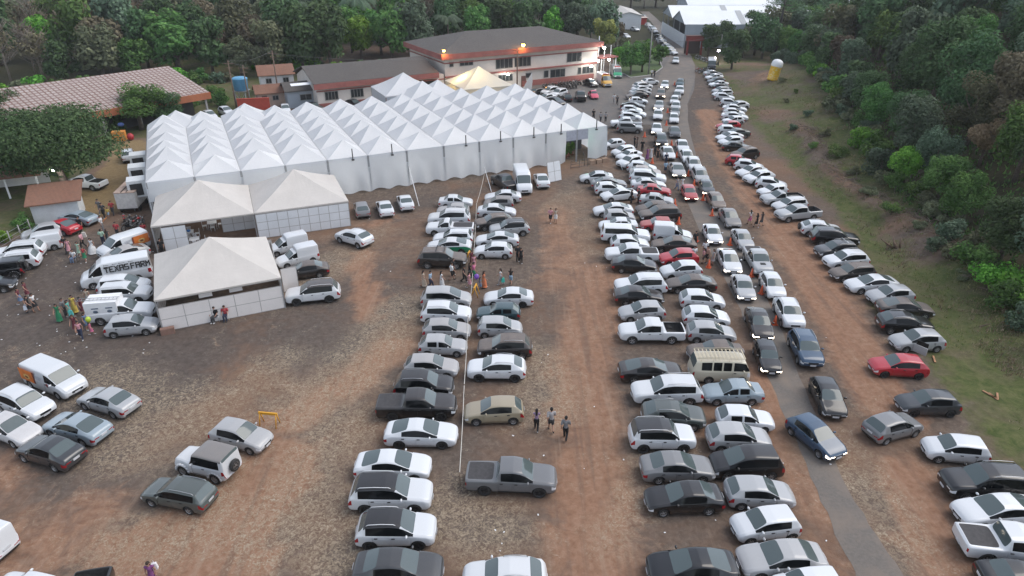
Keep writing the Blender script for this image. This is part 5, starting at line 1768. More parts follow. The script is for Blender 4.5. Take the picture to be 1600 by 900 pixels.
TREEP = {}
def tree_proto(kind, v, near):
    """(trunk mesh, crown mesh) of one kind of tree, about 10 m tall"""
    k = (kind, v, near)
    if k in TREEP: return TREEP[k]
    nl, ls = (7500, .33) if near else (2800, .62)
    sd = hash_(kind) + v * 17
    if kind == 'palm':
        TREEP[k] = palm_meshes(sd, 8.0, 4.6); return TREEP[k]
    if kind == 'bare':
        r_ = random.Random(sd); m = MB()
        m.tube([(0, 0, -.3), (0, .1, 4), (.2, .2, 8.5)], [.2, .15, .04], 6)
        for q in range(46):
            z = r_.uniform(2.5, 8); a = r_.uniform(0, 6.28); ln = r_.uniform(1.2, 3.0)
            b = Vector((0, .1, z)); e = b + Vector((math.cos(a) * ln, math.sin(a) * ln, ln * .7)); md_ = b.lerp(e, .5) + Vector((0, 0, -.15))
            m.tube([b, md_, e], [.07, .045, .015], 4)
            for w in range(4):
                f = b.lerp(e, r_.uniform(.4, 1)); g = f + Vector((r_.uniform(-1, 1), r_.uniform(-1, 1), r_.uniform(.2, 1)))
                m.tube([f, g], [.025, .008], 3)
        TREEP[k] = (m.mesh('trunk', PALEBARK), crown_mesh(sd, 3.0, 2.6, 6.6, nl // 5, ls * .7, LEAF['dry'], 12)); return TREEP[k]
    lm, rx, rz, zc, lob, fl = {'dark': ('dark', 4.0, 4.3, 5.4, 24, 0), 'mid': ('mid', 3.8, 4.1, 5.2, 22, 0), 'bright': ('bright', 3.5, 3.6, 4.7, 20, 0), 'olive': ('olive', 3.9, 4.0, 5.3, 22, 0),
                               'dry': ('dry', 3.6, 3.0, 6.2, 15, 0), 'yellow': ('yellow', 3.6, 3.2, 6.4, 13, 0), 'grey': ('grey', 3.9, 4.1, 5.4, 22, 0), 'rust': ('rust', 3.2, 2.8, 5.2, 13, 0),
                               'shrub': ('mid', 2.0, 1.3, 1.2, 9, 0), 'brightshrub': ('bright', 2.0, 1.3, 1.2, 9, 0), 'greyshrub': ('grey', 1.8, 1.2, 1.1, 9, 0), 'oliveshrub': ('olive', 1.7, 1.0, .9, 8, 0)}[kind]
    sh = 'shrub' in kind
    TREEP[k] = (trunk_mesh(sd, 1.2 if sh else 6.0, .07 if sh else .24, rx, zc, BARK, 4 if sh else 5),
                crown_mesh(sd, rx, rz, zc, (1500 if sh else nl) if near else (500 if sh else nl), ls * (.72 if sh else 1), LEAF[lm], lob, fl))
    return TREEP[k]
def hash_(s): return sum(ord(c) * (i + 3) for i, c in enumerate(s))

KNAME = {'dark': 'evergreen_tree', 'mid': 'broadleaf_tree', 'bright': 'bright_green_tree', 'olive': 'olive_green_tree', 'dry': 'dry_tree', 'yellow': 'yellow_green_tree', 'grey': 'silvery_tree', 'rust': 'rusty_tree',
         'shrub': 'shrub', 'brightshrub': 'shrub', 'greyshrub': 'shrub', 'oliveshrub': 'shrub', 'palm': 'palm_tree', 'bare': 'bare_tree'}
KDESC = {'dark': 'dark evergreen tree', 'mid': 'mid green leafy tree', 'bright': 'bright green tree', 'olive': 'olive green tree', 'dry': 'brown half-dry tree', 'yellow': 'yellow-green tree', 'grey': 'silvery green tree',
         'rust': 'rusty brown tree', 'palm': 'palm tree with drooping fronds', 'bare': 'nearly bare grey tree', 'shrub': 'mid green shrub', 'brightshrub': 'bright green shrub', 'greyshrub': 'silvery shrub', 'oliveshrub': 'olive scrubby shrub'}
def tree(kind, x, y, s, near, label=None, group=None, sz=1.0, z=None, crown_only=False, var=None):
    v = rnd.randrange(3) if var is None else var
    tr, cr = tree_proto(kind, v, near)
    root = empty(KNAME[kind], (x, y, terrain(x, y) if z is None else z), rnd.uniform(0, 6.28))
    root.scale = (s, s, s * sz)
    link('trunk', tr, root); link('crown', cr, root)
    return tag(root, label, 'shrub' if 'shrub' in kind else 'tree', group)

def wchoice(r_, tab):
    t = r_.random() * sum(w for _, w in tab)
    for k, w in tab:
        t -= w
        if t <= 0: return k
    return tab[-1][0]
fr_ = random.Random(21)
NT_ = 0
# forest on the right-hand slope
yy = 26.0
row = 0
RIGHT = []
while yy < 196:
    s0 = wood_s(yy); s = s0 + 2.6 + fr_.uniform(-1.0, 1.2)
    lim = s0 + (52 if yy < 120 else 38)
    while s < lim:
        y = yy + fr_.uniform(-1.6, 1.6)
        x = edge_x(y) + s
        sc = fr_.uniform(.80, 1.2) * (.78 if s < s0 + 5 else 1.08)
        px, py = project(Vector((x, y, terrain(x, y) + 8)))
        if -60 < px < 1720 and not (x > 44 and y > 188):
            RIGHT.append((x, y, s, sc))
        s += 6.3 + .05 * s + fr_.uniform(-.8, 1.2)
    yy += 5.7 + .012 * yy
for x, y, s, sc in RIGHT:
    k = wchoice(fr_, [('dark', 34), ('grey', 22), ('mid', 16), ('olive', 10), ('palm', 9), ('bright', 4), ('dry', 1), ('bare', 3)])
    near = y < 105 and s < 36
    tree(k, x, y, sc, near, KDESC[k] + ' in the forest on the right-hand slope', 'forest trees on the right slope: ' + KDESC[k], fr_.uniform(.9, 1.2))
# shrubs along the forest edge
yy = 28
while yy < 175:
    s = wood_s(yy) + .2 + .9 * math.sin(yy * .21) + fr_.uniform(-.6, .6)
    x = edge_x(yy) + s
    k = wchoice(fr_, [('shrub', 5), ('brightshrub', 2), ('greyshrub', 4), ('oliveshrub', 3)])
    tree(k, x, yy, fr_.uniform(.8, 1.5), yy < 105, KDESC[k] + ' at the foot of the forest along the grass bank', 'shrubs along the forest edge: ' + KDESC[k])
    yy += 3.0
# named trees of the right side
for (kind, px, py, s, lab) in (('bright', 1410, 292, .62, 'bright green bushy tree at the forest edge above the brown bank'), ('rust', 1528, 262, .70, 'rusty brown leafy tree inside the dark right-hand forest'),
                              ('brightshrub', 1345, 232, 1.3, 'bright green shrub just left of the bushy tree at the forest edge'), ('bright', 1232, 84, .78, 'bright green tree by the tall dark trunk on the bank'),
                              ('bright', 1262, 66, .80, 'bright green tree further up behind the tall dark trunk'),
                              ('shrub', 1243, 146, .35, 'tiny dark shrub alone on the bare bank below the inflatable'), ('brightshrub', 1590, 470, 1.1, 'yellowish green shrub at the right edge of the photo')):
    p = tp(px, py)
    tree(kind, p.x, p.y, s, p.y < 110, lab, None, var=1)
for i, (px, py, s_) in enumerate(((1228, 160, .5), (1238, 205, .6), (1288, 212, .7), (1306, 244, .8), (1332, 272, .7), (1262, 182, .6), (1358, 306, .75), (1392, 335, .7), (1436, 358, .6), (1462, 392, .7), (1502, 436, .55), (1270, 232, .45), (1222, 128, .6))):
    p = tp(px, py); k = ('oliveshrub', 'greyshrub', 'oliveshrub', 'shrub')[i % 4]
    tree(k, p.x, p.y, s_, True, 'low ' + KDESC[k] + ' growing on the open bank', 'low shrubs on the open bank: ' + KDESC[k], .8)
def araucaria():
    p = tp(1211, 86); r_ = empty('araucaria_tree', p); q_ = random.Random(3)
    MB().tube([(0, 0, -.4), (.1, 0, 7), (.25, .1, 14.5)], [.42, .34, .2], 9).build('trunk', plain('dark_bark', (.045, .04, .036), .9, .3), r_)
    vs, fs, tone = [], [], []; m = MB()
    for k in range(22):
        a = k * 2.4; z = 10.3 + 4.2 * (k / 22); ln = 4.6 - 1.6 * k / 22
        e = Vector((math.cos(a) * ln, math.sin(a) * ln, z + .9)); b = Vector((.2, .1, z))
        m.tube([b, b.lerp(e, .6) + Vector((0, 0, -.5)), e], [.09, .07, .03], 5)
        for w in range(70):
            t = .45 + .6 * q_.random(); c = b.lerp(e, t) + Vector((q_.gauss(0, .3), q_.gauss(0, .3), q_.gauss(0, .22)))
            i = len(vs); d = Vector((q_.gauss(0, 1), q_.gauss(0, 1), q_.gauss(0, .6))).normalized() * .3; f = d.orthogonal().normalized() * .09
            vs += [c - f, c + f, c + d + f * .3, c + d - f * .3]; fs.append((i, i + 1, i + 2, i + 3)); tone.append(q_.random())
    m.build('branch', BARK, r_)
    me = bpy.data.meshes.new('crown'); me.from_pydata(vs, [], fs); me.materials.append(LEAF['dark']); me.attributes.new('tone', 'FLOAT', 'FACE').data.foreach_set('value', tone)
    link('crown', me, r_); tag(r_, 'tall dark araucaria with a bare trunk at the top of the bank', 'tree')
araucaria()

# forest behind the buildings
BACK = []
for r_i in range(6):
    x = -185 + fr_.uniform(0, 5)
    while x < 24:
        y = 152 + .29 * (x + 70) + (6 if x > -40 else 0) + (8 if x > -22 else 0) + r_i * 8.5 + fr_.uniform(-3, 3)
        px, py = project(Vector((x, y, 8)))
        if -40 < px < 960: BACK.append((x, y, r_i))
        x += 6.0 + r_i * .7 + fr_.uniform(-1, 1.4)
for x, y, r_i in BACK:
    lx = project(Vector((x, y, 5)))[0]
    if lx < 420: tab = [('olive', 26), ('dry', 22), ('dark', 22), ('mid', 10), ('bare', 12), ('grey', 10), ('bright', 2)]
    else: tab = [('dark', 34), ('mid', 26), ('grey', 14), ('palm', 12), ('olive', 8), ('bare', 4), ('bright', 4)]
    k = wchoice(fr_, tab)
    tree(k, x, y, fr_.uniform(1.0, 1.5), False, KDESC[k] + (' in the forest beyond the barn at left' if lx < 420 else ' in the forest behind the low building'), ('forest trees beyond the barn: ' if lx < 420 else 'forest trees behind the buildings: ') + KDESC[k], fr_.uniform(.9, 1.2))
# scrub in front of the forest
for k_ in range(46):
    x = -100 + k_ * 2.2 + fr_.uniform(-.8, .8); y = 146 + .29 * (x + 70) + (8 if x > -22 else 0) + fr_.uniform(-1.5, 1.5)
    if x > -6: break
    if -58 < x < -38 and y < 158: y = 160
    k = wchoice(fr_, [('shrub', 5), ('oliveshrub', 4), ('greyshrub', 2), ('brightshrub', 2)])
    tree(k, x, y, fr_.uniform(.9, 1.6), False, KDESC[k] + ' in the scrub before the back forest', 'scrub before the back forest: ' + KDESC[k])
# far trees up the street
for (kind, x, y, s) in (('dark', 16, 232, 1.3), ('mid', 22, 246, 1.35), ('bright', 30, 262, 1.2), ('grey', 26, 285, 1.4), ('palm', 34, 300, 1.5), ('palm', 40, 305, 1.5), ('grey', 50, 310, 1.6), ('palm', 56, 312, 1.5), ('dark', 62, 318, 1.6),
                        ('grey', 72, 315, 1.6), ('palm', 20, 300, 1.6), ('dark', 10, 262, 1.5), ('mid', 4, 250, 1.4), ('dark', 84, 312, 1.6), ('grey', 96, 305, 1.6), ('dark', 108, 300, 1.6), ('mid', 0, 280, 1.5), ('grey', 14, 320, 1.6), ('dark', 44, 325, 1.6), ('dark', 30, 326, 1.6), ('dark', 120, 290, 1.7), ('mid', -12, 268, 1.4),
                        ('dark', 104, 262, 1.4), ('grey', 96, 250, 1.3), ('dark', 90, 212, 1.3), ('mid', 84, 204, 1.2), ('dark', 98, 224, 1.4)):
    tree(kind, x, y, s, False, KDESC[kind] + ' far up the street', 'far trees up the street: ' + KDESC[kind])
# trees along the street near the white sheds
for (kind, px, py, s, lab) in (('mid', 985, 117, .80, 'green street tree on the island, left one by the light pole'), ('mid', 1003, 113, .84, 'green street tree on the island just right of the light pole'), ('bright', 966, 104, .62, 'lamp-lit bright green tree behind the ambulance vans'),
                              ('yellow', 944, 92, 1.02, 'yellow-green tree at the end of the two-storey building'), ('mid', 1030, 102, .55, 'small green tree at the right end of the island'), ('dark', 1142, 112, .95, 'round green tree on the bank corner right of the road bend'),
                              ('dark', 1106, 88, .85, 'green tree beside the dark red gate house'), ('olive', 1160, 90, .85, 'olive green tree on the bank behind the round one'), ('dark', 1178, 86, 1.15, 'dark tree before the white shed roofs'), ('dry', 962, 74, .8, 'thin dry tree left of the street island'),
                              ('dark', 1128, 80, .85, 'small dark tree against the grey shed wall'), ('olive', 975, 90, .55, 'small olive tree behind the street island')):
    p = gp(px, py); tree(kind, p.x, p.y, s, False, lab, None)
for i, (px, py, s) in enumerate(((1190, 92, 1.1), (1205, 78, 1.25), (1225, 70, 1.3), (1250, 78, 1.2), (1275, 84, 1.2), (1300, 90, 1.2), (1168, 70, 1.0), (1240, 60, 1.4), (1270, 62, 1.4))):
    p = tp(px, py); k = ('dark', 'olive', 'dark', 'grey')[i % 4]
    tree(k, p.x, p.y, s, False, KDESC[k] + ' on the bank top hiding the white sheds', 'trees hiding the white sheds: ' + KDESC[k])
# umbrella tree and the others at the left
def umbrella():
    p = gp(108, 303); r_ = empty('spreading_tree', (p.x, p.y, 0))
    m = MB(); q_ = random.Random(5)
    m.tube([(0, 0, -.3), (-.1, .1, 1.5), (-.5, .2, 3.2)], [.55, .42, .36], 9)
    for k in range(11):
        a = 2 * math.pi * k / 11 + q_.uniform(-.2, .2); ln = q_.uniform(5, 7.6)
        e = Vector((math.cos(a) * ln - 1.4, math.sin(a) * ln + .8, q_.uniform(5.6, 7.4)))
        b = Vector((-.5, .2, 3.0)); m.tube([b, b.lerp(e, .45) + Vector((0, 0, .9)), e], [.24, .15, .04], 6)
    m.build('trunk', BARK, r_)
    c = link('crown', crown_mesh(77, 9.3, 3.7, 6.6, 36000, .34, LEAF['dark'], 70, .15), r_); c.location = (-1.6, .9, 0)
    tag(r_, 'broad spreading tree with a flat dark crown at the left', 'tree')
umbrella()
p = gp(222, 203); tree('mid', p.x, p.y, 1.32, True, 'dense leafy green tree between the barn and the marquee', None, var=0, sz=.62)
p = gp(252, 200); tree('dark', p.x, p.y + 2, .95, True, 'green tree right beside the dense leafy one by the marquee', None, var=1, sz=.62)
for i, (kind, px, py, s, lab) in enumerate((('dark', 0, 235, 1.0, 'dark tree at the left edge behind the spreading tree'), ('dark', 25, 215, .8, 'dark tree tucked behind the spreading crown at left'), ('yellow', 5, 268, .5, 'yellowish small tree at the left edge above the porch'),
                               ('shrub', 36, 358, .75, 'green shrub below the rusty shed door at left'), ('oliveshrub', 118, 308, .55, 'scrubby shrub at the foot of the spreading tree'), ('brightshrub', 5, 380, .55, 'bright green shrub at the left edge by the parked cars'),
                               ('bright', 100, 288, .34, 'lamp-lit yellow-green sapling under the spreading tree'), ('shrub', 185, 205, .9, 'green shrub on the fence line behind the marquee'), ('shrub', 300, 170, 1.2, 'green shrub beyond the barn corner'),
                               ('shrub', 345, 165, 1.3, 'green shrub left of the blue tank'), ('shrub', 330, 160, 1.3, 'leafy green shrub between barn and blue tank'))):
    p = gp(px, py); tree(kind, p.x, p.y, s, True, lab, None)

# low growth nobody could count
def tufts(name, n, area, h, mats, label, cat, seed):
    r_ = random.Random(seed); vs, fs, tone = [], [], []
    while len(fs) < n:
        q = area(r_)
        if q is None: continue
        x, y, hh = q
        z = terrain(x, y)
        for _ in range(3):
            a = r_.uniform(0, 6.28); w_ = r_.uniform(.03, .07) * hh / .3; l_ = hh * r_.uniform(.5, 1.2); b = Vector((x + r_.gauss(0, .12), y + r_.gauss(0, .12), z - .02))
            t = Vector((math.cos(a), math.sin(a), 0)); o = Vector((r_.gauss(0, .4), r_.gauss(0, .4), 1)).normalized() * l_
            i = len(vs); vs += [b - t * w_, b + t * w_, b + o]; fs.append((i, i + 1, i + 2)); tone.append(r_.random())
    me = bpy.data.meshes.new(name); me.from_pydata(vs, [], fs); me.materials.append(mats); me.attributes.new('tone', 'FLOAT', 'FACE').data.foreach_set('value', tone)
    o = link(name, me); tag(o, label, cat, kind='stuff')
GRASS = leaf_mat('grass_blades', [(0, (.09, .125, .04)), (.45, (.15, .185, .06)), (.7, (.25, .235, .11)), (1, (.36, .31, .18))])
def bank_area(r_):
    y = 28 + (r_.random() ** 1.5) * 120; s = r_.uniform(-3, wood_s(y)); x = edge_x(y) + s
    if mnoise.noise(Vector((x * .16, y * .16, 3))) < r_.uniform(-.35, .25): return None
    if s < 0 and r_.random() < .5 - s * .15: return None
    return x, y, r_.uniform(.06, .2)
tufts('grass', 34000, bank_area, .3, GRASS, 'patchy grass tufts on the bank by the parked cars', 'grass', 2)
WEED = leaf_mat('dry_weeds', [(0, (.16, .13, .08)), (.5, (.29, .24, .15)), (1, (.44, .37, .24))])
def weed_area(r_):
    y = 40 + (r_.random() ** 1.2) * 108; x = edge_x(y) + r_.uniform(-.5, wood_s(y) + 1)
    if mnoise.noise(Vector((x * .2, y * .2, 8))) < r_.uniform(-.1, .45): return None
    return x, y, r_.uniform(.12, .34)
tufts('dry_weeds', 8000, weed_area, .3, WEED, 'dry brown weeds scattered over the rough bank', 'weeds', 6)
def under_area(r_):
    y = 26 + (r_.random() ** 1.3) * 130; s = wood_s(y) + r_.uniform(-.5, 18); x = edge_x(y) + s
    return x, y, r_.uniform(.25, .7)
tufts('undergrowth', 22000, under_area, 1, LEAF['mid'], 'tangled green undergrowth below the right-hand forest', 'undergrowth', 3)
def brush():
    r_ = random.Random(8); m = MB()
    for k in range(420):
        y = r_.uniform(52, 108); s = 4.2 + 1.2 * math.sin(y * .13) + r_.gauss(0, .9); x = edge_x(y) + s
        a = r_.uniform(0, 6.28); ln = r_.uniform(.5, 2.2); z = terrain(x, y)
        m.tube([(x, y, z + .05), (x + math.cos(a) * ln * .5, y + math.sin(a) * ln * .5, z + r_.uniform(.1, .45)), (x + math.cos(a) * ln, y + math.sin(a) * ln, z + r_.uniform(.05, .5))], [.035, .028, .012], 4)
    tag(m.build('brushwood', plain('dead_twigs', (.17, .13, .10), .9, .3)), 'dead branches strewn along the pushed-up earth of the bank', 'brushwood', kind='stuff')
brush()
# ------------------------------------------------------------------ people
def capsules(caps, voxel, mat, name, ratio=.35):
    m = MB()
    for a, b, ra, rb in caps:
        a, b = Vector(a), Vector(b)
        m.ball(a, ra, 10, 7); m.ball(b, rb, 10, 7)
        if (b - a).length > 1e-4: m.tube([a, b], [ra, rb], 10)
    me = m.mesh('blob', mat)
    o = bpy.data.objects.new('blob', me); COL.objects.link(o)
    r_ = o.modifiers.new('r', 'REMESH'); r_.mode = 'VOXEL'; r_.voxel_size = voxel; r_.use_smooth_shade = True
    if ratio < 1:
        d = o.modifiers.new('d', 'DECIMATE'); d.ratio = ratio
    res = eval_mesh(o)
    bpy.data.objects.remove(o)
    res.name = name
    res.materials.clear(); res.materials.append(mat)
    res.polygons.foreach_set('use_smooth', [True] * len(res.polygons))
    return res
POSES = {
 'walk': dict(kn=[(.17, .50), (.05, .49)], an=[(.24, .09), (-.27, .17)], el=[(-.14, 1.15), (.08, 1.14)], wr=[(-.10, .90), (.26, .96)], hip=.92, lean=.03),
 'stand': dict(kn=[(.02, .50), (.03, .50)], an=[(0, .09), (0, .09)], el=[(-.03, 1.13), (-.02, 1.13)], wr=[(.06, .88), (.05, .88)], hip=.93, lean=.0),
 'hold': dict(kn=[(.02, .50), (.06, .50)], an=[(0, .09), (.06, .09)], el=[(.02, 1.14), (-.03, 1.13)], wr=[(.26, 1.22), (.05, .88)], hip=.93, lean=.0),
 'sit': dict(kn=[(.42, .50), (.42, .50)], an=[(.42, .09), (.48, .09)], el=[(.02, .80), (.02, .80)], wr=[(.27, .66), (.27, .66)], hip=.50, lean=.04),
}
def skeleton(pose, fem):
    P = POSES[pose]; h = P['hip']; k = h - .93; ln = P['lean']
    sw = .165 if fem else .19
    J = dict(pel=Vector((0, 0, h)), wst=Vector((ln * .4, 0, 1.08 + k)), che=Vector((ln, 0, 1.30 + k)), nek=Vector((ln + .01, 0, 1.46 + k)), hed=Vector((ln + .03, 0, 1.62 + k)))
    for i, s in enumerate((1, -1)):
        J['sh%d' % i] = Vector((ln, s * sw, 1.40 + k)); J['hp%d' % i] = Vector((0, s * .085, h - .02))
        J['kn%d' % i] = Vector((P['kn'][i][0], s * .095, P['kn'][i][1])); J['an%d' % i] = Vector((P['an'][i][0], s * .095, P['an'][i][1]))
        J['el%d' % i] = Vector((P['el'][i][0] + ln, s * (sw + .06), P['el'][i][1] + (k if pose != 'sit' else 0))); J['wr%d' % i] = Vector((P['wr'][i][0] + ln, s * (sw + .05), P['wr'][i][1] + (k if pose != 'sit' else 0)))
    return J
FIG = {}
def body_mesh(pose, fem):
    key = ('b', pose, fem)
    if key in FIG: return FIG[key]
    J = skeleton(pose, fem); f = .9 if fem else 1.0
    c = [(J['pel'], J['wst'], .125 * (1.05 if fem else 1), .112 * f), (J['wst'], J['che'], .112 * f, .13 * f), (J['che'], J['nek'], .10, .058), (J['nek'], J['hed'], .052, .06)]
    hd = J['hed']
    c += [(hd + Vector((-.015, 0, .015)), hd + Vector((.0, 0, .02)), .098, .094), (hd + Vector((.02, 0, -.05)), hd + Vector((.045, 0, -.075)), .066, .05),
          (hd + Vector((.09, 0, .005)), hd + Vector((.112, 0, -.022)), .013, .017)]
    for s in (1, -1): c.append((hd + Vector((-.005, s * .09, .01)), hd + Vector((-.01, s * .092, -.02)), .02, .016))
    for i, s in enumerate((1, -1)):
        i = str(i)
        c += [(J['che'] + Vector((0, s * .07, .06)), J['sh' + i], .085 * f, .066 * f), (J['sh' + i], J['el' + i], .056 * f, .043 * f), (J['el' + i], J['wr' + i], .042 * f, .029 * f)]
        c += [(J['hp' + i], J['kn' + i], .092, .058), (J['kn' + i], J['an' + i], .056, .040), (J['an' + i] + Vector((-.03, 0, -.035)), J['an' + i] + Vector((.13, 0, -.05)), .040, .034)]
        w = J['wr' + i]; d = (w - J['el' + i]).normalized(); u = Vector((0, s, 0)); pp = d.cross(u).normalized()
        pm = w + d * .055
        c.append((w + d * .02, pm, .030, .032))
        for q, ln in zip((-1.5, -.5, .5, 1.5), (.060, .074, .070, .054)):
            b = pm + pp * q * .021 + d * .022
            m_ = b + d * ln * .55 - u * .006; e = m_ + d * ln * .45 - u * .022
            c += [(b, m_, .0105, .0100), (m_, e, .0100, .0085)]
        tb = w + d * .03 - pp * .03; c += [(tb, tb + d * .035 - pp * .022 - u * .008, .0125, .011), (tb + d * .035 - pp * .022 - u * .008, tb + d * .062 - pp * .024 - u * .02, .011, .009)]
    FIG[key] = capsules(c, .014, SKIN, 'body', .2)
    return FIG[key]
def wear(kind, pose, fem):
    key = (kind, pose, fem)
    if key in FIG: return FIG[key]
    J = skeleton(pose, fem); f = .92 if fem else 1.04
    c = []
    if kind in ('shirt', 'dress', 'long_dress', 'top'):
        c += [(J['pel'] + Vector((0, 0, .02)), J['wst'], .142 if kind == 'shirt' else .135, .128 * f), (J['wst'], J['che'], .128 * f, .147 * f), (J['che'], J['nek'] - Vector((0, 0, .05)), .115 * f, .075)]
        for i in '01':
            s = 1 if i == '0' else -1
            c.append((J['che'] + Vector((0, s * .07, .06)), J['sh' + i], .098 * f, .080 * f))
            if kind == 'shirt': c.append((J['sh' + i], J['sh' + i].lerp(J['el' + i], .75), .078 * f, .068 * f))
    if kind in ('trousers', 'shorts'):
        c.append((J['pel'] + Vector((0, 0, .05)), J['pel'], .138, .145))
        for i in '01':
            c.append((J['hp' + i], J['kn' + i] if kind == 'trousers' else J['hp' + i].lerp(J['kn' + i], .85), .110, .080 if kind == 'trousers' else .095))
            if kind == 'trousers': c.append((J['kn' + i], J['an' + i] + Vector((0, 0, .02)), .078, .064))
    if kind in ('skirt', 'dress', 'long_dress', 'gown'):
        z1 = {'skirt': .52, 'dress': .48, 'long_dress': .14, 'gown': .1}[kind]; w1 = {'skirt': .21, 'dress': .20, 'long_dress': .25, 'gown': .46}[kind]
        pe = J['pel']; mx = (J['kn0'].x + J['kn1'].x) / 2
        m = MB(); rings = []
        prof = [(pe.z + .16, .135), (pe.z, .155), (pe.z - .18, .155 + (w1 - .155) * .45), (z1 + (pe.z - z1) * .25, w1 * .93), (z1, w1)]
        n = 18; vs = []; fs = []
        for q, (z, r_) in enumerate(prof):
            for k in range(n):
                t = 2 * math.pi * k / n; rr = r_ * (1 + (.06 * math.sin(t * 5) * q / 4))
                vs.append((pe.x + mx * q / 5 + rr * math.cos(t) * .95, rr * math.sin(t), z))
        for q in range(len(prof) - 1):
            for k in range(n): fs.append((q * n + k, (q + 1) * n + k, (q + 1) * n + (k + 1) % n, q * n + (k + 1) % n))
        fs = [f_[::-1] for f_ in fs]
        fs.append(tuple(range((len(prof) - 1) * n, len(prof) * n))[::-1])
        sk = m.add(vs, fs, 0, True)
        if kind in ('skirt', 'gown'):
            FIG[key] = m.mesh(kind, CLOTH); return FIG[key]
        up = capsules(c, .02, CLOTH, 'x', .5)
        bm = bmesh.new(); bm.from_mesh(up); bm.from_mesh(m.mesh('y', CLOTH)); me = bpy.data.meshes.new('dress'); bm.to_mesh(me); bm.free(); me.materials.append(CLOTH)
        FIG[key] = me; return me
    if kind in ('hair', 'long_hair'):
        h = J['hed']
        c += [(h + Vector((-.03, 0, .035)), h + Vector((.015, 0, .055)), .103, .088), (h + Vector((-.06, 0, -.02)), h + Vector((-.05, 0, .02)), .075, .09)]
        if kind == 'long_hair': c += [(h + Vector((-.07, 0, -.02)), h + Vector((-.10, 0, -.28)), .09, .075)]
    if kind == 'shoe':
        for i in '0': pass
    FIG[key] = capsules(c, .02 if 'hair' not in kind else .016, CLOTH, kind, .5)
    return FIG[key]
def shoe_mesh():
    if 'shoe' not in FIG: FIG['shoe'] = MB().ball((.05, 0, -.042), (.135, .05, .050), 10, 7).ball((-.02, 0, -.015), (.06, .045, .055), 8, 6).mesh('shoe', CLOTH)
    return FIG['shoe']
def face_mesh(pose, fem):
    k = ('f', pose, fem)
    if k not in FIG:
        h = skeleton(pose, fem)['hed']; m = MB()
        for s in (1, -1): m.ball(h + Vector((.083, s * .034, .022)), (.012, .017, .010), 6, 5)
        m.box(h + Vector((.088, 0, -.062)), (.02, .045, .010))
        FIG[k] = m.mesh('eyes_and_mouth', plain('eye_dark', (.05, .02, .018), .3) if 'eyes' not in FIG else FIG['eyes'])
        FIG['eyes'] = FIG[k].materials[0]
    return FIG[k]
CC = {'w': (.66, .66, .66), 'k': (.012, .012, .014), 'g': (.17, .17, .18), 'b': (.25, .40, .55), 'n': (.02, .03, .07), 'd': (.06, .06, .065), 'r': (.45, .02, .03), 'm': (.14, .015, .03), 'p': (.62, .25, .30), 'h': (.60, .10, .25),
      'e': (.48, .38, .28), 'G': (.0, .20, .08), 'l': (.35, .55, .40), 'y': (.68, .48, .02), 'o': (.70, .16, .02), 'v': (.30, .18, .32), 't': (.06, .42, .36), 'j': (.10, .17, .30), 'u': (.22, .04, .20), 's': (.35, .33, .33), 'x': (.50, .28, .20)}
for _k, _c in list(CC.items()):
    _g = sum(_c) / 3; CC[_k] = tuple(_x * .78 + _g * .22 for _x in _c)
def person(px, py, pose, who, outfit, tc, bc, hd, label, group=None, z=None, sc=1.0):
    fem = who in 'fg'
    p = gp(px, py)
    s = {'m': 1.02, 'f': .95, 'g': .68, 'c': .68}[who] * rnd.uniform(.97, 1.03) * sc
    ang = {'r': 0, 'l': math.pi, 'd': -math.pi / 2, 'u': math.pi / 2}[hd[0]] + R(rnd.uniform(-20, 20))
    r_ = empty('person', (p.x, p.y, terrain(p.x, p.y) if z is None else z), ang); r_.scale = (s, s, s)
    b = link('body', body_mesh(pose, fem), r_)
    link('eyes_and_mouth', face_mesh(pose, fem), r_)
    hair = 'long_hair' if fem else 'hair'
    link(hair, wear(hair, pose, fem), r_, (*rnd.choice([(.012, .009, .008), (.02, .013, .01), (.035, .02, .013)]), 1))
    top, bot = {'t': ('shirt', 'trousers'), 's': ('shirt', 'shorts'), 'k': ('top', 'skirt'), 'd': ('dress', None), 'D': ('long_dress', None), 'G': ('top', 'gown'), 'q': ('top', 'trousers'), 'h': ('top', 'shorts')}[outfit]
    link(top, wear(top, pose, fem), r_, (*CC[tc], 1))
    if bot: link(bot, wear(bot, pose, fem), r_, (*CC[bc], 1))
    J = skeleton(pose, fem)
    for i in '01':
        q = link('shoe', shoe_mesh(), r_, (*rnd.choice([(.5, .5, .5), (.03, .03, .03), (.15, .08, .05)]), 1)); q.location = J['an' + i]
    tag(r_, label, 'person', group)
    return r_
GA, GB, GC, GD, GE = 'people crossing beside the yellow barrier', 'crowd by the left tents', 'people by the cone lane', 'people walking in the open aisle', 'people in the far yard'
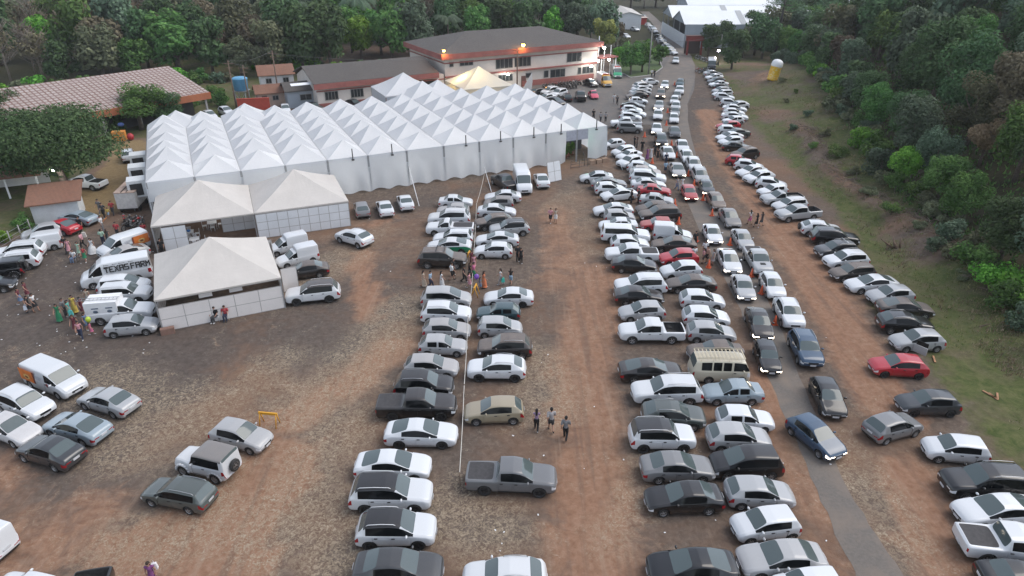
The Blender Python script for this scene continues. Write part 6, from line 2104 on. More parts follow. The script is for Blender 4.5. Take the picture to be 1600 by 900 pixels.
PEOPLE = [
 (662, 448, 'walk', 'f', 'D', 'e', '', 'r', 'person in a long beige dress walking behind the one in light blue shirt', GA), (673, 450, 'walk', 'm', 't', 'b', 'n', 'r', 'person in a light blue shirt and dark trousers mid-stride', GA),
 (690, 449, 'walk', 'f', 'D', 'w', '', 'r', 'person in a long white dress behind the silver people carrier', GA), (706, 438, 'walk', 'm', 's', 'w', 'k', 'r', 'person in a white shirt and black shorts in front of the black SUV', GA),
 (709, 431, 'stand', 'm', 't', 'k', 'k', 'r', 'person all in black right behind the white shirt', GA), (725, 441, 'walk', 'f', 'q', 'k', 'k', 'r', 'person in black with long hair striding beside the rope', GA),
 (733, 450, 'walk', 'f', 'd', 'p', '', 'r', 'person in a short pale pink dress beside the rope', GA), (734, 436, 'walk', 'f', 'q', 'k', 'd', 'r', 'person in a black top just left of the pink shirt', GA),
 (740, 437, 'walk', 'm', 't', 'h', 'G', 'r', 'person in a pink-red shirt and green trousers', GA), (737, 416, 'stand', 'f', 'd', 'm', '', 'd', 'person in maroon behind the yellow rope stand', GA), (741, 422, 'stand', 'f', 'd', 'p', '', 'd', 'person in a pale pink top just behind the pink-red shirt', GA),
 (756, 450, 'walk', 'f', 'D', 'o', '', 'r', 'person in a long orange dress', GA), (750, 452, 'walk', 'g', 'd', 'j', '', 'r', 'child in blue carrying a purple balloon', GA), (783, 445, 'walk', 'f', 'q', 'w', 's', 'l', 'person in white holding a teal skirt cloth, left of black top and shorts', GA),
 (798, 445, 'walk', 'f', 'h', 'k', 'b', 'u', 'person in a black top and pale denim shorts seen from behind', GA), (809, 409, 'stand', 'm', 't', 'k', 'k', 'd', 'taller one of two people in black by the silver hatchback', GA), (814, 412, 'stand', 'f', 'q', 'k', 'k', 'd', 'shorter one of two people in black by the silver hatchback', GA),
 (860, 348, 'walk', 'm', 's', 'p', 'k', 'd', 'person in a pale pink shirt and dark shorts in the upper aisle', GD), (868, 348, 'walk', 'f', 'h', 'e', 'w', 'd', 'person in white shorts beside the pale pink shirt', GD),
 (838, 673, 'walk', 'f', 'q', 'v', 'k', 'u', 'person in a lilac top and black trousers, leftmost of three walking away', GD), (861, 674, 'walk', 'm', 's', 's', 'd', 'u', 'person in a grey shirt and dark shorts, middle of three walking away', GD), (883, 687, 'walk', 'm', 't', 'g', 'k', 'u', 'person in a grey shirt and long dark trousers, rightmost of three', GD),
 (243, 916, 'stand', 'f', 'D', 'u', '', 'd', 'person in a black top and purple skirt at the bottom edge', None),
 (1171, 351, 'walk', 'f', 'k', 'w', 'h', 'u', 'person in a white top and pink skirt near the double-cab pickup', GC), (1181, 356, 'walk', 'f', 'd', 'k', '', 'u', 'middle one of three people on the red dirt, in a black dress', GC), (1189, 353, 'walk', 'f', 'd', 'd', '', 'u', 'right one of three people on the red dirt, in a dark dress', GC),
 (1057, 297, 'walk', 'f', 'q', 's', 'j', 'd', 'person in grey walking before the bright headlamps', GC), (1065, 297, 'walk', 'f', 'D', 'w', '', 'd', 'person in white beside the red hatchback in the queue', GC), (1039, 272, 'stand', 'm', 's', 'b', 'n', 'u', 'person in a light blue shirt among the cones', GC), (1040, 258, 'stand', 'm', 't', 'n', 'n', 'd', 'person in navy in front of a white queue car', GC),
 (991, 231, 'stand', 'm', 't', 'k', 'k', 'r', 'person in black, leftmost of the group behind the parked cars by the marquee corner', GC), (995, 231, 'stand', 'f', 'q', 'd', 'd', 'l', 'person in dark grey next to the leftmost one in black', GC), (1003, 237, 'stand', 'm', 't', 'k', 'k', 'd', 'tall person in black in the middle of the marquee corner group', GC),
 (1011, 249, 'stand', 'f', 'D', 'u', '', 'd', 'person in a long purple dress', GC), (1017, 247, 'stand', 'f', 'D', 'w', '', 'd', 'person in a white skirt right of the purple dress', GC), (1027, 251, 'stand', 'f', 'd', 'k', '', 'd', 'person in a black dress by the left queue lane', GC), (1023, 243, 'stand', 'm', 't', 'k', 'k', 'd', 'person in black behind the black dress by the lane', GC),
 (1100, 402, 'stand', 'm', 't', 'w', 'n', 'd', 'person in a white shirt standing with the sitting group by the red hatchback', GC), (1098, 412, 'stand', 'f', 'h', 'p', 'd', 'l', 'person with bare shoulders beside the traffic cone', GC), (1104, 411, 'stand', 'm', 's', 'x', 'k', 'l', 'person in a skin-brown top and black shorts near the cone', GC),
 (1113, 414, 'stand', 'f', 'd', 's', '', 'l', 'person in a grey dress apart from the group near the cone', GC), (1083, 411, 'stand', 'm', 't', 'w', 'd', 'd', 'person in white leaning on the red hatchback', GC), (1085, 386, 'stand', 'm', 't', 'k', 'k', 'd', 'person in black at the tail of the black sedan near the cones', GC),
 (986, 318, 'stand', 'm', 't', 'k', 'k', 'r', 'left one of two people in black between the white sedan and the red one', GC), (997, 317, 'stand', 'm', 't', 'k', 'k', 'l', 'right one of two people in black between the white sedan and the red one', GC),
 (959, 162, 'walk', 'm', 't', 'w', 's', 'd', 'person in a white shirt in the far yard', GE), (964, 164, 'walk', 'm', 't', 'd', 'k', 'd', 'person in dark clothes beside the white shirt in the far yard', GE), (927, 187, 'walk', 'm', 't', 'k', 'k', 'd', 'person in black, leftmost of three behind the marquee corner', GE), (938, 191, 'walk', 'm', 't', 's', 'd', 'u', 'person in grey, middle of three behind the marquee corner', GE),
 (946, 191, 'walk', 'm', 't', 's', 'k', 'u', 'person in grey and black, rightmost of three behind the marquee corner', GE), (1018, 121, 'stand', 'm', 't', 'w', 'd', 'd', 'person in white on the far roadside by the light pole', GE), (1022, 121, 'stand', 'm', 't', 'k', 'd', 'd', 'person in dark shirt on the far roadside by the light pole', GE),
 (34, 477, 'walk', 'f', 'k', 'm', 'j', 'r', 'person in a short denim skirt, leftmost of the lower left group', GB), (44, 466, 'walk', 'f', 'd', 'm', '', 'r', 'person in dark red behind the denim skirt', GB), (48, 489, 'walk', 'f', 'd', 'k', '', 'r', 'person in a short black dress carrying a white bag', GB), (57, 486, 'walk', 'f', 'k', 'w', 'k', 'r', 'person in a white top and black skirt', GB),
 (95, 502, 'walk', 'f', 'D', 'G', '', 'd', 'person in a long green dress', GB), (104, 495, 'stand', 'm', 't', 'g', 'd', 'r', 'person in grey beside the green dress', GB), (111, 496, 'walk', 'f', 'd', 't', '', 'r', 'person with a teal skirt between green and yellow dresses', GB), (119, 489, 'stand', 'f', 'D', 'y', '', 'd', 'person in a long yellow dress', GB),
 (131, 492, 'stand', 'f', 'd', 'm', '', 'r', 'person in a maroon dress behind the ladder pickup', GB), (141, 478, 'stand', 'f', 'h', 'e', 's', 'd', 'person in a beige top behind the boxy white SUV', GB), (129, 530, 'walk', 'f', 'q', 'p', 'n', 'd', 'person in a salmon top and dark trousers nearest the silver hatchback', GB), (121, 520, 'walk', 'f', 'd', 'm', '', 'd', 'person in dark red left of the salmon top', GB),
 (144, 523, 'walk', 'g', 'd', 'h', '', 'r', 'child in pink with a lime balloon', GB), (138, 516, 'stand', 'f', 'h', 'j', 'j', 'r', 'person in blue holding the child in pink', GB),
 (106, 395, 'walk', 'm', 't', 'k', 'd', 'd', 'person in black at the left edge of the wheelchair group', GB), (110, 397, 'walk', 'f', 'd', 'p', '', 'd', 'person in a pale pink dress left of the wheelchair', GB), (126, 401, 'stand', 'f', 'd', 'l', '', 'd', 'person in pale green right of the wheelchair', GB), (132, 388, 'walk', 'm', 't', 'p', 'k', 'l', 'person in a coral shirt carrying a box', GB),
 (135, 409, 'walk', 'f', 'k', 'r', 'G', 'd', 'person in a red top and green skirt', GB), (147, 396, 'walk', 'f', 'G', 'w', 'w', 'd', 'person in a full white ball gown', GB), (128, 363, 'stand', 'm', 't', 'k', 'k', 'd', 'person in black by the red sedan', GB), (163, 383, 'stand', 'm', 't', 'l', 'n', 'u', 'person in a mint green shirt and dark trousers', GB),
 (171, 381, 'stand', 'f', 'd', 'd', '', 'u', 'person in dark clothes beside the mint green shirt', GB), (162, 362, 'hold', 'm', 't', 'w', 'g', 'r', 'person in a white shirt holding up an orange stick', GB), (186, 372, 'stand', 'm', 't', 'r', 'd', 'd', 'person in red beside the parked motorcycles', GB), (164, 340, 'walk', 'm', 't', 'd', 'k', 'd', 'person in dark grey on the track, beside a child', GB),
 (171, 340, 'walk', 'c', 's', 'y', 'b', 'd', 'child in yellow and blue on the track', GB), (178, 336, 'walk', 'm', 't', 'r', 'd', 'd', 'person in a red shirt on the track by the cargo trailer', GB), (158, 334, 'walk', 'm', 't', 'g', 'g', 'd', 'person in grey on the track, leftmost of four', GB),
 (228, 372, 'stand', 'm', 't', 'r', 'k', 'd', 'person in red at the corner of the cream tent', GB), (255, 399, 'stand', 'm', 't', 'k', 'k', 'd', 'person in black at the opening of the left cream tent', GB), (283, 388, 'stand', 'm', 't', 'k', 'k', 'u', 'person in black beside the white tables in the cream tent', GB),
]
for q in PEOPLE: person(*q)
# wheelchair with the person in it
def wheelchair():
    p = gp(118, 409); r_ = empty('wheelchair', p, -math.pi / 2 + R(10))
    for s in (-1, 1):
        m = MB(); ring = [(math.cos(t) * .30, s * .30, .31 + math.sin(t) * .30) for t in [2 * math.pi * k / 20 for k in range(21)]]
        m.tube(ring, .02, 5); m.build('wheel', TYRE, r_)
        m = MB(); m.tube([(-.25, s * .24, .95), (-.2, s * .24, .5), (.3, s * .24, .48), (.42, s * .24, .12)], .016, 5); m.tube([(-.2, s * .26, .68), (.25, s * .26, .68), (.25, s * .24, .48)], .016, 5); m.build('frame', STEEL, r_)
    MB().box((.03, 0, .47), (.44, .44, .05)).build('seat', BLACK, r_); MB().box((-.2, 0, .74), (.04, .44, .46)).build('backrest', BLACK, r_)
    tag(r_, 'wheelchair in the middle of the crowd, with a person in white sitting in it', 'wheelchair')
    person(118, 409, 'sit', 'm', 't', 'w', 'j', 'd', 'person in a white shirt sitting in the wheelchair', GB)
wheelchair()
def chair_mesh():
    m = {}
    m['seat'] = MB().box((0, 0, .44), (.44, .44, .035)).mesh('seat', WHITEP)
    b = MB().box((-.22, 0, .86), (.035, .42, .07))
    for k in range(5): b.box((-.215, -.16 + .08 * k, .65), (.025, .04, .40))
    m['backrest'] = b.mesh('backrest', WHITEP)
    m['leg'] = MB().tube([(0, 0, 0), (0, 0, .43)], .022, 6).mesh('leg', WHITEP)
    return m
CHM = chair_mesh()
def chair(p, ang, label, group=None):
    r_ = empty('plastic_chair', p, ang)
    link('seat', CHM['seat'], r_); link('backrest', CHM['backrest'], r_)
    for a, b in ((-.19, -.19), (.19, -.19), (.19, .19), (-.19, .19)):
        l_ = link('leg', CHM['leg'], r_); l_.location = (a, b, 0)
    return tag(r_, label, 'chair', group)
for px, py, t, lab, nm in ((339, 504, 'k', 'black', 'left'), (354, 502, 'r', 'red', 'right')):
    p = gp(px, py - 3); chair(p, -math.pi / 2 + angc, f'white plastic chair under the person in {lab} by the front tent wall')
    person(px, py - 3, 'sit', 'm', 't', t, 'n' if t == 'r' else 'd', 'd', f'person in a {lab} shirt sitting on a chair before the front tent wall')
# white tables and chairs inside the left cream tent
for i, (px, py, lab) in enumerate(((297, 372, 'left white table in the open cream tent, with a blue bundle on it'), (333, 357, 'right white table farther back in the cream tent'), (306, 383, 'white table nearest the small front tent roof'))):
    p = gp(px, py); r_ = empty('plastic_table', p, angb)
    MB().box((0, 0, .73), (.95, .95, .04)).build('tabletop', WHITEP, r_)
    for a, b in ((-1, -1), (1, -1), (1, 1), (-1, 1)):
        l_ = link('leg', CHM['leg'], r_); l_.location = (a * .4, b * .4, 0); l_.scale = (1, 1, 1.68)
    tag(r_, lab, 'table')
    for k in range(4):
        a = angb + k * math.pi / 2; c = p + Vector((math.cos(a), math.sin(a), 0)) * .78
        chair(c, a + math.pi, 'white plastic chair around the tables in the open cream tent', 'white plastic chairs in the cream tent')
p = gp(297, 372); tag(MB().ball((p.x, p.y, .83), (.22, .18, .12)).build('bundle', plain('blue_cloth', (.05, .2, .5), .8)), 'blue bundle lying on the left white table', 'bundle')

def small(name, mesh_b, mat, label, cat, group=None):
    return tag(mesh_b.build(name, mat), label, cat, group)
def held(px, py, z): p = gp(px, py); return Vector((p.x, p.y, z))
q = held(748, 452, 0); small('balloon', MB().ball((q.x - .15, q.y - .2, 1.35), (.23, .23, .27)).tube([(q.x - .15, q.y - .2, 1.1), (q.x, q.y - .05, .7)], .006, 4), plain('purple_rubber', (.16, .06, .36), .3), 'purple balloon held by the child in blue', 'balloon')
q = held(147, 523, 0); small('balloon', MB().ball((q.x, q.y - .1, 1.45), (.2, .2, .24)).tube([(q.x, q.y - .1, 1.22), (q.x - .1, q.y, .7)], .006, 4), plain('lime_rubber', (.42, .55, .04), .3), 'lime green balloon held by the child in pink', 'balloon')
def bag(px, py, z, c, lab, s=.2):
    q = held(px, py, z)
    m = MB().box(q, (s * 1.2, s * .7, s * 1.5), .3, taper=.75).tube([q + Vector((-s * .3, 0, s * .7)), q + Vector((0, 0, s * 1.5)), q + Vector((s * .3, 0, s * .7))], .012, 4)
    small('bag', m, plain('bag_cloth', c, .8), lab, 'bag')
bag(250, 910, 1.15, (.7, .68, .70), 'pale pink bag on the shoulder of the person in purple', .24); bag(43, 490, .55, (.62, .66, .72), 'white carrier bag by the short black dress', .24); bag(114, 499, .6, (.10, .45, .42), 'teal bag carried between the green and yellow dresses', .28)
bag(786, 446, .55, (.05, .42, .34), 'teal cloth held by the person in white', .26); bag(137, 386, 1.35, (.45, .42, .38), 'cardboard box carried by the person in coral', .34)
q = held(164, 362, 1.35); small('light_stick', MB().tube([q + Vector((.25, -.25, -.1)), q + Vector((.75, -.25, .35))], .03, 6), plain('orange_stick', (.8, .25, .03), .4), 'orange light stick held up by the person in white', 'stick')

# ------------------------------------------------------------------ small things of the lot
CONEM = (MB().box((0, 0, .025), (.40, .40, .05)).lathe([(.16, .05), (.035, .72), (.0, .73)], 14).mesh('cone_body', plain('orange_plastic', (.62, .10, .03), .5)),
         MB().lathe([(.118, .27), (.088, .40)], 14).lathe([(.074, .48), (.056, .56)], 14).mesh('white_band', WHITEP))
CONES = [(1098, 313), (1112, 337), (1140, 383), (1174, 432), (1060, 350), (1054, 321), (1088, 377), (1107, 418), (1210, 507), (1189, 459), (1041, 196), (1049, 227), (1007, 214), (1019, 255), (1075, 275), (1084, 290), (1057, 246), (1043, 176), (1054, 133)]
def cone_label(px, py):
    p = gp(px, py)
    c = min(CARLIST, key=lambda c: (c['pos'] - p).length)
    return c
seen = {}
for (px, py) in sorted(CONES, key=lambda t: -t[1]):
    p = gp(px, py); r_ = empty('traffic_cone', p, rnd.uniform(0, 1)); r_.scale = (1.15,) * 3
    link('cone_body', CONEM[0], r_); link('white_band', CONEM[1], r_)
    k = len(seen); seen[k] = 1
    tag(r_, 'orange and white traffic cone, ' + ('nearest' if k == 0 else 'farthest' if k == len(CONES) - 1 else ('second', 'third', 'fourth', 'fifth', 'sixth', 'seventh', 'eighth', 'ninth', 'tenth', 'eleventh', 'twelfth', 'thirteenth', 'fourteenth', 'fifteenth', 'sixteenth', 'seventeenth', 'eighteenth')[k - 1] + ' nearest') + ' of those along the queue lanes', 'traffic cone', 'traffic cones along the queue lanes')
# rope on thin stakes through the middle of the lot
rp = [(719, 760), (726, 620), (732, 510), (738, 455), (741, 405), (745, 330), (757, 283)]
pts = [gp(*q) for q in rp]
rope = []
for a, b in zip(pts, pts[1:]):
    for k in range(8):
        t = k / 8; p = a.lerp(b, t); rope.append((p.x, p.y, .95 - .25 * math.sin(math.pi * t)))
rope.append((*pts[-1].to_2d(), .95))
tag(MB().tube(rope, .02, 6).build('rope', plain('white_rope', (.62, .60, .55), .8)), 'long white rope stretched between the two left rows of cars', 'rope')
for i, p in enumerate(pts):
    if i in (0, 1, 2, 5, 6):
        tag(MB().tube([(p.x, p.y, -.1), (p.x, p.y, 1.05)], .03, 6).build('rope_stake', WOODD), 'thin wooden stake of the white rope, ' + {0: 'at its near end', 1: 'beside the beige hatchback', 2: 'between two silver hatchbacks', 5: 'between the far white sedans', 6: 'at its far end by the marquee'}[i], 'stake', 'stakes of the white rope')
YEL = plain('yellow_paint', (.62, .30, .02), .5, .15)
def barrier(px, py, rz, w_, label):
    p = gp(px, py); r_ = empty('sawhorse_barrier', p, rz)
    MB().box((0, 0, .92), (w_, .10, .16)).build('rail', YEL, r_)
    for x in (-w_ / 2 + .08, w_ / 2 - .08):
        for s in (-1, 1): MB().tube([(x, s * .30, 0), (x, s * .03, .95)], .035, 6).build('leg', YEL, r_)
    tag(r_, label, 'barrier')
barrier(422, 664, R(-8), 1.25, 'yellow sawhorse barrier alone on the dirt beside the white hatchback'); barrier(743, 462, R(80), .9, 'yellow sawhorse barrier at the gap in the white rope'); barrier(733, 408, R(80), .7, 'yellow sawhorse barrier behind the crossing people by the rope')
for px0, py0, px1, py1, lab in ((655, 322, 639, 262, 'white guy pole leaning on the marquee curtain, left one'), (768, 300, 757, 262, 'white guy pole leaning on the marquee curtain, right one by the black pickup')):
    p = gp(px0, py0); d = ray(px1, py1); n = UY; t = (P0 - UY * .25 - Vector((0, 0, CAMH))).dot(n) / d.dot(n); e = Vector((0, 0, CAMH)) + d * t
    tag(MB().tube([p, e], .045, 6).build('guy_pole', WHITEP), lab, 'pole')
p = gp(973, 266); tag(MB().tube([(p.x - .4, p.y + .4, 1.0), (p.x, p.y, 0)], .05, 6).build('guy_peg', WHITEP), 'short white leaning peg before the white SUV near the marquee corner', 'peg')
# boards and planks on the grass
PLK = plain('fresh_wood', (.36, .19, .10), .8, .2)
for (px, py, a, ln, lab) in ((1459, 563, 70, .9, 'short orange plank on the grass behind the red hatchback'), (1546, 618, 115, 1.0, 'left one of three orange planks on the grass at right'), (1551, 622, 100, .8, 'middle one of three orange planks on the grass at right'), (1558, 620, 60, .8, 'right one of three orange planks on the grass at right')):
    p = tp(px, py); tag(MB().box((p.x, p.y, p.z + .07), (ln, .12, .05), R(a)).build('plank', PLK), lab, 'plank')
def stump():
    p = tp(1400, 388); r_ = empty('tree_stump', p); m = MB(); q_ = random.Random(2)
    for k in range(7): m.tube([(q_.gauss(0, .15), q_.gauss(0, .15), -.2), (q_.gauss(0, .5), q_.gauss(0, .5), q_.uniform(.5, 1.3))], [.13, .05], 6)
    m.build('stem', WOODD, r_); tag(r_, 'broken dark tree stump on the bank above the dark SUV', 'stump')
stump()
for (px, py, l_, lab) in ((1480, 415, 3.2, 'long dead branch lying at the forest edge on the right'), (1385, 392, 2.4, 'bare fallen branch left of the stump on the bank'), (1530, 512, 3.5, 'thin fallen branch on the grass at the right edge')):
    p = tp(px, py); m = MB(); q_ = random.Random(px)
    a = q_.uniform(0, 6.28); e = Vector((math.cos(a) * l_, math.sin(a) * l_, .3)); m.tube([p + Vector((0, 0, .08)), p + e * .5 + Vector((0, 0, .1)), p + e], [.06, .045, .015], 5)
    for k in range(6):
        b = p + e * q_.uniform(.3, .9); m.tube([b, b + Vector((q_.uniform(-.8, .8), q_.uniform(-.8, .8), q_.uniform(.1, .6)))], [.025, .008], 4)
    tag(m.build('fallen_branch', WOODD), lab, 'branch')
# paper scraps nobody would count
m = MB(); q_ = random.Random(4)
for k in range(120):
    px, py = (q_.uniform(0, 250), q_.uniform(380, 560)) if k < 70 else ((q_.uniform(560, 1300), q_.uniform(330, 890)) if k < 170 else (q_.uniform(1200, 1580), q_.uniform(170, 760)))
    p = tp(px, py) if px > 1300 else gp(px, py)
    s = q_.uniform(.03, .08); m.box((p.x, p.y, p.z + .02), (s * 1.6, s, .015), q_.uniform(0, 3))
tag(m.build('litter', WHITEP), 'white paper scraps scattered over the dirt', 'litter', kind='stuff')

# motorcycles
def moto_parts():
    o = []
    w = MB(); w.lathe([(.24, -.04), (.30, -.05), (.31, 0), (.30, .05), (.24, .04)], 16, 0, 'Y'); wm = w.mesh('wheel', TYRE)
    rm = MB().lathe([(.02, .03), (.24, .03)], 10, 0, 'Y').lathe([(.02, -.03), (.24, -.03)], 10, 0, 'Y').mesh('rim', RIM)
    fr = MB().tube([(.62, 0, .31), (.45, 0, .75), (.38, 0, .95)], .035, 6).tube([(.42, 0, .7), (.05, 0, .45), (-.2, 0, .4), (-.62, 0, .31)], .04, 6).box((0, 0, .42), (.38, .2, .26)).tube([(-.1, .12, .3), (-.75, .14, .36)], .045, 6).mesh('frame', BLACK)
    tk = MB().ball((.17, 0, .80), (.24, .13, .12), 10, 7).ball((-.55, 0, .78), (.2, .1, .08)).ball((.58, 0, .62), (.2, .06, .06)).mesh('tank', PAINT)
    st = MB().ball((-.22, 0, .80), (.34, .12, .07), 10, 6).mesh('seat', BLACK)
    hb = MB().tube([(.32, .36, 1.02), (.38, .1, .98), (.38, -.1, .98), (.32, -.36, 1.02)], .018, 6).ball((.33, .36, 1.16), (.02, .06, .04)).ball((.33, -.36, 1.16), (.02, .06, .04)).mesh('handlebar', BLACK)
    hl = MB().ball((.50, 0, .88), (.07, .09, .09)).mesh('headlight', LAMP)
    return [('wheel', wm, (.62, 0, .31), rm), ('wheel', wm, (-.62, 0, .31), rm), ('frame', fr, None, None), ('tank', tk, None, None), ('seat', st, None, None), ('handlebar', hb, None, None), ('headlight', hl, None, None)]
MOTO = moto_parts()
def moto(p, ang, c, label, group):
    r_ = empty('motorcycle', p, ang)
    for nm, me, loc, kid in MOTO:
        o = link(nm, me, r_, (*c, .1))
        if loc: o.location = loc
        if kid: link('rim', kid, o)
    return tag(r_, label, 'motorcycle', group)
MC = [((.012, .012, .013), 'black'), ((.35, .01, .015), 'red'), ((.05, .05, .055), 'dark grey'), ((.6, .6, .6), 'white')]
for k in range(13):
    c = MC[(0, 0, 2, 0, 1, 0, 0, 2, 0, 0, 3, 0, 1)[k]]; p = gp(850 + k * 4.6, 138.5 - k * .55)
    moto(p, a2_ + R(80 + rnd.uniform(-12, 12)), c[0], f"{c[1]} motorcycle, {(ORDW + ['thirteenth'])[k]} from the left in the row before the two-storey building", 'motorcycles before the two-storey building')
for k in range(4):
    p = gp(885 + k * 5, 139 - k * .6); c = MC[(0, 3, 0, 2)[k]]
    moto(p, a2_ + R(60 + rnd.uniform(-20, 20)), c[0], f"{c[1]} motorcycle, {ORDW[k]} from the left in the nearer row by the dark pickup", 'motorcycles in the nearer yard row')
for k in range(9):
    p = gp(196 + (k % 5) * 7 + (k // 5) * 4, 349 + (k // 5) * 9 + (k % 5) * 1.2); c = MC[(1, 0, 0, 1, 0, 0, 2, 0, 0)[k]]
    moto(p, R(rnd.uniform(60, 120)), c[0], f"{c[1]} motorcycle, {ORDW[k % 5]} from the left in the {'farther' if k < 5 else 'nearer'} row beside the left cream tent", 'motorcycles beside the left cream tent')
for k in range(11):
    p = gp(1090 + k * 4.4 - (8 if k > 6 else 0), (112 - k * .4) if k > 6 else (92 + k * 1.6)); c = MC[(0, 0, 3, 0, 1, 0, 0, 1, 2, 0, 3)[k]]
    if k > 6: p = gp(1092 + (k - 7) * 5, 113 + (k - 7) % 2 * 2)
    moto(p, R(rnd.uniform(120, 200)), c[0], f"{c[1]} motorcycle, {ORDW[k % 7]} from the left {'on the roadside below the gate house' if k < 7 else 'in the cluster by the black van'}", 'motorcycles at the road bend')
p = gp(80, 346); moto(p, R(20), MC[2][0], 'dark grey motorcycle against the whitewashed shed wall, behind the red sedan', None)
p = gp(105, 337); moto(p, R(100), MC[0][0], 'black motorcycle at the right end of the whitewashed shed wall', None)

# air coolers and the trailer by the marquee's left wall
for i, t in enumerate((5.5, 11.0, 16.5)):
    c = P0 + UY * t - UX * 1.3; r_ = empty('air_cooler', (c.x, c.y, 0), ANG)
    m = MB().box((0, 0, 2.55), (1.9, 2.0, 1.9)); m.build('housing', plain('cooler_paint', (.55, .57, .58), .5, .08) if i == 0 else bpy.data.materials['cooler_paint'], r_)
    MB().box((-.05, -1.02, 2.5), (1.25, .05, 1.35)).build('louvre', BLACK, r_)
    for a, b in ((-1, -1), (1, -1), (1, 1), (-1, 1)): MB().box((a * .8, b * .85, .8), (.1, .1, 1.6)).build('leg', STEEL, r_)
    tag(r_, ('nearest', 'middle', 'farthest')[i] + ' of three white box air coolers along the left marquee wall', 'air cooler', "air coolers along the marquee's left wall")
def trailer():
    p = gp(203, 330); r_ = empty('cargo_trailer', (p.x, p.y + 1.2, 0), R(100)); m = MB()
    MB().box((0, 0, 1.55), (4.2, 2.1, 1.8)).build('box', plain('dirty_white_box', (.50, .48, .46), .7, .15), r_)
    MB().box((0, 0, 2.49), (4.3, 2.2, .08)).build('roof', plain('rusty_sheet', (.36, .27, .22), .8, .2), r_)
    for y in (-.25, .3): MB().tube([(-2.1, y, 2.58), (2.1, y, 2.58)], .04, 5).build('roof_bar', BLACK, r_)
    for x in (-1.2, 1.2):
        for s in (-1, 1):
            w = link('wheel', WH[.35], r_); w.location = (x, s * .98, .35); 
    MB().box((0, 0, .58), (4.2, 1.6, .14)).build('chassis', BLACK, r_)
    tag(r_, 'dirty white box trailer parked beside the marquee left wall', 'trailer')
trailer()
# inflatable drink can on the bank (plain yellow with white top)
def inflatable():
    p = tp(1206, 125, .0); r_ = empty('inflatable_can', (p.x, p.y, p.z - .1), 0); r_.rotation_euler = (0, R(10), 0)
    MB().lathe([(.0, .0), (.95, .02), (1.08, .25), (1.0, .5), (1.08, 1.5), (1.06, 2.6), (1.1, 2.75)], 24).build('body', NTmat_can(), r_)
    MB().lathe([(1.1, 2.75), (1.14, 3.1), (1.05, 3.6), (.75, 3.95), (.3, 4.1), (.0, 4.12)], 24).build('top', WHITEP, r_)
    m = MB()
    for k in range(5):
        a = 2 * math.pi * k / 5; m.tube([(math.cos(a) * 1.0, math.sin(a) * 1.0, 2.0), (math.cos(a) * 2.3, math.sin(a) * 2.3, .25)], .012, 4)
    m.build('guy_rope', WOODD, r_)
    tag(r_, 'big inflatable yellow can with a white top leaning on the bank', 'inflatable')
def NTmat_can():
    m = NT('yellow_inflatable'); P = m.coord()
    f = m.noise(1.6, 2, .5, P, .4)
    c = m.ramp(f, [(.44, (.70, .42, .012)), (.48, (.70, .50, .06)), (.52, (.72, .66, .48)), (.55, (.70, .38, .012))])
    m.base(c); m.set(Roughness=.35); return m.mat
inflatable()

# entrance: railing, plants and boxes
q = gp(905, 262); r_ = empty('steel_railing', (q.x, q.y, 0), ANG)
m = MB()
for x in (-1.3, 0, 1.3): m.tube([(x, 0, 0), (x, 0, 1.1)], .03, 6)
for z in (.15, .6, 1.08): m.tube([(-1.3, 0, z), (1.3, 0, z)], .025, 6)
m.build('bars', plain('dark_steel', (.06, .06, .065), .5), r_); tag(r_, 'dark steel railing standing before the marquee entrance', 'railing')
q = gp(912, 256); tag(MB().tube([(q.x, q.y - 1, 0), (q.x, q.y - 1, 1.3), (q.x, q.y + 1.2, 1.3), (q.x, q.y + 1.2, 0)], .03, 6).build('steel_hoop', plain('dark_hoop', (.06, .06, .065), .5)), 'dark steel hoop rail at right of the marquee entrance', 'railing')
for k, (px, py) in enumerate(((925, 256), (935, 255), (944, 253))):
    q = gp(px, py); tag(MB().box((q.x, q.y, .28), (.8, .6, .55), ANG).box((q.x, q.y, .57), (.84, .1, .02), ANG).build('cardboard_box', plain('cardboard', (.30, .21, .15), .85)), ('left', 'middle', 'right')[k] + ' one of three brown boxes at the foot of the entrance curtain', 'box', 'brown boxes by the entrance')
for k in range(5):
    q = hp + UY * (1.2 + .5 * k) + UX * (k * .75 - 1.9); r_ = empty('potted_plant', (q.x, q.y, 0))
    MB().lathe([(.0, 0), (.2, 0), (.28, .45), (.0, .45)], 12).build('pot', plain('clay_pot', (.2, .08, .05), .8) if k == 0 else bpy.data.materials['clay_pot'], r_)
    c = link('foliage', tree_proto('shrub', k % 3, False)[1], r_); c.scale = (.28, .28, .65); c.location.z = .35
    tag(r_, f"leafy potted plant, {ORDW[k]} from the left inside the marquee entrance", 'plant', 'plants inside the entrance')
q = hp + UY * 1.0 + UX * 1.3; tag(MB().ball((q.x, q.y, 3.0), .16).build('green_lamp', emit('green_light', (.1, 1.0, .45), 8)), 'small green lamp glowing in the marquee entrance', 'lamp')
p = gp(263, 521); tag(MB().box((p.x, p.y, .25), (1.0, .45, .5), angc).box((p.x, p.y, .51), (1.02, .3, .03), angc).build('brick_block', plain('brick_block', (.22, .13, .10), .9)), 'worn brick block at the left foot of the front tent wall', 'block')
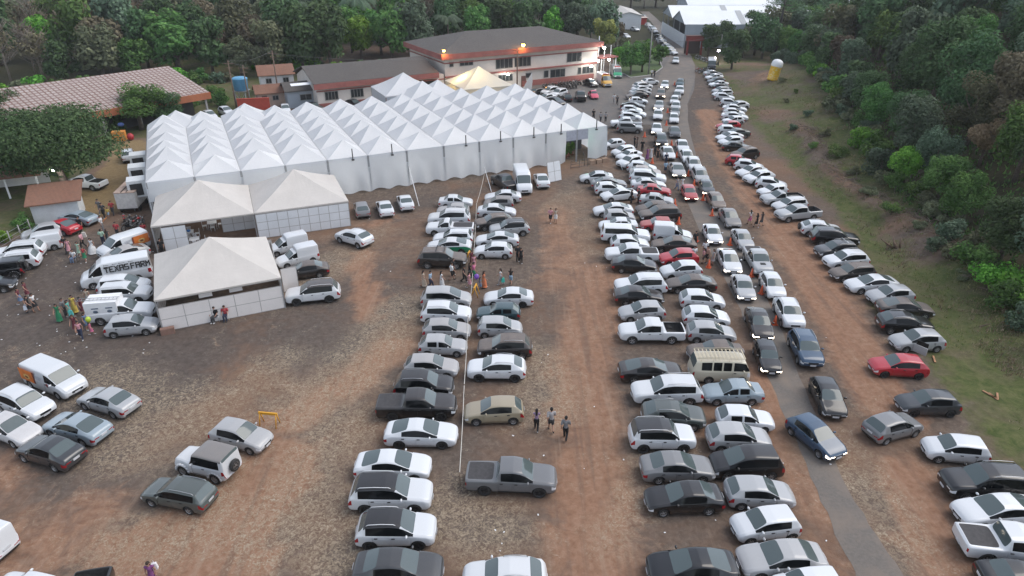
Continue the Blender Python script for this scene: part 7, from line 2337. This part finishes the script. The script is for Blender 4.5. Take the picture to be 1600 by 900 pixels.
q = gp(829, 141); tag(MB().add([(q.x - 1.6, q.y - .6, .3), (q.x + .2, q.y + .2, .1), (q.x + .4, q.y + .3, 1.7), (q.x + .25, q.y + .2, 3.4), (q.x - .7, q.y - .2, 1.9), (q.x - 1.6, q.y - .4, .3), (q.x + .2, q.y + .4, .1), (q.x + .4, q.y + .5, 1.7), (q.x + .25, q.y + .4, 3.4), (q.x - .7, q.y, 1.9)],
     [(0, 1, 2, 4), (2, 3, 4), (5, 9, 7, 6), (7, 9, 8), (0, 4, 9, 5), (1, 6, 7, 2), (2, 7, 8, 3), (4, 3, 8, 9)]).build('folded_canopy', WTENT), 'white triangular canopy corner left of the yard motorcycles', 'canopy')
# ------------------------------------------------------------------ what single vehicles carry
def add_box(car, name, c, s, mat, mi=None):
    return MB().box(c, s).build(name, mat, car)
GLY = {'T': ['11111', '11111', '00100', '00100', '00100', '00100', '00100'], 'E': ['11111', '10000', '10000', '11110', '10000', '10000', '11111'], 'X': ['10001', '01010', '01010', '00100', '01010', '01010', '10001'],
       'A': ['11111', '10001', '10001', '11111', '10001', '10001', '10001'], 'S': ['11111', '10000', '10000', '11111', '00001', '00001', '11111'], 'F': ['11111', '10000', '10000', '11110', '10000', '10000', '10000'],
       'R': ['11111', '10001', '10001', '11110', '10100', '10010', '10001'], 'M': ['10001', '11011', '11111', '10101', '10001', '10001', '10001'], ' ': ['0'] * 7}
def lettering():
    car = CAROBJ[('D', 2)]; sp = SPEC['tall_van']
    m = MB(); y = sp['W'] / 2 + .012; x = .85; cw, ch = .074, .084; z0 = 2.02
    for chx in 'TEXAS FARM':
        g = GLY[chx]
        if chx == ' ': x -= .10; continue
        for r_, row in enumerate(g):
            k = 0
            while k < len(row):
                if row[k] == '1':
                    e = k
                    while e < len(row) and row[e] == '1': e += 1
                    hh = ch * (1.25 if r_ in (0, 3, 6) else 1.04)
                    m.box((x - (k + e) / 2 * cw, y + (.0015 if r_ % 2 else 0), z0 - r_ * ch), ((e - k) * cw + (.03 if e - k == 1 else 0), .02, hh))
                    k = e
                else: k += 1
        x -= 5 * cw + .055
    m.build('lettering', BLACK, car)
    m = MB()
    for xx, w_ in ((.55, .35), (-.15, .30), (-.75, .42), (-1.5, .30)): m.box((xx, y, 2.22), (w_, .012, .035)); m.box((xx + w_ * .5 + .05, y, 2.22), (.07, .014, .08))
    m.build('small_emblems', plain('emblem_grey', (.08, .08, .09), .5), car)
lettering()
OR1 = plain('orange_print', (.62, .17, .03), .4, .25, 2.0); OR2 = plain('brown_print', (.20, .045, .02), .4, .3, 3); OR3 = plain('cream_print', (.62, .42, .15), .4, .3, 4); MARK = plain('dark_red_print', (.22, .02, .02), .5)
for key, sd_ in ((('D', 0), 1), (('F', 0), -1)):
    car = CAROBJ[key]; sp = SPEC['panel_van']; L_, W_ = sp['L'], sp['W']
    y = sd_ * (W_ / 2 + .004)
    MB().box((-L_ / 2 + .98, y, 1.20), (1.62, .014, .95)).build('picture', OR1, car)
    MB().box((-L_ / 2 + 1.80, y, 1.20), (.16, .018, .95)).build('picture_band', OR2, car)
    MB().ball((-L_ / 2 + .95, y, 1.10), (.42, .014, .26), 16, 8).build('picture_motif', OR3, car)
    MB().ball((-L_ / 2 + .95, y + sd_ * .006, 1.08), (.22, .014, .12), 16, 8).build('picture_motif', OR2, car)
    MB().ball((.75, sd_ * (W_ / 2 - .0), 1.0), (.15, .016, .15), 14, 8).build('round_emblem', MARK, car)
    m = MB()
    for k in range(3): m.box((-.1, y, 1.45 - .12 * k), (.7 - .15 * k, .012, .04))
    m.build('small_writing', plain('pale_print', (.35, .36, .40), .5), car)
    MB().box((-L_ / 2 - .03, 0, 1.15), (.02, 1.45, .9)).build('rear_picture', OR1, car)
# cargo box and ladder on the small pickup
car = CAROBJ[('D', 5)]
MB().box((-1.15, 0, 1.42), (2.55, 1.72, 1.35)).build('cargo_box', WHITEP, car)
m = MB()
for s in (-1, 1): m.tube([(.2, -.25 + s * .2, 2.16), (-3.1, -.25 + s * .2, 2.22)], .025, 5)
for k in range(11): m.tube([(.1 - k * .31, -.45, 2.17), (.1 - k * .31, -.05, 2.17)], .018, 5)
m.build('ladder', STEEL, car)
m = MB()
for x in (-.5, -1.6):
    m.box((x, -.875, 1.6), (.55, .012, .10)); m.ball((x, -.87, 1.3), (.2, .012, .13), 12, 6)
m.build('side_emblems', plain('blue_grey_print', (.10, .13, .18), .5), car)
# open front door of the silver hatchback on the grass
car = CAROBJ[('R', 39)]; sp = SPEC['hatchback']
dr = empty('open_door', (sp['L'] / 2 - 1.24, sp['W'] / 2 - .02, 0), R(-58)); dr.parent = car
dr.name = 'open_door_hinge'
bpy.data.objects.remove(dr)
Md = Matrix.Rotation(R(-56), 3, 'Z'); hx = Vector((sp['L'] / 2 - 1.24, sp['W'] / 2 + .03, 0))
d_ = MB().box(hx + Md @ Vector((-.5, 0, .62)), (1.02, .07, .62), M=Md).build('open_door', PAINT, car, (*PAINTS['S'], .1))
MB().box(hx + Md @ Vector((-.55, 0, 1.14)), (.86, .03, .36), M=Md).build('door_window', GLASS, d_)
# racks, bars
car = CAROBJ[('R', 32)]
MB().tube([(-.75, .66, 1.2), (-.72, .62, 1.78), (-.72, -.62, 1.78), (-.75, -.66, 1.2)], .045, 6).tube([(-.75, .5, 1.75), (-1.5, .7, 1.22)], .04, 6).tube([(-.75, -.5, 1.75), (-1.5, -.7, 1.22)], .04, 6).build('roll_bar', CHROME, car)
MB().box((1.75, 0, 1.15), (.5, .6, .08), taper=.8).build('bonnet_scoop', BLACK, CAROBJ[('P', 16)])
for key in (('A', 6),):
    m = MB()
    for x in (.3, -.5): m.box((x, 0, 1.88), (.06, 1.5, .05))
    m.build('roof_bar', BLACK, CAROBJ[key])
MB().ball((-1.25, .0, .0 + 1.13), (.01, .01, .01)).v.clear()
# beacon bars on the ambulance vans
for key in (('L', 9), ('L', 10)): MB().box((1.0, 0, 2.48), (.35, 1.3, .14)).build('beacon', plain('beacon_red', (.5, .05, .05), .3), CAROBJ[key])
MB().box((-.3, 1.03, 1.5), (2.2, .014, .35)).build('side_band', plain('side_band', (.28, .31, .35), .5), CAROBJ[('L', 9)])

# ------------------------------------------------------------------ lamps, poles and wires
LAMPO = emit('orange_lamp', (1.0, .42, .08), 30); LAMPW = emit('white_lamp', (1.0, .97, .9), 40); LAMPP = emit('violet_white_lamp', (.95, .8, 1.0), 30)
def lamp_obj(name, p, r_, mat, label, energy, col, arm=None):
    root = empty(name, p)
    MB().ball((0, 0, 0), r_, 12, 8).build('bulb', mat, root)
    m = MB().lathe([(.02, r_ * 1.3), (r_ * 1.2, r_ * 1.1), (r_ * 1.25, r_ * .5)], 12)
    if arm is not None: m.tube([Vector((0, 0, r_ * 1.2)), Vector(arm)], .04, 5)
    m.build('lamp_hood', BLACK, root)
    ld = bpy.data.lights.new('lamp_light', 'POINT'); ld.energy = energy; ld.color = col; ld.shadow_soft_size = .25
    lo = bpy.data.objects.new('lamp_light', ld); COL.objects.link(lo); lo.location = p + Vector((0, -.3, -.45))
    return tag(root, label, 'lamp')
def on_plane(px, py, org, ang, out):
    u, z = wall_uv(px, py, org - Vector((-math.sin(ang), math.cos(ang), 0)) * out, ang)
    return org - Vector((-math.sin(ang), math.cos(ang), 0)) * out + Vector((math.cos(ang), math.sin(ang), 0)) * u + Vector((0, 0, z))
lamp_obj('wall_lamp', on_plane(693.5, 79, O2, a2_, 1.3), .22, LAMPO, 'left orange lamp glowing under the two-storey roof corner', 150, (1, .45, .1))
lamp_obj('wall_lamp', on_plane(817.5, 70, O2, a2_, 1.4), .32, LAMPO, 'right, bigger orange lamp on the two-storey roof edge', 130, (1, .45, .1))
lamp_obj('flood_lamp', on_plane(793.7, 115.5, O2, a2_, 1.6), .26, LAMPW, 'white flood lamp low on the two-storey wall, right of the yellow tent', 35, (1, .97, .9))
lamp_obj('flood_lamp', on_plane(924, 103, O2, a2_, 1.8), .30, LAMPW, 'white flood lamp above the yellow ambulance van', 14, (1, .97, .88))
lamp_obj('flood_lamp', on_plane(934.6, 94.6, O2, a2_, 3.0), .26, LAMPW, 'white flood lamp on the left post of the lit porch', 10, (1, .97, .88))
lamp_obj('flood_lamp', on_plane(951.5, 93, O2, a2_, 3.0), .26, LAMPW, 'white flood lamp on the right post of the lit porch', 10, (1, .97, .88))
lamp_obj('flood_lamp', on_plane(944, 74, O2, a2_, 2.0), .30, LAMPW, 'white flood lamp high on the pole by the yellow-green tree', 14, (1, .97, .88))
q = gp(83, 300); d = ray(83, 265); q = Vector((0, 0, CAMH)) + d * ((q.y - 2.0) / d.y)
lamp_obj('flood_lamp', q, .22, LAMPW, 'bright white lamp under the spreading tree at the left', 35, (1, .97, .9))
q = Vector((0, 0, CAMH)) + ray(1123, 79) * ((gp(1123, 100).y) / ray(1123, 79).y)
lamp_obj('street_lamp', q, .26, LAMPP, 'violet-white lamp on the bank by the round green tree', 90, (.95, .85, 1))
ld = bpy.data.lights.new('tent_light', 'POINT'); ld.energy = 420; ld.color = (1, .74, .26); ld.shadow_soft_size = .4
lo = bpy.data.objects.new('tent_light', ld); COL.objects.link(lo); c = gp(747.5, 103, 7.2); lo.location = (c.x - 2.6, c.y - .3, 4.6)

def pole(px, py, h, r_, mat, label, arm=True, name='utility_pole', base=None):
    p = gp(px, py) if base is None else base
    root = empty(name, p)
    MB().tube([(0, 0, -.3), (0, 0, h)], [r_, r_ * .7], 8).build('mast', mat, root)
    if arm: MB().box((0, 0, h - .5), (1.8, .12, .12)).box((0, 0, h - 1.2), (1.2, .1, .1)).build('crossarm', WOODD, root)
    tag(root, label, 'pole'); return Vector((p.x, p.y, h))
GP = plain('grey_pole', (.22, .22, .21), .7)
t1 = pole(1013, 117, 9.6, .17, GP, 'tall grey light pole on the street island', False, 'light_pole')
MB().box((t1.x, t1.y - .7, 9.5), (.25, 1.5, .12)).build('lamp_arm', GP)
bpy.data.objects['lamp_arm'].parent = bpy.data.objects['light_pole']; bpy.data.objects['lamp_arm'].matrix_parent_inverse = Matrix.Translation(-Vector((t1.x, t1.y, 0)))
t2 = pole(808, 142, 8.2, .15, WOODD, 'dark utility pole before the two-storey building')
t3 = pole(370, 172, 8.5, .14, WOODD, 'left dark utility pole beside the blue tank'); t4 = pole(391, 170, 7.6, .14, WOODD, 'right dark utility pole beside the blue tank')
t5 = pole(436, 152, 8.6, .15, WOODD, 'dark utility pole in front of the white house')
t6 = pole(933, 121, 8.6, .13, WHITEP, 'white lamp pole at the right end of the two-storey building', False, 'light_pole'); t7 = pole(942, 122, 6.8, .10, WHITEP, 'thin white post carrying a lamp by the ambulance van', False, 'lamp_post'); t8 = pole(952, 119, 6.6, .1, WHITEP, 'right thin white post of the lit porch', False, 'lamp_post')
t9 = pole(1122, 104, 7.2, .12, GP, 'grey lamp pole on the bank with the violet lamp', False, 'light_pole')
t10 = pole(1028, 82, 7.5, .13, GP, 'grey pole at the left of the parked far cars', False); t11 = pole(17, 192, 8, .14, WOODD, 'dark pole rising before the barn roof at left', False)
def wire(a, b, lab, sag=.7):
    pts_ = [a.lerp(b, k / 10) - Vector((0, 0, sag * math.sin(math.pi * k / 10))) for k in range(11)]
    tag(MB().tube(pts_, .022, 4).build('overhead_wire', plain('wire', (.16, .16, .16), .6) if 'wire' not in bpy.data.materials else bpy.data.materials['wire']), lab, 'wire')
wire(t2, t1 - Vector((0, 0, 2.5)), 'thin wire from the dark pole to the island light pole'); wire(t1 - Vector((0, 0, 2.5)), t9, 'thin wire from the island light pole to the violet lamp pole'); wire(t5, t3, 'wire between the house pole and the tank pole'); wire(t3, t4, 'short wire between the two tank poles', .2)
wire(t5 - Vector((0, 0, .6)), t2 - Vector((0, 0, .6)), 'long wire across the low building roof', 1.4)
# lit porch at the end of the building
p = gp(940, 121); r_ = empty('porch_roof', (p.x + .6, p.y + .8, 0), a2_)
MB().box((0, 0, 4.3), (4.6, 3.4, .25)).build('slab', REDBAND, r_)
for a in (-1.9, 1.9): MB().box((a, -1.4, 2.1), (.18, .18, 4.2)).build('column', WHITEP, r_)
tag(r_, 'small red porch roof on white columns at the end of the two-storey building', 'porch')
# kerb of the street island
isl = [(958, 108), (985, 122), (1020, 118), (1036, 106), (1030, 92), (1005, 82), (975, 84), (958, 95)]
pts = [gp(*q) for q in isl]; n = len(pts); C_ = sum(pts, Vector()) / n
vs = [(p.x, p.y, 0.0) for p in pts] + [(p.x, p.y, .14) for p in pts] + [(C_ + (p - C_) * .96).to_tuple()[:2] + (.14,) for p in pts] + [(C_ + (p - C_) * .96).to_tuple()[:2] + (.11,) for p in pts]
fs = []
for k in range(n):
    j = (k + 1) % n; fs += [(j, k, n + k, n + j), (n + j, n + k, 2 * n + k, 2 * n + j)]
tag(MB().add(vs, fs).build('kerb', CONCRETE), kind='structure')
gi = NT('island_grass'); f_ = gi.noise(1.2, 5, .7, gi.pos()); gi.base(gi.ramp(f_, [(.3, (.035, .06, .018)), (.7, (.08, .12, .035))])); gi.set(Roughness=.95)
tag(MB().add([v for v in vs[3 * n:]], [tuple(range(n))[::-1]]).build('lawn', gi.mat), kind='structure')
# chain fence behind the marquee at the left
a, b = gp(170, 205), gp(222, 192); r_ = empty('wire_fence', a); d = b - a
m = MB()
for k in range(7): q = d * (k / 6); m.tube([q, q + Vector((0, 0, 1.8))], .05, 5)
m.build('posts', CONCRETE, r_)
m = MB()
for z in (.3, .7, 1.1, 1.5, 1.75): m.tube([Vector((0, 0, z)), d + Vector((0, 0, z))], .015, 4)
m.build('wires', STEEL, r_); tag(r_, 'wire fence on concrete posts left of the marquee back', 'fence')
a, b = gp(2, 392), gp(118, 322); r_ = empty('wire_fence', a); d = b - a
m = MB()
for k in range(9):
    q = d * (k / 8); 
    if k < 4: m.tube([q, q + Vector((0, 0, 1.5))], .06, 5)
m.build('posts', CONCRETE, r_); m = MB()
for z in (.4, .8, 1.3): m.tube([Vector((0, 0, z)), d * .38 + Vector((0, 0, z))], .014, 4)
m.build('wires', STEEL, r_); tag(r_, 'wire fence behind the far left row of cars', 'fence')
p = gp(-2, 292); r_ = empty('red_sign_board', (p.x, p.y, 0), R(20)); MB().box((0, 0, 2.2), (.9, .12, 3.4)).build('board', plain('sign_red', (.28, .02, .03), .5), r_); MB().box((.75, 0, 1.7), (.14, .14, 3.4)).build('post', WHITEP, r_); tag(r_, 'dark red board beside a white post at the left edge', 'sign')
p = gp(188, 222); tag(MB().box((p.x - .5, p.y + 1, .7), (1.8, 1.2, 1.4), .3).build('orange_crate', plain('orange_crate', (.55, .22, .04), .7)), 'orange crate behind the spreading tree by the fence', 'crate')
p = gp(198, 222); tag(MB().ball((p.x + .2, p.y + 1, .55), (.5, .5, .55)).build('red_drum', plain('red_drum', (.35, .02, .03), .5)), 'round red bundle beside the orange crate', 'bundle')
p = gp(187, 214); tag(MB().ball((p.x, p.y + 1.2, 1.65), (.5, .4, .3)).build('blue_bundle', plain('blue_tarp', (.10, .16, .40), .6)), 'blue bundle on top of the orange crate', 'bundle')

for k in range(7):
    ld = bpy.data.lights.new('marquee_light', 'POINT'); ld.energy = 70; ld.color = (1, .98, .94); ld.shadow_soft_size = .3
    lo = bpy.data.objects.new('marquee_light', ld); COL.objects.link(lo); lo.location = P0 + UX * (6 + 7.6 * k) + UY * 3.2 + Vector((0, 0, 2.6))
# ------------------------------------------------------------------ light
w = bpy.data.worlds.new('World'); SC.world = w; w.use_nodes = True
wt_ = w.node_tree
bg = wt_.nodes['Background']
sky = wt_.nodes.new('ShaderNodeTexSky'); sky.sky_type = 'NISHITA'; sky.sun_disc = False
SUN_EL, SUN_AZ = R(52), R(78)      # veiled sun beyond the scene, to the right
sky.sun_elevation = SUN_EL; sky.sun_rotation = SUN_AZ
sky.air_density = 1.0; sky.dust_density = 1.0; sky.ozone_density = .6
hs = wt_.nodes.new('ShaderNodeHueSaturation'); hs.inputs['Saturation'].default_value = .5   # veiled by cloud
wt_.links.new(sky.outputs['Color'], hs.inputs['Color']); wt_.links.new(hs.outputs['Color'], bg.inputs['Color'])
bg.inputs['Strength'].default_value = 0.13
sd = bpy.data.lights.new('sun', 'SUN'); sd.energy = 0.9; sd.angle = R(45); sd.color = (1.0, .93, .84)
so = bpy.data.objects.new('sun', sd); COL.objects.link(so)
dv = Vector((math.sin(SUN_AZ) * math.cos(SUN_EL), math.cos(SUN_AZ) * math.cos(SUN_EL), math.sin(SUN_EL)))
so.rotation_euler = dv.to_track_quat('Z', 'Y').to_euler()
so.location = (0, 0, 100)
SC.view_settings.view_transform = 'Standard'; SC.view_settings.look = 'None'; SC.view_settings.gamma = 1
SC.view_settings.exposure = 1.12
SC.render.engine = 'CYCLES'
SC.cycles.max_bounces = 6; SC.cycles.diffuse_bounces = 3; SC.cycles.glossy_bounces = 2; SC.cycles.transmission_bounces = 3
SC.cycles.caustics_reflective = False; SC.cycles.caustics_refractive = False
SC.render.resolution_x = 1024; SC.render.resolution_y = 576

hz = bpy.data.materials.new('haze'); hz.use_nodes = True
hz.node_tree.nodes.remove(hz.node_tree.nodes['Principled BSDF'])
pv = hz.node_tree.nodes.new('ShaderNodeVolumePrincipled'); pv.inputs['Density'].default_value = 0.0002; pv.inputs['Color'].default_value = (.93, .96, 1, 1); pv.inputs['Anisotropy'].default_value = .2
hz.node_tree.links.new(pv.outputs[0], hz.node_tree.nodes['Material Output'].inputs['Volume'])
tag(MB().box((0, 1850, 34.0), (5200, 4400, 70)).build('haze', hz), kind='stuff')
